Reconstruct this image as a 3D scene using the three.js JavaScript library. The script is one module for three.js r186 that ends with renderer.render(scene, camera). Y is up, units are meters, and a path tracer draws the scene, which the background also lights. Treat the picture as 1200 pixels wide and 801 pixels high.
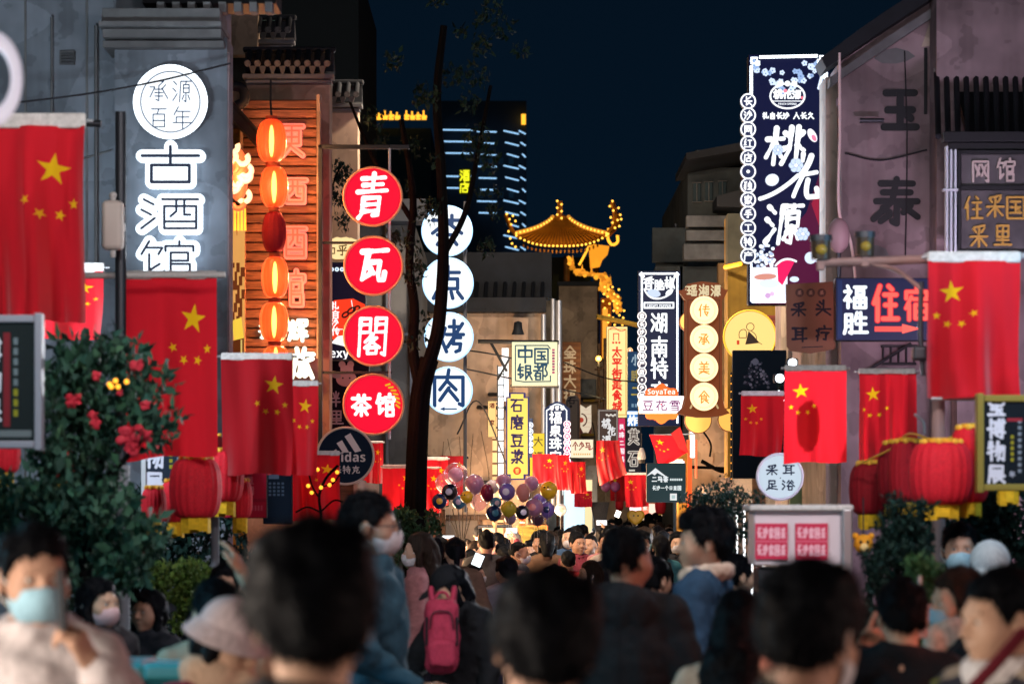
import * as THREE from 'three';
import { RoundedBoxGeometry } from 'three/addons/geometries/RoundedBoxGeometry.js';
import { mergeGeometries } from 'three/addons/utils/BufferGeometryUtils.js';
import { RectAreaLightUniformsLib } from 'three/addons/lights/RectAreaLightUniformsLib.js';

// ---------- camera, sky, moonlight, exposure ----------
const FOCAL = 3400, EYE = 1.75, HORIZON = 600;             // pixels of a 1200 x 801 picture, metres, pixel row of eye level
const scene = new THREE.Scene();
const camera = new THREE.PerspectiveCamera(2 * Math.atan(400.5 / FOCAL) * 180 / Math.PI, 1200 / 801, 0.1, 900);
camera.position.set(0, EYE, 0);
camera.setViewOffset(1200, 801, 0, 400.5 - HORIZON, 1200, 801);   // shifted lens: level camera, verticals stay vertical
camera.focus = 34; camera.userData.fStop = 4;
camera.updateProjectionMatrix();
const renderer = new THREE.WebGLRenderer();
renderer.toneMapping = THREE.LinearToneMapping;
renderer.toneMappingExposure = 1.3;
renderer.shadowMap.enabled = true;
{ // night sky: deep navy, a little brighter towards the city's horizon
  const W = 64, H = 64, data = new Float32Array(W * H * 4);
  for (let y = 0; y < H; y++) for (let x = 0; x < W; x++) {
    const up = Math.max(0, (y + 0.5) / H * 2 - 1), g = Math.exp(-up * 5.5), i = (y * W + x) * 4;
    data[i] = 0.0009 + 0.0003 * g; data[i + 1] = 0.0029 + 0.003 * g; data[i + 2] = 0.0060 + 0.0078 * g; data[i + 3] = 1;
  }
  const sky = new THREE.DataTexture(data, W, H, THREE.RGBAFormat, THREE.FloatType);
  sky.mapping = THREE.EquirectangularReflectionMapping; sky.magFilter = THREE.LinearFilter; sky.needsUpdate = true;
  scene.background = sky; scene.environment = sky;
}
const nightFill = new THREE.DirectionalLight(new THREE.Color(0.75, 0.9, 1.0), 0.05);  // faint fill added to lift the darks, no moon is known
nightFill.name = 'added_night_fill'; nightFill.position.set(-14, 40, 30); nightFill.castShadow = true; nightFill.shadow.radius = 30;
Object.assign(nightFill.shadow.camera, { left: -30, right: 30, top: 30, bottom: -30, far: 200 });
scene.add(nightFill, nightFill.target); nightFill.target.position.set(0, 0, -30);
RectAreaLightUniformsLib.init();

// ---------- helpers ----------
let seed = 20240215;
const rnd = () => { seed = (seed + 0x6d2b79f5) | 0; let t = Math.imul(seed ^ (seed >>> 15), 1 | seed); t = (t + Math.imul(t ^ (t >>> 7), 61 | t)) ^ t; return ((t ^ (t >>> 14)) >>> 0) / 4294967296; };
const rr = (a, b) => a + (b - a) * rnd();
const V = (x, y, z) => new THREE.Vector3(x, y, z);
const X = (px, d) => (px - 600) / FOCAL * d, Y = (py, d) => EYE + (HORIZON - py) / FOCAL * d, L = (n, d) => n / FOCAL * d;
const at = (px, py, d) => V(X(px, d), Y(py, d), -d);
const used = new Map();
const numbered = (n) => { const k = used.get(n) ?? 0; used.set(n, k + 1); return k ? n + '_' + String(k).padStart(3, '0') : n; };
function tag(o, label, category, group, kind) {
  if (label) o.userData.label = label; if (category) o.userData.category = category;
  if (group) o.userData.group = group; if (kind) o.userData.kind = kind; return o;
}
function thing(name, label, category, pos = [0, 0, 0], group) {
  const o = new THREE.Group(); o.name = numbered(name); scene.add(o);
  if (pos.isVector3) o.position.copy(pos); else o.position.set(...pos);
  return tag(o, label, category, group);
}
function part(name, geo, mat, parent, pos, label) {
  const g = Array.isArray(geo) ? merge(geo) : geo;
  const m = new THREE.Mesh(g, mat); m.name = name; m.castShadow = m.receiveShadow = true;
  if (pos) pos.isVector3 ? m.position.copy(pos) : m.position.set(...pos);
  if (label) m.userData.label = label;
  parent.add(m); return m;
}
function struct(name, geo, mat) { const m = part(name, geo, mat, scene); m.name = numbered(name); m.userData.kind = 'structure'; return m; }
function merge(list) {
  return mergeGeometries(list.map((g) => {
    g = g.index ? g.toNonIndexed() : g;
    for (const k of Object.keys(g.attributes)) if (!['position', 'normal', 'uv'].includes(k)) g.deleteAttribute(k);
    if (!g.attributes.uv) g.setAttribute('uv', new THREE.BufferAttribute(new Float32Array(g.attributes.position.count * 2), 2));
    return g;
  }));
}
function metreUV(g, s = 1) {                                  // uv in metres on the plane each face looks along
  g = g.index ? g.toNonIndexed() : g;
  const p = g.attributes.position, n = g.attributes.normal, uv = new Float32Array(p.count * 2);
  for (let i = 0; i < p.count; i++) {
    const ax = Math.abs(n.getX(i)), ay = Math.abs(n.getY(i)), az = Math.abs(n.getZ(i)), x = p.getX(i), y = p.getY(i), z = p.getZ(i);
    const [u, v] = az >= ax && az >= ay ? [x, y] : ax >= ay ? [z, y] : [x, z];
    uv[i * 2] = u * s; uv[i * 2 + 1] = v * s;
  }
  g.setAttribute('uv', new THREE.BufferAttribute(uv, 2)); return g;
}
const box = (w, h, d, x = 0, y = 0, z = 0) => metreUV(new THREE.BoxGeometry(w, h, d).translate(x, y, z));
const rbox = (w, h, d, r, x = 0, y = 0, z = 0) => metreUV(new RoundedBoxGeometry(w, h, d, 2, Math.min(r, w / 2.1, h / 2.1, d / 2.1)).translate(x, y, z));
const cyl = (r0, r1, h, n = 12, x = 0, y = 0, z = 0) => new THREE.CylinderGeometry(r0, r1, h, n).translate(x, y, z);
const ball = (r, x = 0, y = 0, z = 0, n = 12) => new THREE.SphereGeometry(r, n, Math.max(6, n * 0.7 | 0)).translate(x, y, z);
function bar(a, b, r, n = 8, r1 = r) {
  const v = b.clone().sub(a), g = new THREE.CylinderGeometry(r1, r, v.length(), n);
  g.applyQuaternion(new THREE.Quaternion().setFromUnitVectors(V(0, 1, 0), v.normalize()));
  return g.translate((a.x + b.x) / 2, (a.y + b.y) / 2, (a.z + b.z) / 2);
}
const tube = (pts, r, seg = 16, n = 6) => new THREE.TubeGeometry(new THREE.CatmullRomCurve3(pts), seg, r, n);
const prism = (pts, depth, z = 0) => { const s = new THREE.Shape(pts.map(([x, y]) => new THREE.Vector2(x, y))); return metreUV(new THREE.ExtrudeGeometry(s, { depth, bevelEnabled: false }).translate(0, 0, z)); };

// value noise for textures and surfaces
const hash = (x, y, z) => { let h = Math.imul(x | 0, 374761393) ^ Math.imul(y | 0, 668265263) ^ Math.imul(z | 0, 1274126177); h = Math.imul(h ^ (h >>> 13), 1274126177); return ((h ^ (h >>> 16)) >>> 0) / 4294967296; };
function noise3(x, y, z, wrap = 0) {
  const ix = Math.floor(x), iy = Math.floor(y), iz = Math.floor(z), s = (t) => t * t * (3 - 2 * t), w = (i) => wrap ? ((i % wrap) + wrap) % wrap : i;
  const fx = s(x - ix), fy = s(y - iy), fz = s(z - iz), c = (a, b, e) => hash(w(ix + a), w(iy + b), iz + e), l = (a, b, t) => a + (b - a) * t;
  return l(l(l(c(0, 0, 0), c(1, 0, 0), fx), l(c(0, 1, 0), c(1, 1, 0), fx), fy), l(l(c(0, 0, 1), c(1, 0, 1), fx), l(c(0, 1, 1), c(1, 1, 1), fx), fy), fz);
}
function noiseTex(n, f, repeat) {                              // f(u, v, fbm) -> [r, g, b] 0..1 (sRGB)
  const data = new Uint8Array(n * n * 4);
  const fbm = (u, v, base, oct, z) => { let a = 0, w = 0.5, t = 0; for (let o = 0; o < oct; o++) { a += w * noise3(u * base, v * base, z + o * 7, base); t += w; w *= 0.55; base *= 2; } return a / t; };
  for (let y = 0; y < n; y++) for (let x = 0; x < n; x++) {
    const c = f(x / n, y / n, fbm), i = (y * n + x) * 4;
    for (let k = 0; k < 3; k++) data[i + k] = Math.max(0, Math.min(255, c[k] * 255)); data[i + 3] = 255;
  }
  const t = new THREE.DataTexture(data, n, n); t.wrapS = t.wrapT = THREE.RepeatWrapping; t.magFilter = THREE.LinearFilter; t.colorSpace = THREE.SRGBColorSpace;
  t.repeat.set(repeat, repeat); t.needsUpdate = true; return t;
}
const grey = (v) => [v, v, v];
const plasterTex = noiseTex(256, (u, v, f) => { const b = f(u, v, 4, 5, 3), s = f(u * 1, v, 16, 3, 40), st = f(u * 4 % 1, v * 0.25, 8, 3, 9); const k = 0.5 + 0.55 * b - 0.16 * (s > 0.6 ? 1 : 0) * b - 0.16 * Math.max(0, st - 0.5) + 0.1 * (f(u, v, 3, 2, 71) > 0.58 ? 1 : 0); return [k, k * 0.985, k * 0.96]; }, 0.42);
const concreteTex = noiseTex(256, (u, v, f) => grey(0.6 + 0.5 * f(u, v, 5, 5, 21) - 0.1 * f(u, v, 32, 2, 5)), 0.5);
const woodTex = noiseTex(256, (u, v, f) => { const k = 0.6 + 0.5 * f(u, (v * 6) % 1, 6, 4, 11) - 0.12 * (f(u * 0.5, (v * 12) % 1, 10, 2, 77) > 0.6 ? 1 : 0); return [k, k * 0.97, k * 0.92]; }, 1.1);
const clothTex = noiseTex(128, (u, v, f) => grey(0.78 + 0.22 * f(u, v, 24, 3, 31)), 2.2);
const hairTex = noiseTex(128, (u, v, f) => grey(0.55 + 0.45 * f(u, (v * 0.2) % 1, 48, 2, 13)), 3);
const std = (r, g, b, o = {}) => { const { c, ...rest } = o; return new THREE.MeshPhysicalMaterial({ specularIntensity: 0.5, color: new THREE.Color().setRGB(r, g, b), roughness: 0.8, side: THREE.DoubleSide, ...rest }); };
const glow = (r, g, b, k = 1, o = {}) => new THREE.MeshStandardMaterial({ color: new THREE.Color().setRGB(r * 0.5, g * 0.5, b * 0.5), emissive: new THREE.Color().setRGB(r * k, g * k, b * k), roughness: 0.5, ...o });
const M = {
  wallGrey: std(0.27, 0.33, 0.42, { map: plasterTex, bumpMap: plasterTex, bumpScale: 0.006 }),
  wallPink: std(0.43, 0.34, 0.39, { map: plasterTex, bumpMap: plasterTex, bumpScale: 0.006 }),
  wallBeige: std(0.62, 0.47, 0.36, { map: plasterTex, bumpMap: plasterTex, bumpScale: 0.006 }),
  wallWhite: std(0.58, 0.50, 0.44, { map: plasterTex, bumpMap: plasterTex, bumpScale: 0.005 }),
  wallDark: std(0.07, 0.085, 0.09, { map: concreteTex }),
  wallOchre: std(0.46, 0.29, 0.045, { map: plasterTex }),
  concrete: std(0.22, 0.23, 0.24, { map: concreteTex, bumpMap: concreteTex, bumpScale: 0.004 }),
  tile: std(0.018, 0.022, 0.03, { map: concreteTex, roughness: 0.7 }),
  tileEnd: std(0.20, 0.19, 0.18, { map: concreteTex, roughness: 0.8 }),
  wood: std(0.30, 0.12, 0.055, { map: woodTex, roughness: 0.6 }),
  darkWood: std(0.085, 0.045, 0.028, { map: woodTex, roughness: 0.55 }),
  boards: [0, 1, 2, 3].map((i) => std(0.27 + 0.035 * i, 0.115 + 0.014 * i, 0.065 + 0.008 * i, { map: woodTex, roughness: 0.55 })),
  metal: std(0.05, 0.055, 0.065, { roughness: 0.45, metalness: 0.6 }),
  black: std(0.012, 0.014, 0.018, { roughness: 0.5 }),
  steel: std(0.35, 0.36, 0.38, { roughness: 0.4, metalness: 0.7 }),
  white: std(0.72, 0.70, 0.68, { map: clothTex, roughness: 0.7 }),
  pinkPole: std(0.42, 0.26, 0.24, { map: concreteTex, roughness: 0.6 }),
  bark: std(0.009, 0.009, 0.010, { map: woodTex, roughness: 1, specularIntensity: 0.08, bumpMap: woodTex, bumpScale: 0.012 }),
  rope: std(0.02, 0.02, 0.025, {}),
  gold: std(0.75, 0.42, 0.04, { roughness: 0.45 }),
  amber: glow(1.0, 0.42, 0.03, 1.4),
  amberDeep: std(0.55, 0.24, 0.03, { map: woodTex, roughness: 0.5 }),
  ledWhite: glow(0.82, 0.92, 1.0, 2.2),
  ledBlue: glow(0.35, 0.65, 1.0, 0.9),
  paving: std(0.16, 0.155, 0.15, { map: concreteTex, bumpMap: concreteTex, bumpScale: 0.006, roughness: 0.55 }),
};
function areaLight(name, p, w, h, color, k, towards) {         // a soft light the size of the glowing face it stands before
  const l = new THREE.RectAreaLight(new THREE.Color().setRGB(...color), k, w, h);
  l.name = numbered(name); l.position.copy(p); scene.add(l); l.lookAt(p.x + towards.x, p.y + towards.y, p.z + towards.z); return l;
}
const FRONT = V(0, 0, 1), BACK = V(0, 0, -1);

// ---------- handwriting: strokes of each character on a 20 x 20 grid (0-9 a-k), or boxes with other characters ----------
const GLYPH = {
  一: '1aja', 口: '33h3hh3h33', 日: '43g3gh4h43 4aga', 十: '1aja a0ak', 工: '33h3 a3ai 1iji', 王: '22i2 2aia 1iji a2ai', 土: '46g6 a0ai 1iji', 木: '16j6 a0ak a61g a8ig',
  人: 'a0a51k a5jk', 大: '16j6 a0a71k a8jk', 太: '16j6 a0a71k a8jk 8ebi', 古: '15j5 a0aa 4agagj4j4a', 目: '42g2gj4j42 48g8 4dgd', 月: '424f1k 42g2gkcj 48g8 4ded', 又: '33h3ag1k 44jk',
  酉: '12j2 26i6ij2j26 82895c c2cbfb 2fif', 氵: '42c5 28ab 2jdd', 饣: '8028 64i4f8 888ige', 官: 'a0a3 2623i3i6 575k 57f7fc5c 5egegk5k', 青: '32h2 45g5 18j8 a0a8 5b5i3k 5bfbfjcj 5efe 5hfh',
  瓦: '22i2 624h9e 68e8effiiiie 8bbe', 閣: '111k 11818818 1484 c1j1jkhj c1c8j8 c4j4 a95d 9bdb5g 8cfg 7gdgdj7j7g', 茶: '14j4 7177 d1d6 a51c a5jc 4dgd aaak 7f4j dfgj', 点: 'a0a8 a4h4 48g8ge4e48 3g1k 7g8k cgdk ggjk',
  火: '462b h5db a0aa2k aajk', 考: '44f4 9099 19j9 i22h 9b8fgffjbk 9bgb', 肉: '2k24i4ikgj a0965b 96eb aa5h abfh', 承: '52f2a6 a6aj7i 69e9 6cec 6fef 17671g h5d9 d8jh', 原: '32j2 321k c2a5 75g5gc7c75 78g8 bcbk8j 8e5i eehi',
  百: '12j2 a287 37h7hj3j37 3dhd', 年: '6027 54h4 49g9 494e 1eje a4ak', 半: '4277 g2d7 39h9 1eje a0ak', 子: '32g2a8 a8ak6j 1aja', 里: '42g2gc4c42 47g7 a2aj 4fgf 1jjj', 脊: 'a12a a3ja 4166 g0e3 5a5k 5afafkdj 5dfd 5gfg',
  光: 'a0a9 3247 h2e7 19j9 891k c9cijijf', 军: '2420i0i4 45g5 944bhb a7ak 1fjf', 方: 'a0b3 15j5 951k 8ahafjbi', 旅: '@方0,0,10,20 c0a6 b4k4 j7c9 cacjfh ebjk', 更: '12j2 45g5gd4d45 49g9 a2ad2k 5cjk', 西: '12j2 37h7hj3j37 828a5d c2cdfd',
  店: 'a0b3 24j4 241k b5bc b8i8 6cgcgj6j6c', 矢: '5016 35a5 1aba 651j 6cbi', 乎: 'h143 5679 g5d9 1bjb a3aj7i', 中: '25i5id2d25 a0ak', 国: '11j1jk1k11 55f5 5afa 4fgf a5af cbed', 钅: '8028 64g4 38f8 3dfd 848ige', 艮: '42f2fa4a 46f6 424kae abjk hbde',
  者: '34e4 9096 19h9 i13f 5cecek5k5c 5geg', 阝: '323k 32e2a7fbfeag6f', 石: '12j2 921d 5agagj5j5a', 磨: 'a0b2 23j3 231k 56a6 848b 865a 87aa c6i6 f4fb f6cb f6ib 6cjc bc5i 9fhfhk9k9f', 豆: '22i2 45g5gb4b45 5d7h fddh 1jjj',
  漿: '717b 2475 d095 c3i3a9 96j6 h4hbfa acak8j 2f8e2k gccf cejk', 礻: '80b3 25f52d 9a9k abfe', 畐: '21i1 54f4f85854 2bibik2k2b 2fif abak', 泉: 'a083 43g3ga4a43 46g6 abak8j 2d8d2j gcce cdjk', 朱: '6027 54h4 1aja a0ak aa2h aaih',
  宝: 'a0a3 2723i3i7 49g9 4dgd 1jjj a9aj dfgh', 平: '22i2 4579 g5d9 1bjb a2ak', 街: '5015 560b 393k 74d4 a0a8 68e8 7cdc a9aj 6jej f3j3 e8k8 h8hkfj', 美: '5073 f0d3 24i4 48g8 1cjc a4ac 2gig ac9g1k ahjk', 食: 'a01a a0ja a5b7 58e8ee5e 5beb 585k9h aeik hfdh',
  成: '25j5 251k 3a9a8h6g b0cahjjf i88k f1h3', 南: '14j4 a0a8 2k28i8ikgj 7a8c dacc 5dfd 5gfg adak', 牛: '6027 54g5 1cja a0ak', 寺: '44g4 a0a8 18j8 1cjc fafkcj 5e8h', 产: 'a0b2 13j3 5467 e4d7 28j8 281k', 香: 'g053 14j4 a2aa a41a a4ja 5bfbfk5k5b 5fff',
  危: '8026 63d3b7 27j7 271k 7afafebe 7a7jjjjf', 叔: '606a 65a5 1ada 6a6k4j 3d1i 9dbh b3j3bk c5kk', 瑶: '@王0,2,8,16 @备8,0,12,20', 备: 'h132 3356 a365 g3e6 6737 48g8 1cjc a8aj 3f3jhjhf', 亻: 'c02a 878k', 专: '34h4 18j8 a06dgdbi 7fdj',
  花: '14j4 7177 d1d6 761e 4b4k b7bjjjjf h9bd', 雪: '32h2 1815j5j8 a2aa 5777 5979 d7f7 d9f9 4cgcgk4k 4ggg', 兆: '707c1k d0djjjjf 2376 1c7a h3d7 dajd', 长: 'g095 1aja 606jag 9ajk', 少: 'a0a9 632a e3ia h82k', 网: '2k22i2ikgj 459e 956f b5gf g5bf', 纟: 'a037a71ebd 1jci',
  犭: 'g12a 52ac9k5h a71f', 虫: '45g5gd4d45 a0aj 2jhi egjk', 家: 'a0a3 2723i3i7 56f6 a72b 7acecj9k 9b2g bd3k cdjj hadd', 手: 'g153 47g7 1cjc a2aj7i', 自: 'a083 44g4gk4k44 49g9 4ege', 礼: '@礻0,0,11,20 c0chjhjd', 久: '803674f41k 9ajk', 采: 'g153 4477 a4b7 g3d7 1bjb a7ak ab2j abij',
  耳: '12j2 525g e2ek 57e7 5beb 1hjg', 头: '5285 2669 1cjc a0ac1k bejk', 疗: 'a0b3 34j4 341k 0629 0e3c 69g9cc cccj9i', 生: '5028 45h5 4bhb 1jjj a0aj', 主: '80c2 35h5 4bgb 1jjj a5aj', 宀: 'a0a3 2723i3i7', 甫: '13j3 a0ac 45g5gc4c45 48g8 1eje fbfkcj 5g8i g0i2',
  勿: '602a 55i5hkdi a52f e56k', 展: '32h2h737 321k 5aha 878d d7dd 4djd 7d7kbh geeg adjk', 足: '52f2f85852 a8ai adhd 5b5i 5f1k 6gjj', 谷: '7236 d2h6 a53d a5jd 6dedek6k6d', 玉: '22i2 3aha 1iji a2ai dcge', 泰: '32h2 46g6 1aja a08a0i aajh acak8j 4d7f 7g3j gcdf', 乍: '702a 65j5 a5ak aaia afif',
  马: '32f2e9 5259i9hkdi 2dfd', 二: '44g4 1hjh', 莫: '14j4 7177 d1d6 57f7fc5c57 59f9 2eie ac9f1k bgjk', 个: 'a01a a0ja a7ak', 克: 'a0a7 24i4 57f7fc5c57 8c1k cccijijf', 金: 'a01a a0ja 59f9 2did a9aj 6f8i efdi 1jjj',
  小: 'a0ak7i 551d f5jd', 源: '@氵0,0,8,20 @原7,0,13,20', 馆: '@饣0,0,9,20 @官8,0,12,20', 酒: '@氵0,0,8,20 @酉7,0,13,20', 烤: '@火0,0,9,20 @考8,0,12,20', 胖: '@月0,0,8,20 @半8,0,12,20', 辉: '@光0,1,9,18 @军9,0,11,20', 知: '@矢0,0,12,20 @口11,4,9,14', 银: '@钅0,0,10,20 @艮9,0,11,20', 都: '@者0,0,13,20 @阝11,0,9,20',
  福: '@礻0,0,8,20 @畐8,0,12,20', 珠: '@王0,1,8,18 @朱8,0,12,20', 城: '@土0,3,7,15 @成6,0,14,20', 湖: '@氵0,0,6,20 @古5,2,8,17 @月12,0,8,20', 特: '@牛0,0,8,20 @寺8,0,12,20', 脆: '@月0,0,8,20 @危8,0,12,20', 椒: '@木0,0,8,20 @叔8,0,12,20', 湘: '@氵0,0,6,20 @木5,0,8,20 @目13,1,7,18',
  传: '@亻0,0,9,20 @专7,0,13,20', 桃: '@木0,0,9,20 @兆8,0,12,20', 沙: '@氵0,0,7,20 @少6,0,14,20', 红: '@纟0,0,9,20 @工8,0,12,20', 独: '@犭0,0,8,20 @虫8,0,12,20', 胜: '@月0,0,8,20 @生8,0,12,20', 住: '@亻0,0,9,20 @主7,0,13,20', 宿: '@宀0,0,20,20 @亻1,6,8,14 @百7,6,13,14',
  博: '@十0,0,7,20 @甫6,0,14,20', 物: '@牛0,0,8,20 @勿8,0,12,20', 浴: '@氵0,0,7,20 @谷6,0,14,20', 炸: '@火0,0,9,20 @乍8,0,12,20',
};
function strokesOf(ch) {
  const spec = GLYPH[ch]; if (!spec) throw new Error('no strokes for ' + ch);
  const out = [], n = (c) => parseInt(c, 36);
  let pend = spec.split(' ');
  for (const s of pend) {
    if (s[0] === '@') {
      const [x, y, w, h] = s.slice(2).split(',').map(Number);
      for (const st of strokesOf(s[1])) out.push(st.map(([a, b]) => [(x + a * w) / 20, (y + b * h) / 20]));
    } else if (s) { const p = []; for (let i = 0; i + 1 < s.length; i += 2) p.push([n(s[i]) / 20, n(s[i + 1]) / 20]); out.push(p); }
  }
  return out;
}
// one character in the box x, y, w, h with a pen of width lw; brush > 0 swells the start of each stroke
function write(c, ch, x, y, w, h, lw, color, brush = 0, skew = 0) {
  c.strokeStyle = color; c.lineCap = 'round'; c.lineJoin = 'round';
  for (const st of strokesOf(ch)) {
    const p = st.map(([a, b]) => [x + a * w + skew * (0.5 - b) * h, y + b * h - skew * (a - 0.5) * w * 0.5]);
    if (!brush) { c.lineWidth = lw; c.beginPath(); p.forEach(([a, b], i) => (i ? c.lineTo(a, b) : c.moveTo(a, b))); c.stroke(); continue; }
    for (let i = 0; i + 1 < p.length; i++) for (let k = 0; k < 5; k++) {
      const t0 = k / 5, t1 = (k + 1) / 5, mix = (t) => [p[i][0] + (p[i + 1][0] - p[i][0]) * t, p[i][1] + (p[i + 1][1] - p[i][1]) * t];
      const g = (i + t0) / (p.length - 1);
      c.lineWidth = lw * (1 + brush * (1 - 1.7 * Math.sin(Math.PI * Math.min(1, g * 1.05)) * 0.6 - 0.45 * g));
      c.beginPath(); c.moveTo(...mix(t0)); c.lineTo(...mix(t1)); c.stroke();
    }
  }
}
const column = (c, text, cx, y0, w, step, lw, color, brush = 0, hk = 1) => [...text].forEach((ch, i) => write(c, ch, cx - w / 2, y0 + i * step, w, w * hk, lw, color, brush));
const row = (c, text, x0, y, w, step, lw, color, brush = 0, h = w) => [...text].forEach((ch, i) => write(c, ch, x0 + i * step, y, w, h, lw, color, brush));
// strokes as solid raised pieces, in the plane z = 0 .. depth
function strokeSolid(ch, x, y, w, h, lw, depth, round = 10) {
  const list = []; let k = 0;
  for (const st of strokesOf(ch)) {
    const p = st.map(([a, b]) => [x + a * w, y - b * h]);
    p.forEach(([a, b], i) => {
      const e = depth + (k++ % 23) * 0.00035;
      list.push(new THREE.CylinderGeometry(lw / 2, lw / 2, e, round).rotateX(Math.PI / 2).translate(a, b, e / 2));
      if (i) { const [c, d] = p[i - 1], len = Math.hypot(a - c, b - d), f = depth + (k++ % 23) * 0.00035; if (len > 1e-4) list.push(new THREE.BoxGeometry(len, lw, f).rotateZ(Math.atan2(b - d, a - c)).translate((a + c) / 2, (b + d) / 2, f / 2)); }
    });
  }
  return merge(list);
}

// ---------- ground ----------
const sstep = (a, b, x) => { const t = Math.max(0, Math.min(1, (x - a) / (b - a))); return t * t * (3 - 2 * t); };
const floorY = (d) => -0.18 * sstep(12, 22, d) * (1 - sstep(44, 58, d));      // the street dips a little in the middle
{
  const make = (w, cx, lift, z0, z1, n) => { const g = new THREE.PlaneGeometry(w, z1 - z0, 1, n).rotateX(-Math.PI / 2).translate(cx, 0, -(z0 + z1) / 2), p = g.attributes.position; for (let i = 0; i < p.count; i++) p.setY(i, floorY(-p.getZ(i)) + lift); g.computeVertexNormals(); return metreUV(g); };
  struct('ground', make(700, 0, 0, -40, 860, 450), std(0.05, 0.052, 0.055, { map: concreteTex }));
  struct('pavement', make(9, 0.6, 0.006, -6, 84, 90), M.paving);
}
// ---------- buildings ----------
const P = (px, py, d) => [X(px, d), Y(py, d)];
const wallBox = (x0, x1, top, d, deep, bottom = -0.4) => { const a = X(x0, d), b = X(x1, d), t = Y(top, d); return box(b - a, t - bottom, deep, (a + b) / 2, (t + bottom) / 2, -d - deep / 2); };
const slab = (x0, y0, x1, y1, d, deep, r = 0.006) => { const a = X(x0, d), b = X(x1, d), t = Y(y0, d), u = Y(y1, d); return rbox(b - a, t - u, deep, r, (a + b) / 2, (t + u) / 2, -d + deep / 2); };
const pane = (x0, y0, x1, y1, d, deep, mat, name, parent) => part(name, slab(x0, y0, x1, y1, d, deep), mat, parent);
function tileCap(parent, x0, x1, y0, y1, d, run, step = 11) {       // a small tiled wall cap: slope, round tiles, end discs, drip tiles, moulding
  const a = X(x0, d), b = X(x1, d), ridge = Y(y0, d), eave = Y(y0 + (y1 - y0) * 0.55, d), low = Y(y1, d), w = b - a, n = Math.max(3, Math.round((x1 - x0) / step)), cx = (a + b) / 2;
  const roof = part('roof', prism([[0, ridge], [0, eave - 0.03], [run, eave - 0.03], [run, eave], [0.03, ridge]], w).rotateY(Math.PI / 2).translate(a, 0, -d).rotateY(0), M.tile, parent);
  roof.geometry.rotateY(0);
  const r = w / n * 0.30, td = bar(V(0, eave + r * 0.4, run + 0.02), V(0, ridge + r * 0.4, 0.03), r, 8), te = cyl(r * 1.1, r * 1.1, 0.02, 12).rotateX(Math.PI / 2);
  const dr = prism([[-w / n * 0.36, 0], [w / n * 0.36, 0], [0.012, -(eave - low) * 0.62], [-0.012, -(eave - low) * 0.62]], 0.018);
  for (let i = 0; i < n; i++) {
    const x = a + (i + 0.5) * w / n;
    part('roof_tile', td, M.tile, roof, [x, 0, -d]); part('tile_end', te, M.tileEnd, roof, [x, eave + r * 0.3, -d + run + 0.035]);
    if (i) part('drip_tile', dr, M.tileEnd, roof, [x - w / n / 2, eave - 0.012, -d + run + 0.004]);
  }
  part('ridge', rbox(w + 0.04, 0.05, 0.09, 0.02, cx, ridge + 0.03, -d), M.tile, parent);
  part('moulding', [rbox(w + 0.02, (eave - low) * 0.36, run * 0.8, 0.006, cx, low + (eave - low) * 0.2, -d + run * 0.4 - 0.003), rbox(w - 0.03, 0.03, run * 0.55, 0.006, cx, low - 0.02, -d + run * 0.27)], M.concrete, parent);
}
const building = (name, label, group) => thing(name, label, 'building', [0, 0, 0], group);

{ // grey gable building with a projecting pier that carries the white tavern letters
  const b = building('grey_wall_building', 'tall blue-grey plaster building with a stepped pier carrying white tavern letters'), d = 22.4;
  part('wall', wallBox(-330, 262, -90, d, 0.6), M.wallGrey, b); part('rear_wall', wallBox(-330, 190, -80, d + 0.6, 7), M.wallGrey, b);
  for (const x of [28, 100]) part('wall_joint', slab(x, -90, x + 3, 640, d, 0.012), M.concrete, b);
  part('pier', wallBox(134, 266, 44, 22.0, 0.45), M.wallGrey, b);
  [[131, 24, 266, 40, 0.56], [129, 41, 269, 47, 0.66], [132, 48, 268, 58, 0.58], [131, 60, 270, 68, 0.52]].forEach(([x0, y0, x1, y1, p]) => part('cornice', slab(x0, y0, x1, y1, d, p), M.concrete, b));
  part('eave_beam', slab(176, -12, 330, 17, 22.6, 0.5), M.tile, b);
  for (let i = 0; i < 8; i++) part('eave_bracket', slab(186 + i * 18, 6, 195 + i * 18, 18, 22.1, 0.16), M.concrete, b);
  part('wall_conduit', [bar(at(112, 30, 22.34), at(112, 640, 22.34), 0.014), bar(at(60, 20, 22.34), at(60, 300, 22.34), 0.01), tube([at(30, 200, 22.35), at(80, 190, 22.35), at(130, 176, 22.35)], 0.008)], M.concrete, b); part('vent', [slab(70, 60, 88, 76, 22.4, 0.04)], M.concrete, b); for (let i = 0; i < 4; i++) part('vent_slat', slab(71.5, 62 + i * 3.4, 86.5, 64 + i * 3.4, 22.36, 0.02), M.metal, b);
  part('edge_strip', slab(266.5, 62, 269, 424, 22.0, 0.02), M.wallPink, b);
}
tag(part('cable', tube([at(20, 120, 21.5), at(100, 110, 21.5), at(180, 96, 21.5), at(270, 74, 21.6)], 0.008, 20), M.rope, scene), 'thin dark cable sagging across the blue-grey wall beside the round seal sign', 'cable');
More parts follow.
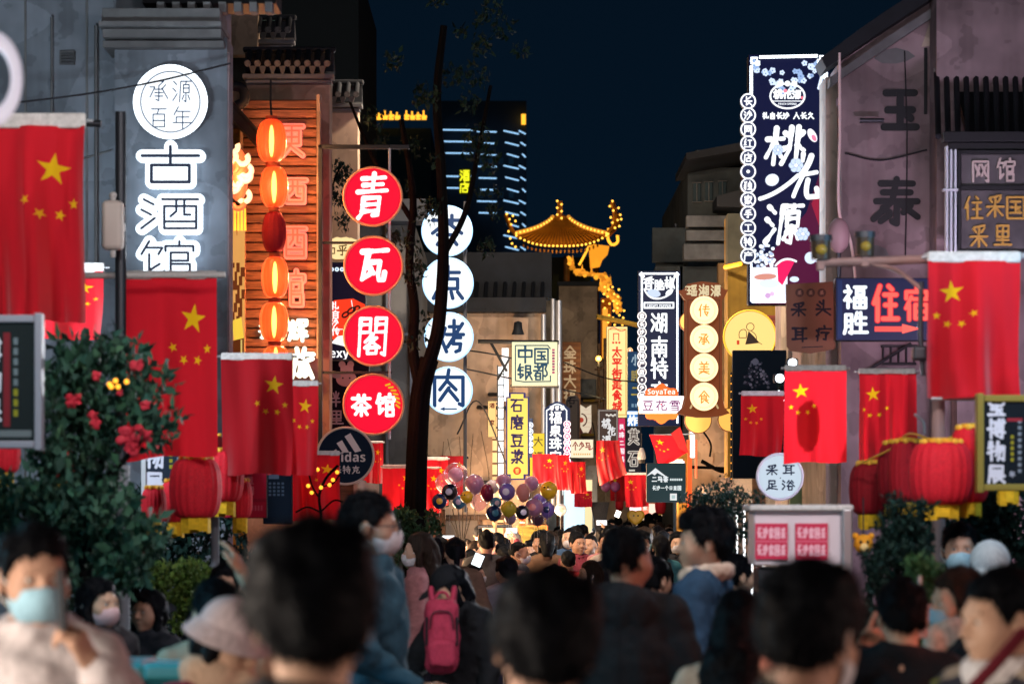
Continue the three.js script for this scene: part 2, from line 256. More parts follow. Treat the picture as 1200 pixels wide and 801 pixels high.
{ // lantern restaurant: plaster fire wall with tiled caps and a panel of wooden boards
  const b = building('lantern_restaurant', 'beige fire-wall building with stepped tile caps and a timber board panel'), d = 27;
  part('wall', wallBox(289, 386, 90, d, 0.4), M.wallBeige, b); part('rear_volume', wallBox(200, 330, 95, d + 0.4, 6), M.wallBeige, b);
  part('rear_wall', wallBox(378, 419, 124, 28.6, 0.4), M.wallBeige, b);
  part('upper_wall', wallBox(262, 301, 14, 28, 0.6, Y(64, 28)), M.wallBeige, b); part('recess_shade_box', wallBox(262, 290, 60, 28.2, 1), M.wallDark, b);  // solid dark box: the shade of a recess is put into its colour
  tileCap(b, 287, 391, 62, 95, d, 0.22); tileCap(b, 382, 424, 100, 128, 28.6, 0.2, 12); tileCap(b, 299, 345, 24, 54, 28.3, 0.2); 
  const n = 27, top = 117, bot = 418, st = (bot - top) / n;
  part('board_backing', slab(284, top, 372, bot, 26.62, 0.02), M.darkWood, b);
  for (let i = 0; i < n; i++) part('board', slab(285, top + i * st + 0.9, 371.5, top + (i + 1) * st - 0.5, 26.6, 0.05 + (i % 3) * 0.004, 0.012), M.boards[(i * 7) % 4], b);
  part('panel_frame', [slab(371.5, 112, 376, 421, 26.6, 0.11), slab(282, 112, 285.5, 421, 26.6, 0.09)], M.wallBeige, b);
  // the storefront strip between the pier and the boards
  part('side_wall', wallBox(255, 286, 150, 26.9, 4), M.wallOchre, b);
  const roof = part('porch_roof', prism([[0, 0], [0.38, -0.42], [0.34, -0.47], [-0.05, -0.06]], 0.7).translate(X(264, 26.2), Y(118, 26.2), -26.5), M.tile, b);
  for (let i = 0; i < 5; i++) part('roof_tile', bar(V(0.0, 0.02, 0), V(0.38, -0.4, 0), 0.03, 6), M.tile, roof, [X(264, 26.2), Y(118, 26.2), -26.45 + i * 0.14]);
  part('corner_finial', tube([at(272, 100, 25.9), at(284, 104, 25.9), at(286, 118, 25.9), at(278, 124, 25.9)], 0.05, 12), M.tile, b);
}
{ // low dark roofs and the wall behind the black sign frame
  const b = building('wall_behind_discs', 'dark grey plaster house wall behind the four red disc signs');
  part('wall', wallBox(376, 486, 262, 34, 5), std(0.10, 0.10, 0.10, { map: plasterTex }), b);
  part('roof', slab(372, 238, 500, 264, 34, 0.5), M.tile, b);
  part('beam', [slab(452, 262, 455, 560, 33.9, 0.05), slab(480, 262, 483, 560, 33.9, 0.05), slab(376, 390, 486, 393, 33.9, 0.05)], M.metal, b);
}
const b3 = building('plaster_house', 'warm beige plaster house behind the white disc signs and the balloons');
{
  const d = 44;
  part('wall', wallBox(484, 640, 366, d, 8), M.wallBeige, b3);
  part('roof', [slab(470, 300, 646, 352, d + 1, 0.7), slab(478, 350, 640, 367, d, 0.35)], M.tile, b3);
  for (let i = 0; i < 15; i++) part('roof_tile', bar(at(480 + i * 11, 364, d - 0.34), at(484 + i * 11, 304, d + 0.9), 0.035, 6), M.tile, b3);
  part('chimney', wallBox(581, 592, 313, d + 1.5, 0.4, Y(340, d + 1.5)), M.concrete, b3);
  part('pillar', wallBox(601, 619, 372, d - 0.3, 0.3), M.wallBeige, b3);
  part('pipe', [bar(at(648, 600, d - 0.4), at(648, 350, d - 0.4), 0.035), bar(at(655, 600, d - 0.4), at(655, 352, d - 0.4), 0.05), bar(at(637, 600, d - 0.4), at(637, 368, d - 0.4), 0.04)], M.steel, b3);
  part('hanging_bell', [new THREE.LatheGeometry([[0.002, 0.0], [0.06, -0.02], [0.07, -0.12], [0.1, -0.2], [0.085, -0.2]].map(([x, y]) => new THREE.Vector2(x, y)), 14)], M.black, b3, at(607, 376, d - 0.7));
  part('shopfront_lintel', slab(484, 603, 640, 609, d, 0.1), M.darkWood, b3);
  part('door_panel', slab(512, 606, 560, 690, d, 0.05), std(0.28, 0.25, 0.24, { map: plasterTex }), b3);
  part('door_frame', [slab(508, 604, 512, 690, d, 0.09), slab(560, 604, 564, 690, d, 0.09)], M.darkWood, b3);
  const w = part('lattice_window', slab(577, 470, 590, 640, d, 0.04), glow(1, 0.62, 0.3, 0.55), b3);
  for (let i = 0; i < 12; i++) part('lattice_bar', slab(577, 472 + i * 14, 590, 474 + i * 14, d, 0.06), M.darkWood, w);
  // thin scratches of dry creeper and wires on the plaster
  for (let i = 0; i < 7; i++) part('dry_creeper', tube([at(505 + i * 13, 600, d - 0.02), at(508 + i * 12 + rr(-6, 6), 560, d - 0.03), at(502 + i * 14 + rr(-9, 9), 520 - i * 3, d - 0.02)], 0.003, 10, 4), M.bark, b3);
  part('wall_lamp_arm', [bar(at(560, 565, d - 0.05), at(596, 564, d - 0.4), 0.03), bar(at(573, 462, d - 0.05), at(596, 462, d - 0.4), 0.03), bar(at(560, 477, d - 0.05), at(594, 478, d - 0.5), 0.03), bar(at(520, 536, d - 0.05), at(548, 536, d - 0.4), 0.02)], M.black, b3);
}
{
  const b = building('block_wall_house', 'pale square plaster gable under the glowing pavilion roof'), d = 56;
  part('wall', wallBox(655, 700, 333, d, 8), M.wallBeige, b);
  part('side_wall', wallBox(640, 655, 352, d + 0.4, 6), M.wallWhite, b);
  part('rear_wall', wallBox(699, 738, 420, d + 1.5, 6), M.wallBeige, b);
  part('coping', slab(653, 330, 702, 335, d + 0.02, 0.12), M.tile, b);
  part('ledge', [slab(683, 468, 706, 471, d - 0.1, 0.2), slab(681, 508, 696, 511, d - 0.1, 0.2)], M.wallOchre, b);
  part('air_conditioner', [rbox(0.42, 0.36, 0.3, 0.03, X(686, 55.5), Y(455, 55.5), -55.6), cyl(0.14, 0.14, 0.02, 16).rotateX(Math.PI / 2).translate(X(686, 55.5), Y(455, 55.5), -55.44)], M.concrete, b);
  const ent = part('awning_roof', prism([[0, 0], [0, 0.06], [0.75, -0.1], [0.75, -0.15]], 0.5).translate(X(699, 52), Y(373, 52), -52.2), M.wallOchre, b);
  part('stair_rail', [bar(at(702, 500, 53), at(702, 402, 53), 0.02), bar(at(709, 500, 53), at(709, 396, 53), 0.03), bar(at(697, 470, 53), at(711, 466, 53), 0.02), bar(at(697, 433, 53), at(711, 430, 53), 0.02)], M.darkWood, b);
  part('wall_wire', tube([at(645, 480, 55), at(690, 488, 55), at(700, 540, 55), at(712, 570, 55)], 0.012), M.rope, b);
}
{ // right: long pinkish gable with painted characters
  const b = building('pink_gable_wall', 'high pinkish plaster gable painted with two black characters'), d = 24;
  const a = (px, py) => { const q = P(px, py, d); return q; };
  part('wall', prism([[X(986, d), 0], [X(1430, d), 0], [X(1430, d), Y(-120, d)], [X(1170, d), Y(-60, d)], [X(986, d), Y(70, d)]], 6, -d - 6), M.wallPink, b);
  part('roof_verge', prism([a(958, 74), a(1004, 40), a(1030, 22), a(1185, -78), a(1185, -58), a(1036, 38), a(1000, 62), a(964, 86)], 0.5, -d - 0.2), M.tile, b);
  part('gable_moulding', prism([a(972, 92), a(1040, 44), a(1190, -52), a(1190, -44), a(1044, 54), a(972, 102)], 0.2, -d - 0.12), M.concrete, b);
  part('wall_corner', wallBox(968, 988, 90, d + 0.3, 2), M.wallWhite, b);
  for (const [x, y, w, h] of [[1000, 120, 16, 9], [1012, 240, 22, 12], [1070, 250, 12, 20], [1046, 66, 20, 8], [1024, 300, 14, 10], [1078, 180, 9, 18]]) { const o = Array.from({ length: 9 }, (_, i) => { const g = i / 9 * 6.283, r = 1 + 0.35 * rnd(); return a(x + w * r * Math.cos(g), y + h * r * Math.sin(g)); }); part('plaster_patch', prism(o, 0.006, -d), rnd() < 0.5 ? M.concrete : M.wallPink, b); }
  part('wall_cable', [tube([a(990, 180), a(1030, 188), a(1086, 176)].map(([x, y]) => V(x, y, -d + 0.03)), 0.008), tube([a(1060, 60), a(1063, 160), a(1061, 300)].map(([x, y]) => V(x, y, -d + 0.02)), 0.006)], M.rope, b);
  part('painted_character', strokeSolid('玉', ...P(1034, 104, d), L(42, d), L(50, d), L(8.5, d), 0.016).translate(0, 0, -d), M.black, b);
  part('painted_character', strokeSolid('泰', ...P(1024, 210, d), L(54, d), L(52, d), L(7.5, d), 0.016).translate(0, 0, -d), M.black, b);
  part('downpipe', [tube([at(984, 62, 23.7), at(984.5, 150, 23.7), at(985, 255, 23.7), at(994, 272, 23.7), at(1000, 300, 23.7), at(1003, 330, 23.7)], 0.012, 40, 8)], std(0.7, 0.55, 0.55, { roughness: 0.4 }), b);
  part('plaster_patch', prism([a(1080, 55), a(1090, 26), a(1106, 34), a(1114, 16), a(1117, 40), a(1102, 52)], 0.008, -d), M.wallWhite, b);
  part('wall_slit', slab(1083, 56, 1087, 134, d, 0.02), M.black, b);
  part('signal_mast', bar(at(1008, 141, 23.85), at(1036, 141, 23.85), 0.02), M.metal, b);
}
{ // right: balcony with tiled canopy and a framed window of unlit neon letters
  const b = building('balcony_shop', 'dark shop upper storey with ribbed tile canopy and framed neon letters'), d = 22.9;
  part('wall', wallBox(1098, 1400, -80, d + 0.7, 1), M.wallPink, b);
  part('canopy', prism([[0, 0], [0.85, -0.62], [0.85, -0.7], [0, -0.1]], 1.9).rotateY(-Math.PI / 2).translate(X(1420, d), Y(76, d), -d - 0.85), M.tile, b);
  const cn = [];
  for (let i = 0; i < 16; i++) { const m = part('roof_tile', bar(at(1098 + i * 11.5, 84, d + 0.8), at(1100 + i * 11.6, 160, d), 0.026, 6), M.tile, b); cn.push(m); part('tile_end', cyl(0.03, 0.03, 0.02, 10).rotateX(Math.PI / 2), M.tileEnd, b, at(1098 + i * 11.5, 83, d + 0.78)); }
  part('eave_board', [slab(1104, 156, 1420, 168, d, 0.12), slab(1110, 168, 1420, 176, d, 0.06)], M.black, b);
  part('window_frame', [slab(1107, 172, 1110, 298, d, 0.08), slab(1112, 176, 1115, 298, d, 0.08), slab(1117, 176, 1120, 298, d, 0.08), slab(1104, 222, 1122, 225, d, 0.09)], std(0.55, 0.62, 0.7, { roughness: 0.4 }), b);
  const bd = part('neon_board', slab(1124, 180, 1300, 296, d, 0.05), std(0.16, 0.155, 0.17, { map: concreteTex }), b);
  part('board_frame', [slab(1122, 218, 1300, 224, d, 0.09), slab(1122, 177, 1300, 182, d, 0.09), slab(1121, 177, 1125, 298, d, 0.09), slab(1122, 293, 1300, 299, d, 0.09)], M.black, b);
  const wire = std(0.52, 0.44, 0.42, { roughness: 0.3 }), gold = std(0.55, 0.33, 0.08, { roughness: 0.3 });
  [['网', 1138, 187, wire], ['馆', 1168, 186, wire], ['优', 1130, 231, gold], ['乐', 1155, 228, gold], ['园', 1179, 230, gold], ['采', 1136, 263, gold], ['里', 1164, 262, gold]].forEach(([ch, x, y, m]) => {
    const c = GLYPH[ch] ? ch : { 优: '住', 乐: '采', 园: '国' }[ch];
    part('neon_letter', strokeSolid(c, ...P(x, y, d - 0.06), L(22, d), L(26, d), L(2.6, d), 0.03, 6).translate(0, 0, -d + 0.055), m, b);
  });
  part('shop_wall', wallBox(1122, 1400, 298, d + 0.35, 0.3), M.wallPink, b);
}
{ // right: dark concrete flats further down the street
  const b = building('dark_concrete_flats', 'dark stepped concrete flats under the string of round character beads'), d = 46;
  part('wall', wallBox(806, 905, 196, d + 1, 8), M.wallDark, b); for (const [x, y] of [[812, 215], [826, 214], [842, 213], [858, 270]]) { const w = part('window', slab(x, y, x + 9, y + 22, d + 1, 0.06), std(0.02, 0.04, 0.05, { roughness: 0.2 }), b); part('window_frame', [slab(x - 1, y - 1, x + 10, y, d + 1, 0.1), slab(x - 1, y + 22, x + 10, y + 23, d + 1, 0.12), slab(x + 4, y, x + 5, y + 22, d + 1, 0.09)], M.concrete, w); } part('roof_pipe', [bar(at(818, 196, d + 1), at(818, 176, d + 1), 0.05), bar(at(792, 300, d + 1.5), at(792, 262, d + 1.5), 0.03)], M.metal, b);
  part('roof', prism([[X(800, d), Y(196, d)], [X(800, d), Y(188, d)], [X(884, d), Y(172, d)], [X(884, d), Y(182, d)]], 3, -d - 2), M.tile, b);
  part('upper_roof', prism([[X(836, d), Y(248, d)], [X(836, d), Y(236, d)], [X(890, d), Y(222, d)], [X(890, d), Y(250, d)]], 1, -d - 0.2), M.black, b);
  [[803, 255, 851, 268], [803, 272, 851, 284], [800, 288, 852, 306]].forEach((q) => part('balcony', slab(...q, d, 0.35), M.concrete, b));
  part('parapet', [slab(764, 268, 806, 308, d + 1.6, 0.2), slab(768, 300, 800, 330, d + 1.9, 0.2)], M.wallDark, b);
  part('pillar', wallBox(842, 853, 308, d - 0.2, 0.3), std(0.42, 0.26, 0.12, { map: plasterTex }), b);
  part('lower_wall', wallBox(797, 850, 312, d + 0.6, 2), M.wallDark, b); part('hanging_wall', wallBox(768, 800, 312, d + 0.6, 0.5, Y(580, d + 0.6)), M.wallDark, b);
}
{
  const b = building('ochre_wall_house', 'ochre lit wall and corner shops behind the round food-heritage sign'), d = 37;
  part('wall', wallBox(853, 925, 252, d, 0.6), M.wallOchre, b); part('tiled_porch', [slab(884, 372, 925, 384, 33, 0.4), slab(890, 384, 925, 388, 33, 0.3)], std(0.2, 0.05, 0.04, { map: woodTex }), b); part('window', slab(896, 395, 921, 440, 36.9, 0.1), glow(1, 0.6, 0.2, 0.35), b); part('window_bar', [slab(907, 395, 909, 440, 36.8, 0.06), slab(896, 416, 921, 418, 36.8, 0.06)], M.darkWood, b);
  part('upper_wall', wallBox(853, 882, 250, d - 0.1, 0.4, Y(308, d - 0.1)), std(0.12, 0.12, 0.09, { map: concreteTex }), b);
  part('plaster_wall', wallBox(810, 866, 470, d + 3, 0.5), M.wallBeige, b);
  part('pillar', wallBox(795, 806, 520, d + 2, 0.4), M.wallOchre, b);
  part('pillar_strip', wallBox(806, 811, 515, d + 1.9, 0.3), std(0.6, 0.1, 0.03), b);
  part('duct', [tube([at(822, 540, 39.6), at(850, 552, 39.6), at(864, 536, 39.6)], 0.03, 16), bar(at(806, 547, 39.6), at(866, 549, 39.6), 0.02), tube([at(820, 500, 39.7), at(833, 520, 39.7), at(832, 535, 39.7)], 0.015)], M.bark, b);
  part('bracket_lamp', [bar(at(850, 313, 36.8), at(868, 309, 36.4), 0.03)], M.amber, b);
}
{ // bright corner shop behind the foot-bath disc
  const b = building('bright_corner_shop', 'bright white and cream corner shop behind the foot-bath disc'), d = 27;
  part('wall', wallBox(924, 1010, 340, d + 1.2, 0.8), M.wallWhite, b);
  part('door_light', slab(952, 545, 965, 600, d, 0.04), glow(1, 0.86, 0.62, 1.1), b);
  part('window', slab(966, 545, 1003, 598, d, 0.04), glow(0.95, 0.75, 0.42, 0.5), b);
  part('door_frame', [slab(946, 540, 951, 640, d, 0.1), slab(981, 540, 984, 600, d, 0.1)], M.wallWhite, b);
  part('green_door', slab(925, 568, 945, 640, d, 0.06), std(0.16, 0.2, 0.08, { roughness: 0.6 }), b);
  part('light_column', slab(983, 402, 994, 548, 25.5, 0.1), glow(0.85, 0.92, 1, 1.3), b);
  part('amber_column', slab(987.5, 478, 996, 530, 25.3, 0.1), glow(1, 0.45, 0.06, 1.1), b);
  part('dark_post', slab(996, 398, 1004, 690, 24.8, 0.08), M.black, b);
  part('balcony_rail', [slab(1032, 404, 1075, 407, 24, 0.05), ...[0, 1, 2, 3, 4].map((i) => slab(1034 + i * 9, 404, 1036 + i * 9, 426, 24, 0.04)), bar(at(1020, 432, 23.9), at(1068, 402, 23.9), 0.012), bar(at(1034, 426, 23.9), at(1074, 426, 23.9), 0.012)], M.black, b);
  areaLight('light_column_glow', V(X(988, 25), Y(475, 25), -24.9), L(11, 25), L(140, 25), [0.85, 0.92, 1], 9, FRONT);
  areaLight('corner_shop_glow', V(X(970, 26.9), Y(572, 26.9), -26.9), L(50, 27), L(52, 27), [1, 0.82, 0.55], 14, FRONT);
}
{ // far end of the street: bright shops
  const b = building('far_end_shops', 'glowing pink and white shop fronts at the far street end'), d = 66;
  part('wall', wallBox(690, 800, 560, d, 3), M.wallOchre, b);
  part('shop_light', slab(716, 588, 752, 604, d, 0.1), glow(1, 0.62, 0.7, 1.5), b);
  part('shop_window', slab(757, 590, 790, 604, d, 0.1), glow(1, 0.7, 0.55, 1.0), b);
  part('fascia', slab(712, 579, 792, 587, d, 0.3), std(0.5, 0.05, 0.08), b);
  part('door', slab(722, 606, 786, 640, d, 0.05), glow(1, 0.75, 0.5, 0.8), b);
  areaLight('far_shop_glow', V(X(748, d), Y(597, d), -d + 0.2), 1.6, 0.6, [1, 0.7, 0.55], 14, FRONT);
}
{ // the blue-white shop doorway on the left, far down
  const b = building('white_doorway_shop', 'pale blue glowing shop doorway behind the balloons'), d = 50;
  part('wall', wallBox(640, 700, 545, d + 0.3, 2), M.wallWhite, b);
  part('doorway_light', slab(661, 562, 685, 628, d, 0.03), glow(0.62, 0.86, 1.0, 1.0), b);
  part('door_light_strip', slab(685.5, 562, 694, 628, d, 0.05), glow(1, 0.78, 0.42, 0.8), b);
  part('sign_box', slab(641, 572, 660, 580, d - 0.1, 0.1), glow(0.9, 0.9, 0.85, 0.8), b);
  part('post', [slab(652, 580, 655, 640, d - 0.1, 0.08), slab(657, 580, 660, 640, d - 0.1, 0.08)], M.wood, b);
  areaLight('doorway_glow', V(X(674, d), Y(596, d), -d + 0.1), 0.36, 1, [0.7, 0.86, 1], 16, FRONT);
  part('fabric_awning', prism([[-0.16, 0], [0.16, 0], [0.03, -0.75], [-0.05, -0.7]], 0.08).translate(X(703, 49), Y(588, 49), -49), std(0.16, 0.14, 0.13, { map: clothTex }), b);
}
// far background
{
  const b = building('tower_block', 'dark high-rise with thin blue-white light strips on every floor'), d = 300;
  part('wall', wallBox(512, 617, 118, d, 30), std(0.02, 0.035, 0.055, {}), b);
  const m = M.ledBlue;
  for (let i = 0; i < 13; i++) {
    const y = 152 + i * 13.6, p = (x, yy, z) => at(x, yy, d - z);
    const bits = [[518, 554, 0], [559, 582, 1.5], [590, 608, 0.8], [608, 616, 3]].filter(([a], k) => !((i === 3 && k === 0) || (i > 5 && k === 0) || (i > 7 && k === 1) || (i === 0 && k === 9)));
    bits.forEach(([a, c], k) => part('light_strip', bar(p(a + (i % 3) * 2, y + (c > 607 ? 1 : a > 556 ? 2 : 0), 1), p(c, y + (c > 607 ? 5 : a > 556 ? 2.5 : 0.4), 1), 0.075, 5), m, b));
  }
  part('roof_lamp', slab(611, 135, 616, 146, d, 1), M.amber, b);
  for (let i = 0; i < 8; i++) part('window', slab(560 + (i % 4) * 12, 185 + (i >> 2) * 40, 566 + (i % 4) * 12, 192 + (i >> 2) * 40, d, 0.3), std(0.03, 0.08, 0.12, { roughness: 0.3 }), b);
}
{
  const b = building('amber_topped_block', 'dark block with an amber lit sign along its roof edge'), d = 170;
  part('wall', wallBox(300, 505, 150, d, 20), std(0.012, 0.03, 0.034, {}), b);
  for (const [a, c, n] of [[427, 470, 6], [474, 501, 4]]) for (let i = 0; i < n; i++) { const w = (c - a) / n; part('roof_sign_letter', [slab(a + i * w, 135 + (i % 2), a + i * w + w * 0.86, 137 + (i % 2), d, 0.4), slab(a + i * w, 138.6, a + (i + 0.8) * w, 140.4, d, 0.4), slab(a + (i + 0.2) * w, 130 + (i % 3), a + (i + 0.45) * w, 139, d, 0.3)], M.amber, b); }
  part('lit_window', [slab(433, 160, 470, 172, d, 0.3), slab(405, 150, 412, 200, d, 0.2)], std(0.03, 0.06, 0.06), b);
}
{
  const b = building('upper_window_block', 'far dark block with one pale green lit window'), d = 60;
  part('wall', wallBox(290, 420, -40, d, 8), std(0.014, 0.022, 0.03), b);
  part('lit_window', [slab(305, 8, 315, 22, d, 0.05), slab(317, 8, 324, 22, d, 0.05), slab(304, 24, 322, 30, d, 0.05)], glow(0.35, 0.6, 0.5, 0.5), b);
  part('window_bar', [slab(303, 7, 326, 8, d, 0.1), slab(315, 6, 316.5, 32, d, 0.1), slab(302, 22.5, 326, 23.5, d, 0.1)], M.black, b);
}
{ // vertical hotel sign on a far block
  const d = 160, t = thing('hotel_sign', 'small yellow vertical hotel sign glowing before the blue-striped tower', 'sign');
  const y = glow(0.8, 0.8, 0.02, 1.0);
  part('board', slab(538, 198, 552, 228, d + 0.4, 0.3), M.black, t);
  part('letter', strokeSolid('酒', ...P(539, 199, d), L(11, d), L(13, d), L(1.5, d), 0.2, 6).translate(0, 0, -d), y, t);
  part('letter', strokeSolid('店', ...P(539, 213.5, d), L(11, d), L(12, d), L(1.5, d), 0.2, 6).translate(0, 0, -d), y, t);
}
// pavilion roof strung with bulbs
{
  const d = 110, t = thing('pavilion', 'upturned pavilion roof and gate crest outlined with strings of amber bulbs', 'pavilion'), s = d / FOCAL;
  const p = (px, py, z = 0) => V(X(px, d), Y(py, d), -d + z);
  const cx = 657, half = 52;
  // roof surface: ridge along x narrow at the top, concave slopes, corners swept up
  const roofPoint = (u, v) => { // u -1..1 along the eave, v 0 eave .. 1 ridge
    const w = (1 - v) ** 1.25, x = cx + u * (9 + (half - 9) * w), up = Math.abs(u) ** 3 * 12 * (1 - v) ** 2;
    return [x, 292 + 0 - up - (292 - 256) * (v ** 0.95), (1 - v) * 1.6];
  };
  const N = 30, R = 12, pos = [], idx = [];
  for (let j = 0; j <= R; j++) for (let i = 0; i <= N; i++) { const [x, y, z] = roofPoint(i / N * 2 - 1, j / R), q = p(x, y, z); pos.push(q.x, q.y, q.z); }
  for (let j = 0; j < R; j++) for (let i = 0; i < N; i++) { const a = j * (N + 1) + i; idx.push(a, a + 1, a + N + 2, a, a + N + 2, a + N + 1); }
  const g = new THREE.BufferGeometry(); g.setAttribute('position', new THREE.Float32BufferAttribute(pos, 3)); g.setIndex(idx); g.computeVertexNormals();
  const roof = part('roof', metreUV(g), std(0.36, 0.15, 0.035, { map: woodTex }), t);
  for (let i = 1; i < 22; i++) { const u = i / 11 - 1; part('roof_tile', tube([0.02, 0.3, 0.6, 0.97].map((v) => { const [x, y, z] = roofPoint(u * 0.96, v); return p(x, y - 1, z + 0.02); }), 0.035, 8, 5), M.amberDeep, roof); }
  part('eave', tube([-1, -0.6, -0.2, 0.2, 0.6, 1].map((u) => { const [x, y, z] = roofPoint(u, 0); return p(x, y + 1.5, z); }), 0.06, 24), M.darkWood, t);
  part('hip_ridge', [-1, 1].map((sg) => tube([0, 0.2, 0.5, 0.8, 1].map((v) => { const [x, y, z] = roofPoint(sg, v); return p(x, y - 2.2, z); }), 0.085, 20)), glow(1, 0.42, 0.05, 0.45), t);  // ridge beams glow themselves, in place of bulb light on them
  for (let i = 0; i < 19; i++) { const u = i / 9 - 1, [x, y, z] = roofPoint(u * 0.86, 0.03); part('eave_bracket', slab(x - 1, y + 2, x + 1, y + 6, d - z + 0.25, 0.1), M.amberDeep, t); }
  const bulbGeo = ball(1.3 * s, 0, 0, 0, 8), bulb = (px, py, z = 0.2) => part('bulb', bulbGeo, M.amberBulb, t, p(px, py, z));
  M.amberBulb = glow(1.0, 0.5, 0.06, 2.0);
  for (let i = 0; i <= 22; i++) { const u = i / 11 - 1, [x, y, z] = roofPoint(u, 0); bulb(x, y + 1, z + 0.15); }
  for (const sgn of [-1, 1]) for (let i = 0; i < 12; i++) { const [x, y, z] = roofPoint(sgn, i / 12); bulb(x, y - 2, z + 0.1); }
  for (let i = 0; i < 6; i++) { bulb(653 + (i % 2) * 5, 236 + i * 4); }
  part('ridge_post', slab(653, 236, 659, 258, d, 0.2), M.amberDeep, t);
  part('ridge_beam', tube([p(645, 257), p(657, 254), p(669, 257)], 0.09, 8), M.amberDeep, t);
  // swept corner horns
  part('corner_horn', [tube([p(705, 283, 1.6), p(716, 272, 1.6), p(719, 258, 1.6), p(716, 242, 1.6)], 0.1, 12), tube([p(712, 280, 1.4), p(722, 268, 1.4), p(724, 254, 1.4)], 0.08, 12), tube([p(609, 284, 1.6), p(600, 274, 1.6), p(592, 256, 1.6)], 0.08, 12)], M.amberDeep, t);
  [[716, 241], [713, 247], [717, 252], [714, 260], [716, 266], [723, 249], [725, 257], [722, 263], [726, 262], [719, 272], [724, 270], [711, 279], [597, 262], [594, 256], [601, 258], [599, 268], [604, 264], [596, 276], [598, 284], [600, 290], [604, 294]].forEach(([x, y]) => bulb(x, y, 1.7));
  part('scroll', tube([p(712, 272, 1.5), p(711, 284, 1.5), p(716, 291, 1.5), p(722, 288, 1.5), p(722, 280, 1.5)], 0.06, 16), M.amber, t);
  // pillars and bracket work under the roof, its lamplight put in as glow
  part('column', [bar(p(622, 300, 0.2), p(622, 420, 0.2), 0.1), bar(p(664, 300, 0.2), p(664, 420, 0.2), 0.12), bar(p(700, 300, -1), p(700, 420, -1), 0.1)], M.darkWood, t);
  part('body', slab(600, 302, 692, 420, d + 2, 0.3), std(0.008, 0.02, 0.03), t);
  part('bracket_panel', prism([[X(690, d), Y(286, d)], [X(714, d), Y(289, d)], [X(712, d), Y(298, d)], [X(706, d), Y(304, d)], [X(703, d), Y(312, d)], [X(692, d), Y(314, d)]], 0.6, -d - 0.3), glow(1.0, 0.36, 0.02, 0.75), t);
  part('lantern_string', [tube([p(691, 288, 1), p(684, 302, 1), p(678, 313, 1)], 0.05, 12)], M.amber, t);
  // crest of the lower gate that runs down behind the gable wall
  const warm = new THREE.PointLight(new THREE.Color(1, 0.55, 0.12), 10); warm.name = 'pavilion_glow'; warm.position.copy(p(655, 285, 3.2)); scene.add(warm);
  const crest = [[670, 307], [671, 316], [679, 325], [690, 323], [700, 322], [708, 329], [704, 336], [714, 341], [718, 350], [722, 360]];
  const gold = [0.3, 0.55, 0.9].map((k) => glow(1.0, 0.4, 0.03, k));  // crest pieces glow themselves, standing in for bulb light on gilding
  const steps = [[668, 306, 4, 15], [672, 316, 12, 7], [683, 320, 14, 6], [696, 321, 12, 8], [704, 327, 8, 9], [701, 337, 12, 6], [712, 342, 8, 9], [716, 350, 10, 6], [719, 358, 9, 9]];
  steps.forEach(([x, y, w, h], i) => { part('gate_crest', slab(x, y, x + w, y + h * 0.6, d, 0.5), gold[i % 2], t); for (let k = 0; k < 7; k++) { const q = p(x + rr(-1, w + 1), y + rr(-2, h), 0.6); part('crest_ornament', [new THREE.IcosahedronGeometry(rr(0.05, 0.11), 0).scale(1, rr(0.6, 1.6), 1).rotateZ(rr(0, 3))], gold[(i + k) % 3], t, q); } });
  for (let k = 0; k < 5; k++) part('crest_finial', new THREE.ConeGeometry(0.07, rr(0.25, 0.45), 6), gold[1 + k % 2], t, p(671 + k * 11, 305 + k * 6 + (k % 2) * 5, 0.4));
  part('gate_wall', slab(704, 350, 716, 420, d, 0.4), M.amberDeep, t);
  for (let i = 0; i < 26; i++) bulb(708 + (i % 4) * 5.5 + (i > 12 ? 6 : 0) - (i % 3), 338 + (i >> 2) * 8.2 + (i % 2) * 3, 0.8);
  part('self_lit_column', slab(706, 362, 712, 420, d - 0.5, 0.3), glow(1, 0.4, 0.04, 0.8), t);  // column glows itself, in place of light falling on it
}

// ---------- signs ----------
function canvasTex(x0, y0, x1, y1, k, draw) {                 // a printed face; draw() works in the sign's own units
  const c = document.createElement('canvas'); c.width = Math.ceil((x1 - x0) * k); c.height = Math.ceil((y1 - y0) * k);
  const g = c.getContext('2d'); g.scale(c.width / (x1 - x0), c.height / (y1 - y0)); g.translate(-x0, -y0); draw(g);
  const t = new THREE.CanvasTexture(c); t.colorSpace = THREE.SRGBColorSpace; t.magFilter = THREE.LinearFilter; return t;
}
const fill = (g, col, x0, y0, x1, y1) => { g.fillStyle = col; g.fillRect(x0, y0, x1 - x0, y1 - y0); };
const ring = (g, x, y, r, lw, col) => { g.strokeStyle = col; g.lineWidth = lw; g.beginPath(); g.arc(x, y, r, 0, 7); g.stroke(); };
const dot = (g, x, y, r, col) => { g.fillStyle = col; g.beginPath(); g.arc(x, y, r, 0, 7); g.fill(); };
const poly = (g, pts, col) => { g.fillStyle = col; g.beginPath(); pts.forEach(([a, b], i) => (i ? g.lineTo(a, b) : g.moveTo(a, b))); g.closePath(); g.fill(); };
const latin = (g, text, x, y, size, col, font = 'bold', fam = 'sans-serif', align = 'center', w) => { g.fillStyle = col; g.font = font + ' ' + size + 'px ' + fam; g.textAlign = align; g.textBaseline = 'middle'; w ? g.fillText(text, x, y, w) : g.fillText(text, x, y); };
const arc = (cx, cy, r, a0, a1, n) => Array.from({ length: n + 1 }, (_, i) => { const a = a0 + (a1 - a0) * i / n; return [cx + r * Math.cos(a), cy + r * Math.sin(a)]; });
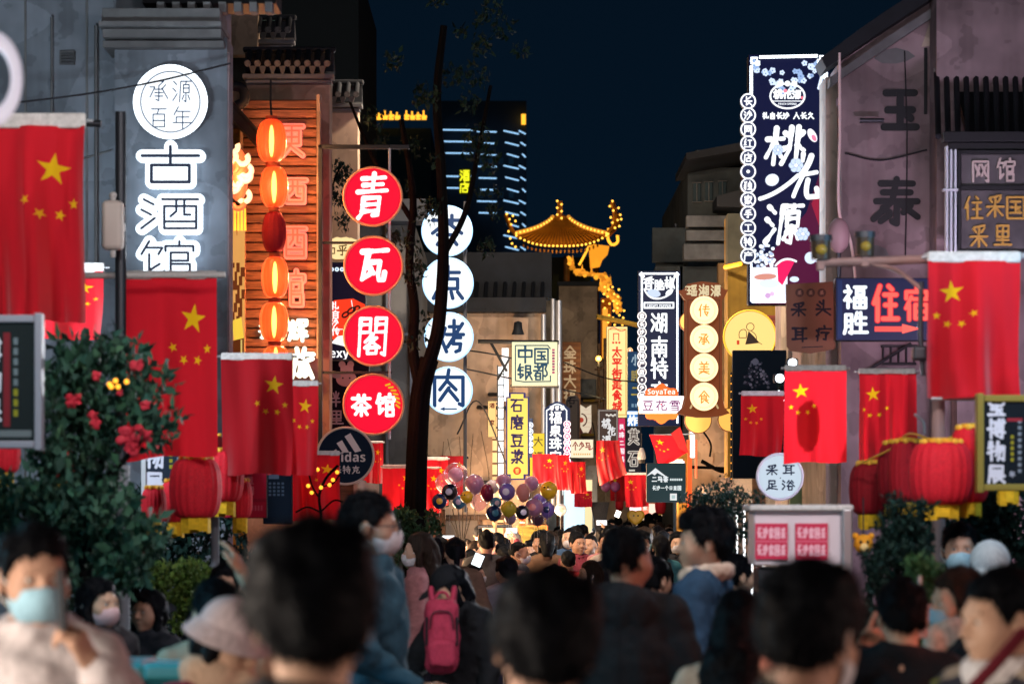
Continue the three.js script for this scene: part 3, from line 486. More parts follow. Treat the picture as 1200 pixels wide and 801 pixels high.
function sign(name, label, o) {
  const { x0, y0, x1, y1, d, deep = 0.1, k = 6, draw, emit = 0, shape, cabinet = M.black, group, back = emit > 0, light, rough = 0.45, tint } = o;
  const cx = (x0 + x1) / 2, cy = (y0 + y1) / 2, w = L(x1 - x0, d), h = L(y1 - y0, d), s = d / FOCAL;
  const t = thing(name, label, 'sign', at(cx, cy, d), group), tex = canvasTex(x0, y0, x1, y1, k, draw);
  const mat = new THREE.MeshPhysicalMaterial({ map: tex, roughness: emit ? rough : 0.75, specularIntensity: 0.25, side: THREE.DoubleSide, color: emit ? 0x404040 : 0xffffff });
  if (emit) { mat.emissiveMap = tex; mat.emissive = new THREE.Color().setRGB(...(tint ?? [1, 1, 1]).map((v) => v * emit)); }
  let face;
  if (shape === 'disc') {
    const r = Math.min(w, h) / 2;
    part('cabinet', cyl(r, r, deep, 48).rotateX(Math.PI / 2), cabinet, t);
    face = new THREE.CircleGeometry(r * 0.985, 56);
    part('rim', new THREE.TorusGeometry(r, 0.011, 8, 56).translate(0, 0, deep / 2), o.rim ?? M.steel, t);
  } else if (shape) {
    const v = shape.map(([a, b]) => new THREE.Vector2((a - cx) * s, (cy - b) * s)), sh = new THREE.Shape(v);
    part('cabinet', new THREE.ExtrudeGeometry(sh, { depth: deep, bevelEnabled: false }).translate(0, 0, -deep / 2), cabinet, t);
    face = new THREE.ShapeGeometry(sh);
    const p = face.attributes.position, uv = face.attributes.uv;
    for (let i = 0; i < p.count; i++) uv.setXY(i, p.getX(i) / w + 0.5, p.getY(i) / h + 0.5);
  } else {
    part('cabinet', rbox(w + 0.012, h + 0.012, deep, 0.012), cabinet, t);
    face = new THREE.PlaneGeometry(w, h);
  }
  part('face', face.clone().translate(0, 0, deep / 2 + 0.003), mat, t);
  if (back) part('rear_face', face.clone().rotateY(Math.PI).translate(0, 0, -deep / 2 - 0.003), mat, t);
  t.userData.s = undefined; delete t.userData.s;
  if (light) {
    areaLight(name + '_glow', at(cx, cy, d - deep / 2 - 0.03), w * 0.9, h * 0.9, light.slice(0, 3), light[3], FRONT);
    if (light[4]) areaLight(name + '_back_glow', at(cx, cy, d + deep / 2 + 0.03), w * 0.9, h * 0.9, light.slice(0, 3), light[4], BACK);
  }
  const loc = (px, py, z = 0) => V((px - cx) * s, (cy - py) * s, z);
  return { t, loc, s, tex, mat, deep, w, h, cx, cy, x0, y0, x1, y1, d };
}
// an extra lit piece of the same sign: a little disc whose print is its own part of the sign's canvas
function bead(S, px, py, r, mat, deep = 0.05) {
  const c = S.loc(px, py, S.deep / 2 + 0.002 + deep), R = r * S.s;
  const b = part('bead', cyl(R, R, deep, 20).rotateX(Math.PI / 2), M.black, S.t, [c.x, c.y, c.z - deep / 2]);
  part('bead_face', beadDisc(R * 0.98, mat, deep / 2 + 0.0025), beadFace, b);
  return b;
}
const beadAtlas = document.createElement('canvas'); beadAtlas.width = beadAtlas.height = 640;
const beadPrint = new THREE.CanvasTexture(beadAtlas); beadPrint.colorSpace = THREE.SRGBColorSpace; beadPrint.magFilter = THREE.LinearFilter;
const beadFace = new THREE.MeshStandardMaterial({ map: beadPrint, emissiveMap: beadPrint, emissive: new THREE.Color(1.12, 1.12, 1.12), color: 0x888888, roughness: 0.5 }), beadCell = new Map();
function beadMat(ch, bg, rim, ink, emit, lw = 1.6) {          // the cell of the shared print sheet that holds this bead
  const key = ch + bg + rim; if (beadCell.has(key)) return beadCell.get(key);
  const n = beadCell.size, cx = n % 8, cy = n >> 3, g = beadAtlas.getContext('2d'); g.save(); g.setTransform(4, 0, 0, 4, cx * 80, cy * 80);
  fill(g, bg, 0, 0, 20, 20); ring(g, 10, 10, 8.6, 1.9, rim); if (ch === '·') dot(g, 10, 10, 2.2, ink); else write(g, ch, 5, 4.8, 10, 10.4, lw, ink);
  g.restore(); beadCell.set(key, [cx, cy]); return [cx, cy];
}
function beadDisc(r, [cx, cy], z) { const f = new THREE.CircleGeometry(r, 24).translate(0, 0, z), uv = f.attributes.uv; for (let i = 0; i < uv.count; i++) uv.setXY(i, (cx + 0.01 + 0.98 * uv.getX(i)) / 8, 1 - (cy + 1 - (0.01 + 0.98 * uv.getY(i))) / 8); return f; }
// a letter whose white glowing body carries its thin dark strokes
function haloLetter(parent, ch, x, y, w, h, d, fat, thin, white, dark, rise = 0.05) {
  const q = part('letter', strokeSolid(ch, L(x - 0, d), -L(y, d), L(w, d), L(h, d), L(fat, d), rise, 14), white, parent);
  if (thin) part('letter_stroke', strokeSolid(ch, L(x, d), -L(y, d), L(w, d), L(h, d), L(thin, d), 0.012, 8).translate(0, 0, rise + 0.009), dark, q);
  return q;
}
const navy = std(0.012, 0.022, 0.06, { roughness: 0.5 });
{ // seal disc and tavern letters on the grey pier
  const d = 21.9, o = at(0, 0, d);
  sign('round_seal_sign', 'round white glowing seal sign with four thin characters, high on the grey pier', { x0: 157, y0: 78, x1: 243, y1: 162, d, deep: 0.07, k: 6, shape: 'disc', emit: 1.15, tint: [0.9, 0.96, 1], cabinet: M.white, back: false, rim: M.ledWhite, light: [0.75, 0.88, 1, 5],
    draw: (g) => { fill(g, '#fdfdff', 157, 78, 243, 162); ring(g, 200, 120, 36, 1.3, '#17324f'); const ink = '#122c49'; write(g, '承', 174, 93, 24, 27, 1.4, ink); write(g, '源', 202, 93, 24, 27, 1.4, ink); write(g, '百', 176, 126, 20, 25, 1.4, ink); write(g, '年', 202, 126, 26, 27, 1.4, ink); } });
  const t = thing('tavern_sign', 'three large white halo letters running down the grey pier under the seal', 'sign', [o.x, o.y, -21.93]); for (const y of [190, 250, 300]) part('stand_off', bar(V(L(200, d), -L(y, d), -0.07), V(L(200, d), -L(y, d), 0.01), 0.012), M.metal, t);
  const lit = glow(0.80, 0.91, 1.0, 1.35), ink = navy;
  haloLetter(t, '古', 163, 172, 74, 44, d, 15, 3.6, lit, ink);
  part('letter_fill', box(L(26, d), L(16, d), 0.052, L(200, d), -L(205, d), 0.026), lit, t);
  haloLetter(t, '酒', 163, 230, 72, 40, d, 14, 2.8, lit, ink);
  haloLetter(t, '馆', 163, 283, 68, 38, d, 14, 2.8, lit, ink);
  areaLight('tavern_sign_glow', at(200, 245, 21.8), L(66, d), L(130, d), [0.78, 0.9, 1], 6, FRONT);
  // light spilling from behind the standing-off letters onto the wall
}
{ // neon letters on the timber boards
  const d = 26.45, o = at(0, 0, d), t = thing('neon_hotel_letters', 'pink neon characters above white ones, mounted on the timber boards beside the lanterns', 'sign', [o.x, o.y, -26.5]);
  const pink = glow(1.0, 0.2, 0.15, 0.7), hot = std(0.6, 0.12, 0.1, { roughness: 0.4 }), wh = glow(0.75, 1.0, 0.92, 1.0);
  haloLetter(t, '更', 328, 144, 28, 38, d, 6.5, 2, pink, hot, 0.06); haloLetter(t, '西', 332, 208, 28, 30, d, 6.5, 2, pink, hot, 0.06); haloLetter(t, '酉', 333, 264, 26, 38, d, 6.5, 2, pink, hot, 0.06); haloLetter(t, '官', 336, 317, 22, 40, d, 6.5, 2, pink, hot, 0.06);
  haloLetter(t, '辉', 338, 375, 22, 24, d, 4, 0, wh, ink0(), 0.05); haloLetter(t, '旅', 341, 408, 26, 34, d, 5, 0, wh, ink0(), 0.05);
  haloLetter(t, '子', 303, 380, 8, 16, d, 2.5, 0, wh, ink0(), 0.05);
  areaLight('neon_hotel_glow', at(342, 260, 26.2), L(24, d), L(220, d), [1, 0.4, 0.25], 5, FRONT);
  function ink0() { return navy; }
}
// four red discs on a black bracket frame
[['青', 437, 231, 34, 'red disc sign with one white character, topmost on the black frame'], ['瓦', 438, 312, 34, 'red disc sign with a white roof-tile character, second from the top of the frame'], ['閣', 438, 394, 34.5, 'red disc sign with a white gate-framed character, third down the frame'], ['茶馆', 438, 474, 35, 'red disc sign with two white teahouse characters and a gold leaf, lowest on the frame']].forEach(([text, x, y, r, label]) => {
  sign('red_disc_sign', label, { x0: x - r, y0: y - r, x1: x + r, y1: y + r, d: 26, deep: 0.12, k: 7, shape: 'disc', emit: 1.05, cabinet: std(0.6, 0.06, 0.05), rim: std(0.75, 0.35, 0.2, { roughness: 0.35 }), group: 'round teahouse signs on the black frame', light: [1, 0.03, 0.05, 3, 3],
    draw: (g) => {
      fill(g, '#e60a2c', x - r, y - r, x + r, y + r); ring(g, x, y, r - 2.5, 0.8, '#b80a26');
      const w = '#ffffff';
      if (text === '青') write(g, '青', x - 20, y - 27, 38, 52, 4.6, w, 0.35, 0.12);
      if (text === '瓦') write(g, '瓦', x - 19, y - 22, 37, 44, 5.4, w, 0.4, 0.14);
      if (text === '閣') write(g, '閣', x - 18, y - 23, 34, 46, 3.8, w, 0.3, 0.06);
      if (text === '茶馆') { row(g, '茶馆', x - 26, y - 12, 23, 29, 3.7, w, 0.2, 25); g.strokeStyle = '#c8a018'; g.lineWidth = 2.2; g.lineCap = 'round'; for (let i = 0; i < 7; i++) { const a = -1.0 + i * 0.17; g.beginPath(); g.moveTo(x + 27 * Math.cos(a), y + 27 * Math.sin(a)); g.lineTo(x + 31 * Math.cos(a + 0.1), y + 31 * Math.sin(a + 0.1)); g.stroke(); } }
    } });
});
{ const d = 26.15, t = thing('sign_frame', 'black steel bracket frame that holds the red discs', 'bracket');
  part('bar', [slab(373, 170, 480, 175, d, 0.05), slab(373, 170, 378, 520, d, 0.05)], M.black, t); part('upright', slab(455, 170, 458, 515, d - 0.02, 0.03), M.steel, t); for (const y of [283, 435]) part('tie', slab(375, y, 460, y + 3, d, 0.03), M.black, t); }
// four white grill signs
[['茶', 524, 271, 29, 'white glowing disc sign with a tea character, highest behind the tree branches'], ['点', 525, 332, 29, 'white glowing disc sign with a dotted character, second from the top behind the trunk'], ['烤', 526, 395, 28, 'white glowing disc sign with a roast character, third down beside the trunk fork'], ['肉', 526, 457.5, 27, 'white glowing disc sign with a meat character and small arrow, lowest beside the trunk']].forEach(([ch, x, y, r, label]) => {
  sign('white_disc_sign', label, { x0: x - r, y0: y - r, x1: x + r, y1: y + r, d: 32, deep: 0.12, k: 7, shape: 'disc', emit: 0.95, tint: [0.9, 0.97, 1], cabinet: M.white, rim: glow(0.3, 0.6, 1, 0.8), group: 'round white grill signs', light: [0.9, 0.92, 1, 5, 12],
    draw: (g) => { fill(g, '#f4faff', x - r, y - r, x + r, y + r); const ink = '#0d3763', s = ch === '肉' ? 0.78 : 0.66; write(g, ch, x - r * s, y - r * s - (ch === '肉' ? 3 : 1), 2 * r * s, 2 * r * s, 4.4, ink); if (ch === '肉') { g.lineWidth = 1.6; g.beginPath(); g.moveTo(x - 9, y + 22); g.lineTo(x + 9, y + 22); g.stroke(); poly(g, [[x - 10, y + 22], [x - 5, y + 19.6], [x - 5, y + 24.4]], ink); } } });
});
{ const d = 32.1, t = thing('disc_sign_pole', 'thin steel pole carrying the white grill discs', 'pole'); part('pole', bar(at(545, 600, d), at(545, 236, d), 0.02), M.metal, t); part('arm', [271, 332, 395, 457].map((y) => bar(at(545, y, d), at(530, y, d), 0.015)), M.metal, t); }
// behind the red discs
{ const cloud = []; [[400, 279, 8], [412, 280, 8], [423, 286, 7], [426, 293, 6], [420, 301, 8], [402, 304, 9], [384, 301, 7], [379, 293, 6], [382, 285, 7], [390, 280, 7]].forEach(([x, y], i, a) => { const [nx, ny] = a[(i + 1) % a.length]; cloud.push([x, y], [(x + nx) / 2 + (y < 292 ? 0 : 0), (y + ny) / 2 + (y < 290 ? -1.6 : 1.6)]); });
  sign('cloud_sign', 'cream glowing cloud-shaped sign with thin brown characters beside the second red disc', { x0: 376, y0: 276, x1: 430, y1: 306, d: 28.1, deep: 0.08, shape: cloud, emit: 0.85, cabinet: M.gold, light: [1, 0.75, 0.35, 2],
    draw: (g) => { fill(g, '#ffe0a0', 370, 270, 440, 312); row(g, '知乎茶', 380, 287, 13, 15, 1.3, '#5a3a14', 0.3); } }); }
sign('tea_shop_sign', 'dark sign with an orange octagon and white tea brand lettering behind the third red disc', { x0: 379, y0: 308, x1: 428, y1: 421, d: 27.9, deep: 0.1, k: 6, emit: 0.95, light: [1, 0.3, 0.2, 1.2],
  draw: (g) => {
    fill(g, '#070b1c', 370, 300, 440, 430); for (let i = 0; i < 5; i++) { dot(g, 389 + i * 6, 316, 2.6, '#dff0ff'); dot(g, 389 + i * 6, 316, 1.2, '#7aa0c8'); }
    poly(g, [[392, 352], [414, 350], [430, 358], [436, 378], [430, 398], [414, 404], [394, 402], [379, 386], [380, 366]], '#e8391c');
    g.strokeStyle = '#ffffff'; g.lineWidth = 0.9; g.beginPath(); [[380, 386, 392, 372], [380, 386, 402, 386], [379, 366, 398, 366], [382, 395, 392, 384], [412, 352, 414, 364]].forEach(([a, b, c, e]) => { g.moveTo(a, b); g.lineTo(c, e); }); g.stroke();
    ['礼', '自', '沙', '传'].forEach((ch, i) => write(g, ch, 388 + (i % 2), 354 + i * 10, 9, 9, 1.3, '#ffffff'));
    g.strokeStyle = '#2a0d0a'; g.lineWidth = 2; for (const [x, y, a] of [[412, 364, 5], [405, 369, 4], [418, 362, 4]]) { g.beginPath(); g.ellipse(x, y, a, 2.4, -0.6, 0, 7); g.stroke(); }
    poly(g, [[388, 402], [396, 394], [404, 393], [412, 404], [404, 406]], '#ffffff'); latin(g, 'Sexy', 394, 414, 14, '#ffffff', 'bold', 'sans-serif'); latin(g, 'Tea', 421, 414, 12, '#ffffff');
  } });
sign('chef_sign', 'dark unlit sign with a pale chef head and grey characters behind the lowest red disc', { x0: 377, y0: 423, x1: 432, y1: 502, d: 28.0, deep: 0.08, k: 6,
  draw: (g) => { fill(g, '#0a1220', 370, 420, 440, 510); g.fillStyle = '#b9a8a4'; g.beginPath(); g.ellipse(406, 444, 12, 9, 0, 0, 7); g.fill(); fill(g, '#cfc4c0', 399, 428, 414, 437); dot(g, 401, 427, 4, '#cfc4c0'); dot(g, 411, 427, 4, '#cfc4c0'); dot(g, 402, 443, 1, '#20242c'); dot(g, 410, 443, 1, '#20242c'); g.fillStyle = '#9aa6a4'; g.beginPath(); g.ellipse(393, 439, 7, 4, 0.3, 0, 7); g.fill(); row(g, '胖子', 382, 459, 17, 20, 2, '#9ba0ac'); row(g, '里脊', 386, 480, 17, 21, 2, '#9ba0ac'); } });
sign('sports_disc_sign', 'dark round sports shop sign with three slanted bars, lettering and a pale rim', { x0: 372, y0: 501, x1: 438, y1: 567, d: 25.3, deep: 0.1, k: 8, shape: 'disc', rim: std(0.6, 0.5, 0.42, { roughness: 0.4 }),
  draw: (g) => { fill(g, '#0f1f30', 370, 500, 440, 570); const c = '#d9cfc8'; poly(g, [[387, 530], [394, 526], [396.5, 530]], c); poly(g, [[394.5, 519], [401, 515.5], [409.5, 530], [402, 530]], c); poly(g, [[404, 511], [411, 507], [424, 528], [416.5, 530]], c); latin(g, 'adidas', 405, 536, 15.5, c, 'bold'); row(g, '泰特克', 391, 546, 9, 11, 1.1, c); } });
// ---- middle of the street ----
sign('bank_mall_sign', 'square cream lit sign with four brush characters and a dark border on a bracket', { x0: 600, y0: 401, x1: 653, y1: 452, d: 41, deep: 0.16, k: 8, emit: 0.9, cabinet: M.concrete, light: [1, 0.9, 0.7, 5, 14],
  draw: (g) => { fill(g, '#f2efbd', 600, 400, 654, 454); g.strokeStyle = '#123a54'; g.lineWidth = 1.3; g.beginPath(); g.moveTo(604, 405); g.lineTo(642, 405); g.lineTo(645, 409); g.moveTo(604, 405); g.lineTo(604, 446); g.lineTo(614, 447.5); g.lineTo(645, 447); g.lineTo(645, 440); g.stroke(); const ink = '#11425c'; write(g, '中', 606, 406, 19, 19, 2.3, ink, 0.3); write(g, '国', 626, 408, 17, 18, 2, ink, 0.2); write(g, '银', 606, 427, 18, 18, 2, ink, 0.2); write(g, '都', 625, 426, 18, 19, 2, ink, 0.2); for (let i = 0; i < 9; i++) fill(g, i % 2 ? '#7a2060' : '#b03a6a', 647, 409 + i * 3.3, 650, 411.4 + i * 3.3); } });
{ const d = 42, t = thing('edge_lit_sign', 'narrow bluish white sign edge glowing left of the tall soy-milk sign', 'sign'); part('panel', slab(584, 430, 590, 560, d, 0.1), glow(0.75, 0.86, 1, 0.85), t); part('upper_panel', slab(588, 408, 596, 470, d + 0.2, 0.1), glow(0.9, 0.88, 0.95, 0.6), t); part('frame', [slab(582.5, 428, 584, 562, d, 0.12), slab(590, 428, 591, 562, d, 0.12)], M.metal, t); for (let i = 0; i < 9; i++) part('divider', slab(584, 438 + i * 13, 590, 439.5 + i * 13, d, 0.115), M.metal, t); }
{ const d = 41.2, t = thing('bank_sign_bracket', 'black scrolled iron bracket holding the square cream sign', 'bracket'); part('arm', [bar(at(560, 400, d), at(655, 401, d), 0.03), bar(at(575, 401, d), at(594, 435, d), 0.02), bar(at(597, 420, d), at(583, 445, d), 0.016), bar(at(598, 452, d), at(655, 453, d), 0.02)], M.black, t); }
{ const sh = [[593, 465], [597, 465], [597, 460], [615, 460], [615, 465], [620, 465], [620, 557], [615, 557], [615, 562], [597, 562], [597, 557], [593, 557]];
  const S = sign('soy_milk_sign', 'tall yellow lit sign with four dark brush characters and notched corners', { x0: 593, y0: 460, x1: 620, y1: 562, d: 40, deep: 0.14, k: 8, shape: sh, emit: 0.95, cabinet: navy, light: [1, 0.78, 0.4, 5, 14],
    draw: (g) => { fill(g, '#f8d562', 590, 458, 622, 564); g.strokeStyle = '#2a2a66'; g.lineWidth = 1.6; g.beginPath(); sh.forEach(([a, b], i) => { const x = a + (a < 606 ? 0.8 : -0.8), y = b + (b < 510 ? 0.8 : -0.8); i ? g.lineTo(x, y) : g.moveTo(x, y); }); g.closePath(); g.stroke(); '石磨豆漿'.split('').forEach((ch, i) => write(g, ch, 598.5, [467, 487, 508, 527][i], 15, 15.5, 1.9, '#241c4c', 0.35)); dot(g, 606, 551.5, 4.6, '#d8381c'); write(g, '香', 603.5, 549, 5, 5, 0.6, '#f8d562'); } }); }
sign('yellow_side_sign', 'plain yellow panel sign half hidden behind the tall soy-milk sign', { x0: 622, y0: 508, x1: 639, y1: 563, d: 43, deep: 0.08, k: 6, emit: 0.7, cabinet: M.gold, draw: (g) => { fill(g, '#ecd22c', 620, 500, 642, 566); column(g, '大源香', 631, 512, 10, 17, 1.1, '#5a3c10', 0.3); } });
{ const sh = [[638, 562], [638, 479], [642, 476], [645, 473], [653, 470], [661, 473], [664, 476], [668, 479], [668, 562]];
  const S = sign('jewellery_sign', 'dark blue arched sign with white glowing jewellery characters and a pink bead chain', { x0: 638, y0: 470, x1: 668, y1: 562, d: 41.5, deep: 0.12, k: 8, shape: sh, emit: 1.0, cabinet: navy, light: [0.7, 0.85, 1, 3, 8],
    draw: (g) => { fill(g, '#0b2347', 634, 466, 672, 566); g.strokeStyle = '#e8f4ff'; g.lineWidth = 1.5; g.beginPath(); g.moveTo(640.5, 560); g.lineTo(640.5, 481); g.lineTo(644, 479); g.quadraticCurveTo(653, 468, 662, 479); g.lineTo(664, 481); g.lineTo(664, 495); g.stroke(); for (let i = 0; i < 3; i++) write(g, '香', 644.5 + i * 6, 475.5, 4.6, 4.6, 1, '#ffffff'); ['福', '泉', '珠', '宝'].forEach((ch, i) => write(g, ch, 644, 482.5 + i * 15.3, 14, 13, 2, '#ffffff')); } });
  const pm = ['长', '沙', '大', '美', '人', '大', '采', '个', '石'].map((c) => beadMat(c, '#d0256a', '#fff4ff', '#fff4ff', 1.1)); for (let i = 0; i < 9; i++) bead(S, 664.5, 497 + i * 7.2, 4.4, pm[i]); }
{ const d = 42.3, t = thing('small_bead_chain', 'narrow blue chain of tiny lit beads between the yellow panels', 'sign'); const m = ['长', '沙', '采', '南', '美'].map((c) => beadMat(c, '#0b2347', '#dcecff', '#dcecff', 1.0)); for (let i = 0; i < 5; i++) { const c = at(621.5, 498 + i * 7.4, d); const b = part('bead', cyl(L(3.6, d), L(3.6, d), 0.06, 16).rotateX(Math.PI / 2), navy, t, c); part('bead_face', beadDisc(L(3.5, d), m[i], 0.033), beadFace, b); } part('strip', slab(618.5, 490, 624.5, 536, d + 0.06, 0.04), navy, t); }
sign('brown_board_sign', 'brown wooden board with grey raised characters hanging on the plaster gable', { x0: 657, y0: 401, x1: 680, y1: 534, d: 52, deep: 0.12, k: 5, cabinet: M.darkWood, draw: (g) => { fill(g, '#5a3b2c', 650, 396, 684, 540); for (let i = 0; i < 40; i++) fill(g, i % 2 ? '#64432f' : '#523527', 650, 396 + i * 3.6, 684, 398 + i * 3.6); column(g, '金珠大福', 668, 406, 14, 17, 1.8, '#a39a93', 0.3); } });
{ const sh = [[663, 530], [663, 469], [666, 464], [676, 463], [679, 468], [679, 530]]; sign('grey_tag_sign', 'grey arched tag board with a dark disc below the brown wooden board', { x0: 663, y0: 463, x1: 679, y1: 530, d: 51, deep: 0.08, k: 5, shape: sh, cabinet: M.concrete, draw: (g) => { fill(g, '#6d6663', 660, 460, 682, 534); g.strokeStyle = '#2a2d38'; g.lineWidth = 1; g.strokeRect(664.5, 469, 13, 58); write(g, '石', 665.5, 465, 9, 8, 1.2, '#23252f'); dot(g, 669, 476, 1.6, '#23252f'); } }); }
{ const sh = [[680, 474], [685, 477], [693, 485], [693, 498], [687, 506], [680, 508]]; sign('lady_octagon_sign', 'cream half-octagon sign with a painted lady, on the gable edge', { x0: 680, y0: 474, x1: 693, y1: 508, d: 50, deep: 0.08, k: 8, shape: sh, emit: 0.6, cabinet: std(0.5, 0.1, 0.08), draw: (g) => { fill(g, '#f6e2c4', 678, 470, 696, 510); g.strokeStyle = '#4a2018'; g.lineWidth = 1.5; g.beginPath(); g.arc(680, 492, 7.5, -1.4, 1.2); g.stroke(); dot(g, 681, 492, 3, '#c2402c'); poly(g, [[680, 500], [684, 508], [680, 508]], '#4a1c18'); g.strokeStyle = '#d9a890'; g.lineWidth = 0.4; for (let i = 0; i < 6; i++) { g.beginPath(); g.moveTo(684, 480 + i * 5); g.lineTo(693, 480 + i * 5); g.stroke(); } } }); }
sign('bird_plate_sign', 'small cream lit plate with red brush characters above the flags', { x0: 669, y0: 515, x1: 695, y1: 536, d: 46, deep: 0.06, k: 8, emit: 0.8, cabinet: M.white, draw: (g) => { fill(g, '#ffeecb', 666, 512, 698, 540); row(g, '个少鸟'.replace('鸟', '马'), 671, 518, 6.5, 7.4, 1.1, '#8a2a24', 0.3, 9); g.strokeStyle = '#b03038'; g.lineWidth = 0.9; g.beginPath(); g.arc(692, 524, 2.4, 0.2, 2.8); g.stroke(); for (let i = 0; i < 8; i++) fill(g, '#e8b060', 672 + i * 2.6, 531, 673.6 + i * 2.6, 533); } });
{ const S = sign('food_city_sign', 'tall cream lit sign with red characters for a food court street', { x0: 711, y0: 383, x1: 735, y1: 489, d: 51, deep: 0.12, k: 8, emit: 0.95, cabinet: M.wood, light: [1, 0.8, 0.45, 5, 14],
    draw: (g) => { fill(g, '#fbdf96', 708, 380, 738, 492); g.strokeStyle = '#c08a3c'; g.lineWidth = 0.9; g.strokeRect(713, 386, 20.5, 100); g.strokeStyle = '#d8291e'; g.lineWidth = 1; g.beginPath(); g.moveTo(719, 399); g.lineTo(719, 391); g.lineTo(725, 391); g.lineTo(725, 399); g.stroke(); for (let i = 0; i < 3; i++) dot(g, 718.5 + i * 3.6, 401.5, 1.3, '#d8291e'); g.beginPath(); g.moveTo(714, 386); g.quadraticCurveTo(719, 382, 723, 386); g.quadraticCurveTo(728, 390, 733, 386); g.lineWidth = 0.8; g.stroke(); '太平街美食城'.split('').forEach((ch, i) => write(g, ch, 717.5, 407 + i * 12.6, 11, 11.5, 1.6, '#d8221a', 0.3)); } });
  const m = ['采', '美', '月', '大'].map((c) => beadMat(c, '#e07018', '#ffd9a0', '#fff2d8', 0.9)); m.forEach((q, i) => bead(S, 738, 411 + i * 8.6, 3.6, q)); }
{ const t = thing('bulb_lamp', 'single orange wall bulb glowing beside the stair rail', 'lamp', at(701.5, 420, 52)); part('bulb', ball(0.05), glow(1, 0.45, 0.06, 6), t); part('holder', cyl(0.03, 0.03, 0.1, 8, 0, -0.09, 0), M.black, t); const l = new THREE.PointLight(new THREE.Color(1, 0.5, 0.12), 1.2); l.name = 'bulb_light'; l.position.copy(at(701.5, 420, 51.9)); scene.add(l); }
sign('blue_noodle_sign', 'blue vertical sign with yellowish characters beside the cream food court sign', { x0: 736, y0: 412, x1: 752, y1: 480, d: 50, deep: 0.1, k: 6, emit: 0.5, cabinet: navy, draw: (g) => { fill(g, '#15466f', 734, 408, 756, 484); '小胖二'.split('').forEach((ch, i) => write(g, ch, 740, 416 + i * 18, 9, 12, 1.5, ['#bcd8e8', '#b9a25c', '#d8b848'][i], 0.3)); for (let i = 0; i < 3; i++) fill(g, '#8fb4d0', 740 + i * 4, 473, 742.6 + i * 4, 477); } });
sign('fried_snack_sign', 'bright white-blue sign with one fried-snack character under the blue sign', { x0: 735, y0: 481, x1: 748, y1: 499, d: 49.5, deep: 0.1, k: 8, emit: 1.1, cabinet: navy, draw: (g) => { fill(g, '#2a6cb0', 730, 478, 752, 502); fill(g, '#eaf6ff', 735, 482, 748, 485.5); write(g, '炸', 736, 487, 11, 11, 1.8, '#ffffff'); } });
sign('black_hotpot_sign', 'black vertical sign with white outlined characters under the fried-snack sign', { x0: 734, y0: 500, x1: 751, y1: 556, d: 49, deep: 0.1, k: 6, emit: 0.65, draw: (g) => { fill(g, '#16151f', 730, 496, 754, 560); [['莫', 502], ['石', 528]].forEach(([c, y]) => { write(g, c, 736.5, y, 12, 18, 3.4, '#e8ddd0'); write(g, c, 736.5, y, 12, 18, 1.2, '#4a3a36'); }); fill(g, '#e0dccf', 737, 550, 744, 552); } });
sign('pink_strip_sign', 'narrow crimson sign with white characters beside the brown peach sign', { x0: 724.5, y0: 490, x1: 732.5, y1: 552, d: 50.5, deep: 0.08, k: 8, emit: 0.8, cabinet: navy, draw: (g) => { fill(g, '#d22a58', 720, 486, 736, 556); column(g, '限艮珠二国美'.slice(1), 728.5, 497, 6, 9.4, 1.1, '#fff0f4'); } });
sign('brown_peach_sign', 'small brown framed sign with white script hanging above a dark red flag', { x0: 701, y0: 480, x1: 724, y1: 522, d: 44, deep: 0.1, k: 8, emit: 0.55, cabinet: M.steel, draw: (g) => { fill(g, '#3f2a22', 698, 476, 728, 526); g.strokeStyle = '#a8a29a'; g.lineWidth = 1; g.strokeRect(702, 481, 21, 50); for (let i = 0; i < 5; i++) dot(g, 711 + i * 2.4, 486 + (i % 2), 1.3, '#f4efe6'); write(g, '桃', 705.5, 491, 10, 10, 1.5, '#f4f6fa', 0.3); write(g, '花', 712, 500, 9, 10, 1.5, '#f4f6fa', 0.3); write(g, '源', 706, 510, 10, 12, 1.5, '#f4f6fa', 0.3); } });
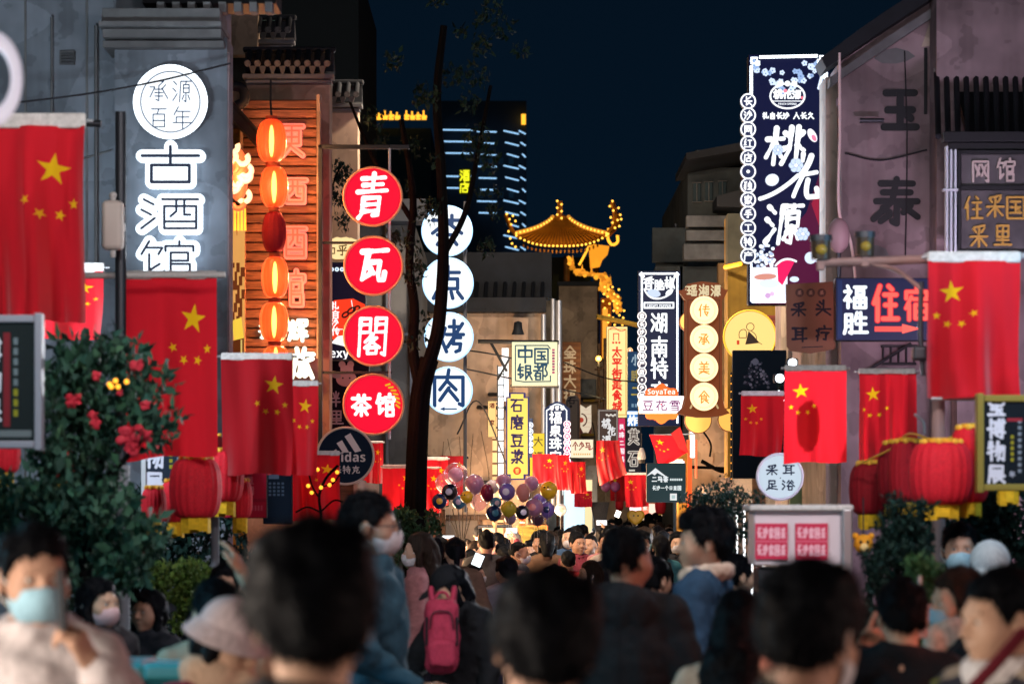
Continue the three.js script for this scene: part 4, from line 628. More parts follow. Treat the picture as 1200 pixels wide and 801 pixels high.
// ---- right side ----
{ const S = sign('hunan_specialty_sign', 'tall dark sign outlined in white tube with glowing specialty characters and bead chain', { x0: 748, y0: 318, x1: 797, y1: 499, d: 41, deep: 0.14, k: 7, emit: 1.1, tint: [0.93, 0.97, 1], light: [0.75, 0.86, 1, 3, 8],
    draw: (g) => {
      fill(g, '#0a1834', 744, 314, 800, 502); const w = '#ffffff'; write(g, '香', 754, 325, 12, 14, 2, w); write(g, '脆', 767, 328, 11, 12, 1.8, w); write(g, '椒', 779, 325, 11, 13, 1.8, w);
      g.strokeStyle = w; g.lineWidth = 2; g.beginPath(); g.moveTo(755, 339); g.quadraticCurveTo(760, 352, 773, 350); g.quadraticCurveTo(784, 348, 788, 340); g.stroke(); g.fillStyle = '#b8c4dc'; g.beginPath(); g.ellipse(766, 344, 8, 4.5, 0.2, 0, 7); g.fill(); g.fillStyle = w; g.beginPath(); g.ellipse(784, 343, 5, 3, -0.7, 0, 7); g.fill(); g.strokeRect(755, 355, 34, 6); latin(g, 'CRISPY PEPPER', 772, 358.4, 4, w, 'bold', 'sans-serif', 'center', 30);
      '湖南特产'.split('').forEach((ch, i) => { const y = [366, 395, 420, 448][i]; write(g, ch, 763, y, 19, 23, 2.7, w); });
    } });
  const tubeM = M.ledWhite, c = (px, py) => S.loc(px, py, S.deep / 2 + 0.02);
  part('frame_tube', [bar(c(751, 321), c(794, 321), 0.012), bar(c(793.5, 321), c(793.5, 470), 0.012), bar(c(752, 321), c(752, 366), 0.012), bar(c(793.5, 486), c(793.5, 496), 0.012)], tubeM, S.t);
  for (const [a, b] of [[751.5, 322], [793, 322]]) part('corner_scroll', [new THREE.TorusGeometry(0.03, 0.008, 6, 4).translate(...c(a, b).toArray()), new THREE.TorusGeometry(0.014, 0.006, 6, 4).translate(...c(a + (a < 770 ? 2.4 : -2.4), b + 2.6).toArray())], tubeM, S.t);
  ['家', '长', '沙', '自', '家', '特', '产', '店', '·', '少', '银', '采'].forEach((ch, i) => bead(S, 752, 371 + i * 9.3, 5.6, beadMat(ch, '#101c38', '#ffffff', '#ffffff', 1.15))); }
{ const sc = []; for (let i = 0; i < 40; i++) { const a = i / 40 * Math.PI * 2, r = 1 + 0.09 * Math.cos(a * 8); sc.push([775.5 + 23 * r * Math.cos(a), 473 + 22 * r * Math.sin(a)]); }
  const S = sign('soya_tea_sign', 'orange scalloped flower sign with a white dessert name plate across it', { x0: 750, y0: 448, x1: 801, y1: 498, d: 39.5, deep: 0.12, k: 8, shape: sc, emit: 0.95, cabinet: std(0.7, 0.12, 0.02), light: [1, 0.4, 0.15, 1.5], draw: (g) => { fill(g, '#ff6a26', 744, 440, 806, 504); fill(g, '#ff8f3a', 744, 484, 806, 504); latin(g, 'SoyaTea', 775, 459, 8.4, '#fff6ec', 'bold'); } });
  const pt = canvasTex(748, 464, 802, 485, 8, (g) => { fill(g, '#fbf6ff', 740, 460, 810, 490); row(g, '豆花雪', 752, 468.5, 13, 16, 1.4, '#5a2a5c'); dot(g, 774, 474, 0.9, '#d8304c'); });
  const pm = new THREE.MeshStandardMaterial({ map: pt, emissiveMap: pt, emissive: new THREE.Color(1.1, 1.1, 1.1), color: 0x888888 });
  const q = part('name_plate', rbox(L(54, 39.5), L(21, 39.5), 0.08, 0.02), M.white, S.t, S.loc(775, 474.5, 0.12)); const f = new THREE.Mesh(new THREE.PlaneGeometry(L(53, 39.5), L(20, 39.5)).translate(0, 0, 0.043), pm); f.name = 'plate_face'; q.add(f);
  part('panda_charm', [ball(0.05, 0, 0, 0, 12), ball(0.022, -0.04, 0.04, 0, 8), ball(0.022, 0.04, 0.04, 0, 8)], glow(0.9, 0.95, 1, 0.8), S.t, S.loc(800, 471, 0.14)); }
{ const sh = [[797, 344], [803, 340], [806, 333], [822, 330], [842, 332], [847, 339], [853, 340], [848, 350], [846, 352], [846, 466], [849, 478], [855, 484], [846, 487], [830, 489], [816, 489], [800, 486], [793, 484], [801, 476], [804, 466], [804, 352], [801, 350]];
  const S = sign('food_heritage_sign', 'brown curved board with four round cream lamps, one character on each', { x0: 793, y0: 328, x1: 855, y1: 490, d: 34.5, deep: 0.12, k: 7, shape: sh, emit: 0.5, cabinet: M.darkWood,
    draw: (g) => { fill(g, '#8a4220', 788, 324, 860, 494); row(g, '瑶湘源', 805, 334, 11.5, 14, 1.9, '#ffedc0', 0, 13); dot(g, 802.5, 339, 1.6, '#ffedc0'); g.strokeStyle = '#6a2e16'; g.lineWidth = 1; g.strokeRect(806, 352, 37, 112); g.strokeStyle = '#f4cf94'; g.lineWidth = 2.2; g.beginPath(); g.moveTo(814, 468); g.lineTo(809, 478); g.moveTo(836, 468); g.lineTo(841, 478); g.stroke(); } });
  [['传', 364], ['承', 397.5], ['美', 431], ['食', 465]].forEach(([ch, y]) => {
    const tx = canvasTex(0, 0, 40, 40, 6, (g) => { fill(g, '#ffe9b4', 0, 0, 40, 40); ring(g, 20, 20, 15.4, 0.7, '#f0c880'); for (let i = 0; i < 40; i++) dot(g, 20 + 17 * Math.cos(i * 0.157), 20 + 17 * Math.sin(i * 0.157), 0.5, '#e8b060'); write(g, ch, 12, 12, 16, 17, 1.7, '#d87424'); });
    const m = new THREE.MeshStandardMaterial({ map: tx, emissiveMap: tx, emissive: new THREE.Color(1.05, 1.0, 0.92), color: 0x888888 });
    const b = part('round_lamp', cyl(L(16.8, 34.5), L(16.8, 34.5), 0.06, 40).rotateX(Math.PI / 2), M.wood, S.t, S.loc(824.5, y, 0.09)); const f = new THREE.Mesh(new THREE.CircleGeometry(L(16.4, 34.5), 40).translate(0, 0, 0.033), m); f.name = 'lamp_face'; b.add(f);
    areaLight('round_lamp_glow', V(X(824.5, 34.3), Y(y, 34.3), -34.3), 0.26, 0.26, [1, 0.75, 0.35], 2.2, FRONT);
  }); }
for (const [x, y, r, lab] of [[818, 492, 15, 'amber round lamp box peeping out under the brown heritage sign'], [855, 492, 13, 'dim orange round lamp box near the duct on the plaster wall'], [808, 377, 11, 'amber lamp disc half hidden at the upper edge of the heritage sign']]) {
  const t = thing('round_lamp_box', lab, 'lamp', at(x, y, 35.6)); part('case', cyl(L(r + 1, 35.6), L(r + 1, 35.6), 0.1, 32).rotateX(Math.PI / 2), M.wood, t); part('lamp_face', new THREE.CircleGeometry(L(r, 35.6), 36).translate(0, 0, 0.053), glow(1, 0.52, 0.1, 0.75), t); }
sign('monk_disc_sign', 'round yellow glowing sign with an ink drawing of a seated monk', { x0: 848, y0: 364, x1: 909, y1: 425, d: 31, deep: 0.1, k: 7, shape: 'disc', emit: 0.95, cabinet: M.gold, rim: M.gold, light: [1, 0.7, 0.3, 4, 7],
  draw: (g) => { fill(g, '#fbcf7c', 844, 360, 914, 430); g.strokeStyle = '#3a2418'; g.lineWidth = 0.8; g.beginPath(); g.arc(879, 383, 4.5, 0, 7); g.moveTo(866, 396); g.quadraticCurveTo(864, 386, 872, 386); g.quadraticCurveTo(876, 388, 874, 396); g.closePath(); g.stroke(); g.beginPath(); g.moveTo(880, 388); g.quadraticCurveTo(888, 392, 886, 400); g.stroke(); poly(g, [[877, 388], [873, 404], [890, 402], [884, 395]], '#33261e'); g.lineWidth = 0.6; g.beginPath(); g.moveTo(884, 398); g.lineTo(893, 404); g.stroke(); fill(g, '#c23a20', 863, 399, 866, 404); } });
const blossom = (g, x, y, r) => { for (let k = 0; k < 6; k++) { const a = k * 1.047; dot(g, x + r * 0.6 * Math.cos(a), y + r * 0.6 * Math.sin(a), r * 0.48, '#c3cfe6'); ring(g, x + r * 0.6 * Math.cos(a), y + r * 0.6 * Math.sin(a), r * 0.46, 0.5, '#8d9cc0'); } dot(g, x, y, r * 0.3, '#eef3fb'); for (let k = 0; k < 7; k++) dot(g, x + r * 0.3 * Math.cos(k * 0.9), y + r * 0.3 * Math.sin(k * 0.9), 0.5, '#7f8db0'); };
{ const S = sign('peach_spring_sign', 'largest dark sign with white glowing brush characters, blossoms and a tube frame', { x0: 877, y0: 66, x1: 971, y1: 357, d: 24.9, deep: 0.16, k: 6.5, emit: 1.12, tint: [0.93, 0.97, 1], light: [0.72, 0.82, 1, 3, 6],
    draw: (g) => {
      fill(g, '#0b1030', 870, 60, 976, 362); const w = '#ffffff';
      poly(g, [[971, 170], [944, 250], [900, 300], [884, 357], [971, 357]], '#4a1030'); poly(g, [[971, 190], [950, 240], [971, 300]], '#8a1a34');
      for (const m of [1, -1]) for (let i = 0; i < 26; i++) { const u = rnd(), px = m > 0 ? 880 + u * 38 : 968 - u * 42, py = 71 + u * 26 * rnd() + rnd() * 10 + (m > 0 ? u * 12 : u * 4); const q = 1.5 + rnd(); for (let k = 0; k < 5; k++) dot(g, px + q * Math.cos(k * 1.257 + i), py + q * Math.sin(k * 1.257 + i), q * 0.72, i % 3 ? '#c9d6ee' : '#8fa6cc'); dot(g, px, py, q * 0.4, '#5d77a8'); }
      for (let i = 0; i < 14; i++) dot(g, 964 - i * 0.4, 84 + i * 1.6, 2, '#dfeaff');
      g.strokeStyle = w; g.lineWidth = 2.2; g.beginPath(); g.ellipse(922, 114, 20, 14.5, 0, 0, 7); g.stroke(); for (const x of [914, 930, 922]) dot(g, x, 99.5, 3.4, w); row(g, '桃花源', 906, 107, 10, 11, 1.8, w, 0.3); dot(g, 919.5, 108, 2.2, '#f08090'); dot(g, 939, 116, 1.8, '#f07080'); g.lineWidth = 1; g.beginPath(); g.moveTo(905, 120); g.lineTo(939, 120); g.stroke(); latin(g, 'PEACH SPRING', 922, 123.5, 3.4, w, 'bold', 'sans-serif', 'center', 22);
      row(g, '礼自长沙', 893, 133.5, 7, 8, 1.6, w); row(g, '人长久', 929, 133.5, 7, 8.4, 1.6, w);
      write(g, '桃', 897, 151, 46, 42, 4.6, w, 0.5, 0.1); blossom(g, 911, 177, 6); g.fillStyle = '#f7eef4'; g.beginPath(); g.ellipse(951, 160, 4.6, 8.6, -0.5, 0, 7); g.fill(); g.fillStyle = '#e07a96'; g.beginPath(); g.ellipse(953, 163, 2.4, 4, -0.5, 0, 7); g.fill();
      g.strokeStyle = w; g.lineWidth = 7; g.lineCap = 'round'; g.beginPath(); g.moveTo(950, 184); g.quadraticCurveTo(946, 197, 938, 206); g.stroke(); g.lineWidth = 5; g.beginPath(); g.moveTo(956, 203); g.lineTo(934, 207); g.quadraticCurveTo(912, 228, 890, 234); g.stroke(); g.beginPath(); g.moveTo(940, 207); g.quadraticCurveTo(932, 222, 929, 231); g.stroke(); g.lineWidth = 6; g.beginPath(); g.moveTo(946, 212); g.quadraticCurveTo(942, 228, 946, 232); g.lineTo(958, 231); g.lineTo(956, 222); g.stroke(); blossom(g, 932, 195, 8); g.fillStyle = '#dfe7f6'; g.beginPath(); g.ellipse(904, 212, 8, 7, -0.3, 0, 7); g.fill();
      write(g, '源', 896, 238, 44, 48, 4.4, w, 0.5, 0.08); blossom(g, 940, 275, 7.5);
      for (let i = 0; i < 60; i++) { const a = rnd() * 7, r = rnd() ** 0.6 * 14; dot(g, 895 + r * Math.cos(a), 303 + r * Math.sin(a) * 1.1, 1.4 + rnd(), i % 3 ? '#f2f6ff' : '#a9b6d2'); }
      fill(g, '#eef2fb', 880, 314, 922, 355); g.fillStyle = '#c98474'; g.beginPath(); g.ellipse(896, 325, 13, 3.6, -0.05, 0, 7); g.fill(); g.fillStyle = '#d5dcea'; g.beginPath(); g.ellipse(901, 333, 12, 5, 0, 0, 7); g.fill(); dot(g, 899, 347, 3.2, '#c79ac6'); dot(g, 904, 345, 2.6, '#d8b0d2');
      g.strokeStyle = '#ffffff'; g.lineWidth = 2.4; poly(g, [[910, 310], [918, 304], [930, 308], [924, 320], [916, 335], [911, 330]], '#e61c58'); g.beginPath(); g.moveTo(908, 312); g.quadraticCurveTo(918, 300, 932, 307); g.stroke(); g.fillStyle = '#cfd9ee'; for (const [x, y, a, b] of [[949, 303, 7, 7], [956, 303, 4, 5], [930, 328, 5.5, 3.4]]) { g.beginPath(); g.ellipse(x, y, a, b, 0, 0, 7); g.fill(); }
    } });
  const c = (px, py) => S.loc(px, py, S.deep / 2 + 0.02);
  part('frame_tube', [bar(c(889, 69), c(957, 67.5), 0.013), bar(c(966.5, 78), c(966.5, 272), 0.017), bar(c(879.5, 79), c(879.5, 112), 0.013), bar(c(966.5, 296), c(966.5, 308), 0.014), bar(c(966.5, 313), c(966.5, 328), 0.014), bar(c(879.5, 310), c(879.5, 354), 0.008), bar(c(880, 354.5), c(922, 354.5), 0.008)], M.ledWhite, S.t);
  for (const [a, b, q] of [[883, 73, 1], [963, 71, -1]]) part('corner_scroll', [new THREE.TorusGeometry(0.034, 0.009, 6, 4).rotateZ(0.785).translate(...c(a, b).toArray()), new THREE.TorusGeometry(0.02, 0.007, 6, 4).rotateZ(0.785).translate(...c(a + q * 4, b + 3).toArray())], M.ledWhite, S.t);
  '长沙网红店·独家手工特产'.split('').forEach((ch, i) => bead(S, 875.5, 121 + i * 16.4, 9.6, beadMat(ch, '#0b1a3e', '#ffffff', '#ffffff', 1.15)));
}
{ const sh = [[921, 333], [976, 330], [979, 408], [968, 411], [950, 414], [926, 411], [922, 406]];
  sign('ear_care_board', 'tan unlit pennant board with four dark characters and three round marks on top', { x0: 920, y0: 329, x1: 980, y1: 415, d: 23, deep: 0.03, k: 7, shape: sh, cabinet: M.wood, draw: (g) => { fill(g, '#5d4434', 916, 325, 984, 420); for (const x of [937, 950, 963]) { dot(g, x, 343, 5, '#3a2b26'); write(g, '采', x - 2.5, 340.5, 5, 5, 0.7, '#7a6252'); } const k = '#191a22'; write(g, '采', 927, 354, 18, 16, 2.2, k, 0.3); write(g, '头', 956, 352, 18, 17, 2.2, k, 0.3); write(g, '耳', 928, 383, 18, 17, 2.4, k, 0.3); write(g, '疗', 957, 382, 18, 17, 2.2, k, 0.3); g.lineWidth = 1; g.strokeStyle = k; g.beginPath(); g.moveTo(940, 407); g.lineTo(964, 406); g.stroke(); } }); }
sign('lodging_sign', 'wide dark sign with two white and two red glowing lodging characters above an arrow', { x0: 979, y0: 327, x1: 1092, y1: 399, d: 22.5, deep: 0.14, k: 6.5, emit: 1.15, light: [1, 0.4, 0.5, 3, 3],
  draw: (g) => { fill(g, '#0b1436', 975, 322, 1096, 402); g.fillStyle = '#10224a'; g.fillRect(981, 329, 5, 68); write(g, '福', 988, 336, 27, 25, 4, '#eef8ff'); write(g, '胜', 988, 367, 28, 24, 4, '#eef8ff'); write(g, '住', 1022, 336, 30, 40, 7.5, '#c01424'); write(g, '住', 1022, 336, 30, 40, 5, '#ff5a4c'); write(g, '宿', 1058, 337, 30, 38, 6.5, '#c01424'); write(g, '宿', 1058, 337, 30, 38, 4.2, '#ff5a4c'); fill(g, '#ff4a40', 1024, 383, 1058, 389); poly(g, [[1056, 380], [1078, 385.5], [1056, 391.5]], '#ff5a4c'); } });
sign('bust_poster_sign', 'tall dark poster panel with a faint ghostly bust figure, behind a hanging flag', { x0: 859, y0: 411, x1: 921, y1: 560, d: 27, deep: 0.06, k: 4, draw: (g) => { fill(g, '#04101a', 850, 405, 926, 566); for (let i = 0; i < 90; i++) { const t = rnd(), x = 886 + (rnd() - 0.5) * (8 + t * 30), y = 420 + t * 34; dot(g, x, y, 0.6 + rnd() * 1.3, ['#3a3c48', '#5a5660', '#2a2430', '#7a7480'][i % 4]); } dot(g, 885, 424, 4, '#6a6874'); for (let i = 0; i < 10; i++) fill(g, '#28405a', 880 + i, 456 + (i * 7) % 5, 880.6 + i, 462); } });
{ const t = thing('yellow_dot_strip', 'thin strip of yellow light dots along the dark poster edge', 'light strip'); for (let i = 0; i < 14; i++) part('light_dot', ball(L(0.8, 27), 0, 0, 0, 6), M.amber, t, at(857, 440 + i * 9.3, 26.9)); part('strip', slab(856, 436, 858, 566, 27.02, 0.02), M.black, t); }
sign('foot_bath_sign', 'round white lit sign with four dark blue foot-bath characters', { x0: 887, y0: 532, x1: 940, y1: 585, d: 22, deep: 0.1, k: 7, shape: 'disc', emit: 0.62, tint: [0.85, 0.94, 1], cabinet: M.white, rim: std(0.6, 0.65, 0.7), light: [0.8, 0.9, 1, 1.5], draw: (g) => { fill(g, '#e8f2fb', 880, 526, 946, 590); const k = '#1c2a44'; write(g, '采', 897, 544, 14, 12, 1.6, k, 0.3); write(g, '耳', 917, 544, 14, 12, 1.6, k, 0.3); write(g, '足', 897, 562, 14, 12, 1.6, k, 0.3); write(g, '浴', 916, 562, 15, 12, 1.6, k, 0.3); dot(g, 914, 560, 0.7, k); } });
sign('tea_house_sign', 'square dark green sign with a white mountain mark and two lines of lettering', { x0: 758, y0: 543, x1: 803, y1: 588, d: 36, deep: 0.1, k: 8, emit: 0.6, draw: (g) => { fill(g, '#0c3036', 754, 540, 808, 592); g.strokeStyle = '#f4fbff'; g.lineWidth = 1.3; g.fillStyle = '#f4fbff'; g.beginPath(); g.moveTo(760, 556); g.lineTo(768, 549); g.lineTo(781, 559); g.lineTo(770, 553); g.lineTo(767, 556); g.lineTo(764, 554); g.closePath(); g.fill(); g.stroke(); row(g, '二马茶', 764, 558, 5.6, 6.6, 1.2, '#f4fbff', 0.2, 6.5); for (let i = 0; i < 6; i++) fill(g, '#e6f4f6', 785 + i * 2.5, 560.5, 786.9 + i * 2.5, 563); row(g, '长沙一个日里国'.slice(0, 7), 764.5, 569, 4, 4.9, 0.9, '#eef8fa', 0, 5); fill(g, '#f2f4f4', 785, 578, 793, 586); fill(g, '#b8d0d0', 787, 580, 791, 584); } });
// little pieces behind the orange flag
{ const t = thing('corner_light_tube', 'white and red lit tube on the yellow pillar above the tea house sign', 'lamp'); part('tube', slab(809, 500, 814, 536, 38.6, 0.05), M.ledWhite, t); part('red_tube', slab(814.5, 515, 817, 560, 38.6, 0.05), glow(1, 0.15, 0.05, 0.6), t); part('lower_tube', slab(799, 540, 802, 560, 38.4, 0.05), glow(0.7, 0.8, 1, 1.0), t); part('junction_box', slab(783, 538, 800, 545, 38.5, 0.1), glow(1, 0.9, 0.8, 0.8), t); }
{ const t = thing('hanging_street_lantern', 'grey glass pendant lamp hanging between the black sign and the blown flag', 'lamp', at(752, 532, 40)); part('lamp_shade', new THREE.LatheGeometry([[0.0, 0.09], [0.02, 0.09], [0.05, 0.02], [0.06, -0.06], [0.045, -0.08]].map(([a, b]) => new THREE.Vector2(a, b)), 16), std(0.3, 0.32, 0.34, { roughness: 0.2 }), t); part('stem', cyl(0.006, 0.006, 0.2, 6, 0, 0.19, 0), M.black, t); part('lower_cap', cyl(0.05, 0.04, 0.05, 14, 0, -0.1, 0), M.black, t); }
// two floodlights
for (const [x, y, lab] of [[929, 425, 'bright white floodlight just below the tan pennant board'], [914, 443, 'bright white floodlight beside the translucent flag corner']]) { const t = thing('floodlight', lab, 'lamp', at(x, y, 22.4)); part('housing', rbox(0.09, 0.07, 0.06, 0.01, 0, 0, -0.04), M.black, t); part('lamp_face', cyl(0.032, 0.032, 0.01, 20).rotateX(Math.PI / 2), glow(0.85, 0.95, 1, 6), t); const l = new THREE.SpotLight(new THREE.Color(0.9, 0.95, 1), 42, 0, 0.95, 0.6); l.name = numbered('floodlight_glow'); l.position.copy(at(x, y, 22.25)); l.target.position.copy(at(x + 40, y + 90, 14)); l.castShadow = true; scene.add(l, l.target); }
// small lit signs deep in the street
[[690, 545, 699, 572, 57, '#ffcf70', '#b0281c', '美食', 'tiny amber lit sign with red characters over the far crowd beside the dark red flags'], [741, 557, 748, 579, 60, '#f2d020', '#3a2a10', '小石', 'tiny yellow lit sign glowing behind the faded red flag'], [664, 540, 671, 566, 56, '#e04a7a', '#ffffff', '人大', 'tiny pink lit sign behind the pink bead chain'], [752, 590, 760, 603, 61, '#ff7a5a', '#fff0e0', '家', 'tiny coral lit sign at the far street end above the heads'], [703, 560, 711, 580, 58, '#bfe4ff', '#1c3c6c', '花', 'tiny pale blue lit sign between the waving flag and the orange flag'], [572, 470, 581, 512, 43.2, '#f0c27a', '#6a2c18', '酒家', 'small warm lit sign beside the lattice strip left of the soy-milk sign']].forEach(([x0, y0, x1, y1, d, bg, ink, text, label]) => sign('small_lit_sign', label, { x0, y0, x1, y1, d, deep: 0.1, k: 7, emit: 1.0, light: [1, 0.7, 0.45, 4], draw: (g) => { fill(g, bg, x0 - 2, y0 - 2, x1 + 2, y1 + 2); const w = (x1 - x0) * 0.66; column(g, text, (x0 + x1) / 2, y0 + 2, w, (y1 - y0 - 2) / text.length, w * 0.15, ink); } }));
// museum banners on the lamp posts
const banner = (name, label, x0, y0, x1, y1, d, draw, frame) => { const S = sign(name, label, { x0, y0, x1, y1, d, deep: 0.06, k: 5, cabinet: frame, draw }); const e = 0.02; part('frame', [rbox(e * 1.6, S.h + 0.05, 0.08, 0.006, -S.w / 2, 0, 0.004), rbox(e * 1.6, S.h + 0.05, 0.08, 0.006, S.w / 2, 0, 0.004), rbox(S.w - e * 1.7, e * 1.6, 0.08, 0.006, 0, S.h / 2, 0.004), rbox(S.w - e * 1.7, e * 1.6, 0.08, 0.006, 0, -S.h / 2, 0.004)], frame, S.t); return S; };
const museum = (x, y, s, bg) => (g) => { fill(g, bg, x - 300, y - 300, x + 300, y + 300); ['宝', '博', '物', '展'].forEach((ch, i) => write(g, ch, x, y + (i - 1) * s * 1.3, s, s * 1.05, s * 0.16, '#c3c6d4', 0.3)); for (let i = 0; i < 9; i++) fill(g, '#76808c', x + s * 1.75, y + i * s * 0.36, x + s * 1.95, y + i * s * 0.36 + s * 0.2); for (let i = 0; i < 5; i++) fill(g, '#8a8420', x + s * 1.32, y + s * (0.9 + i * 0.33), x + s * 1.5, y + s * (1.1 + i * 0.33)); fill(g, '#8a2430', x + s * 1.1, y - s * 0.1, x + s * 2, y + s * 0.08); write(g, '年', x + s * 1.25, y + s * 3, s * 0.34, s * 0.34, s * 0.06, '#9aa0ae'); };
banner('museum_banner', 'black museum show banner in a gold frame on the pinkish lamp post', 1148, 467, 1206, 571, 13.6, museum(1157, 492, 20, '#0c141c'), std(0.2, 0.16, 0.03, { roughness: 0.5 }));
banner('museum_banner', 'small grey framed museum banner with white characters behind the flowering tree', 169, 478, 214, 580, 18.6, museum(171, 498, 21, '#1c2634'), std(0.4, 0.42, 0.45, { roughness: 0.5 }));
banner('museum_banner', 'blurred grey framed banner with a red centre line, cut by the frame edge', -24, 374, 46, 521, 12.4, (g) => { fill(g, '#141d1f', -40, 360, 60, 530); fill(g, '#6a1f26', 5, 390, 13, 500); ['博', '物', '展'].forEach((ch, i) => write(g, ch, -20, 398 + i * 34, 22, 26, 4, '#c8ccd8')); for (let i = 0; i < 8; i++) fill(g, i > 4 ? '#7a7a20' : '#5c6a70', 17, 396 + i * 12, 22, 404 + i * 12); fill(g, '#5c666a', -20, 504, 38, 512); }, std(0.2, 0.21, 0.25, { roughness: 0.5 }));
sign('red_text_banner', 'dark red hanging banner with faint pale text beside the lantern cluster', { x0: 262, y0: 541, x1: 312, y1: 606, d: 19.5, deep: 0.02, k: 4, draw: (g) => { fill(g, '#a51b36', 255, 535, 320, 612); ['宝', '石', '家'].forEach((c, i) => write(g, c, 272, 546 + i * 12, 9, 9, 1.8, '#d06a7a')); ['自', '里', '国'].forEach((c, i) => write(g, c, 288, 546 + i * 12, 9, 9, 1.8, '#d06a7a')); fill(g, '#8e1830', 262, 584, 312, 588); for (let i = 0; i < 12; i++) fill(g, '#bb4a60', 266 + i * 3.6, 592, 268 + i * 3.6, 598); } });
sign('dark_menu_board', 'dark notice board with small pale text rows left of the orange-starred flag', { x0: 309, y0: 552, x1: 342, y1: 613, d: 23, deep: 0.05, k: 5, draw: (g) => { fill(g, '#0c1c2c', 300, 545, 348, 620); fill(g, '#586c84', 315, 556, 327, 561); for (let r = 0; r < 4; r++) for (let c = 0; c < 4; c++) fill(g, '#4a5c70', 315 + c * 5, 565 + r * 4.4, 318 + c * 5, 567.6 + r * 4.4); } });
{ const t = thing('display_cabinet', 'white cabinet box with two crimson text panels beside the clipped shrub', 'cabinet', at(939, 660, 14)), d = 14; const w = L(110, d), h = L(64, d);
  const roof = part('case', rbox(w, h, 0.35, 0.012, 0, h / 2 - 0.01, -0.18), std(0.62, 0.55, 0.6, { roughness: 0.5 }), t); part('roof_edge', rbox(w + 0.05, 0.03, 0.42, 0.01, 0, h + 0.005, -0.18), M.white, t); part('stand', rbox(w * 0.9, Y(660, d), 0.28, 0.01, 0, -Y(660, d) / 2 - 0.02, -0.18), M.metal, t);
  const tx = canvasTex(0, 0, 40, 42, 5, (g) => { fill(g, '#c4204a', 0, 0, 40, 42); fill(g, '#d8647c', 0, 20, 40, 22); for (let r = 0; r < 2; r++) ['长', '沙', '家', '国', '采'].forEach((c, i) => write(g, c, 2.5 + i * 7.3, 5 + r * 20, 5.6, 12, 1.8, '#eab4c2')); });
  for (const [x] of [[904], [951]]) part('text_panel', new THREE.BoxGeometry(L(38, d), L(42, d), 0.012), new THREE.MeshStandardMaterial({ map: tx, roughness: 0.5 }), t, [(x - 939) * d / FOCAL, L(26, d), 0.004]);
  part('post', rbox(0.05, Y(596, d) + 0.0, 0.05, 0.01, L(53, d), -Y(660, d) + Y(596, d) / 2, 0.03), M.steel, t); }

// ---------- flags ----------
const starPts = (x, y, r, turn = 0) => Array.from({ length: 10 }, (_, i) => { const a = turn - Math.PI / 2 + i * Math.PI / 5, q = i % 2 ? r * 0.382 : r; return [x + q * Math.cos(a), y + q * Math.sin(a)]; });
const flagTex = [0, 1].map((m) => canvasTex(0, 0, 100, 160, 3, (g) => {
  fill(g, '#d7202f', 0, 0, 100, 160); const q = (x) => (m ? 100 - x : x), y = '#f2c318';
  poly(g, starPts(q(26), 36, 14, m ? 0.15 : -0.1), y); [[11, 63], [22, 73], [37, 73], [48, 62]].forEach(([a, b], i) => poly(g, starPts(q(a), b, 5, 0.3 * i), y));
}));
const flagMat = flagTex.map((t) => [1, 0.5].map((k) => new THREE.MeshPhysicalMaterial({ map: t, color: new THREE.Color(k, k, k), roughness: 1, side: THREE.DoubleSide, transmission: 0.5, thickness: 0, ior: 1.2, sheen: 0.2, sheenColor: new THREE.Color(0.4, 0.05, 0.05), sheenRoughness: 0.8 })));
function clothGeo(w, h, n, amp, freq, ph, sway = 0, taper = 0, bite = 0) {
  const g = new THREE.PlaneGeometry(w, h, 18, 26).translate(0, -h / 2, 0), p = g.attributes.position;
  for (let i = 0; i < p.count; i++) {
    const u = p.getX(i) / w, t = -p.getY(i) / h, f = 0.25 + 0.9 * t;
    p.setZ(i, amp * f * (Math.sin(u * freq + ph + t * 1.2) + 0.45 * Math.sin(u * freq * 2.3 + ph * 2.1 - t * 2)) + 0.4 * amp * Math.sin(t * 5 + ph));
    p.setX(i, p.getX(i) * (1 - taper * t) + sway * t * t * w); p.setY(i, p.getY(i) + bite * h * u * t + 0.01 * h * Math.sin(u * 7 + ph) * t);
  }
  g.computeVertexNormals(); return g;
}
function flag(x0, y0, x1, y1, d, mirror, label, o = {}) {
  o.amp = (o.amp ?? 0.025) * rr(1.9, 3.1); o.bite ??= rr(-0.02, 0.03); o.sway ??= rr(-0.03, 0.03); const w = L(x1 - x0, d), h = L(y1 - y0, d), t = thing('national_flag', label, 'flag', at((x0 + x1) / 2, y0, d), 'flags hung across the street');
  part('cloth', clothGeo(w, h, 0, o.amp ?? 0.025, o.freq ?? rr(7, 12), o.ph ?? rr(0, 6), o.sway ?? 0, o.taper ?? 0, o.bite ?? 0), flagMat[mirror][o.dark ? 1 : 0], t);
  if (o.head !== 0) { const b = L(o.head ?? 5, d); part('sleeve', rbox(w * 1.005, b * 1.5, 0.03, 0.012, 0, b * 0.55, 0.002), M.white, t); part('rod', bar(V(-w * 0.56, b * 0.55, 0), V(w * 0.56, b * 0.55, 0), 0.008), M.steel, t); }
  if (o.tilt) t.rotation.z = o.tilt; if (o.turn) t.rotation.y = o.turn;
  return t;
}
flag(-42, 148, 100, 376, 14.5, 1, 'large blurred red flag with deep folds, cut by the picture edge beside the grey wall', { head: 12, amp: 0.045, ph: 0.4 });
flag(22, 318, 122, 398, 19, 1, 'red flag mostly hidden behind the large folded flag, over the flowering tree', { head: 8, amp: 0.03 });
flag(145, 326, 254, 536, 17, 1, 'long red flag hanging just under the white tavern letters', { head: 7, amp: 0.02, ph: 2, bite: 0.03 });
flag(259, 421, 343, 556, 18.6, 1, 'dark red flag below the timber boards', { head: 6, dark: 1, amp: 0.03, ph: 1 });
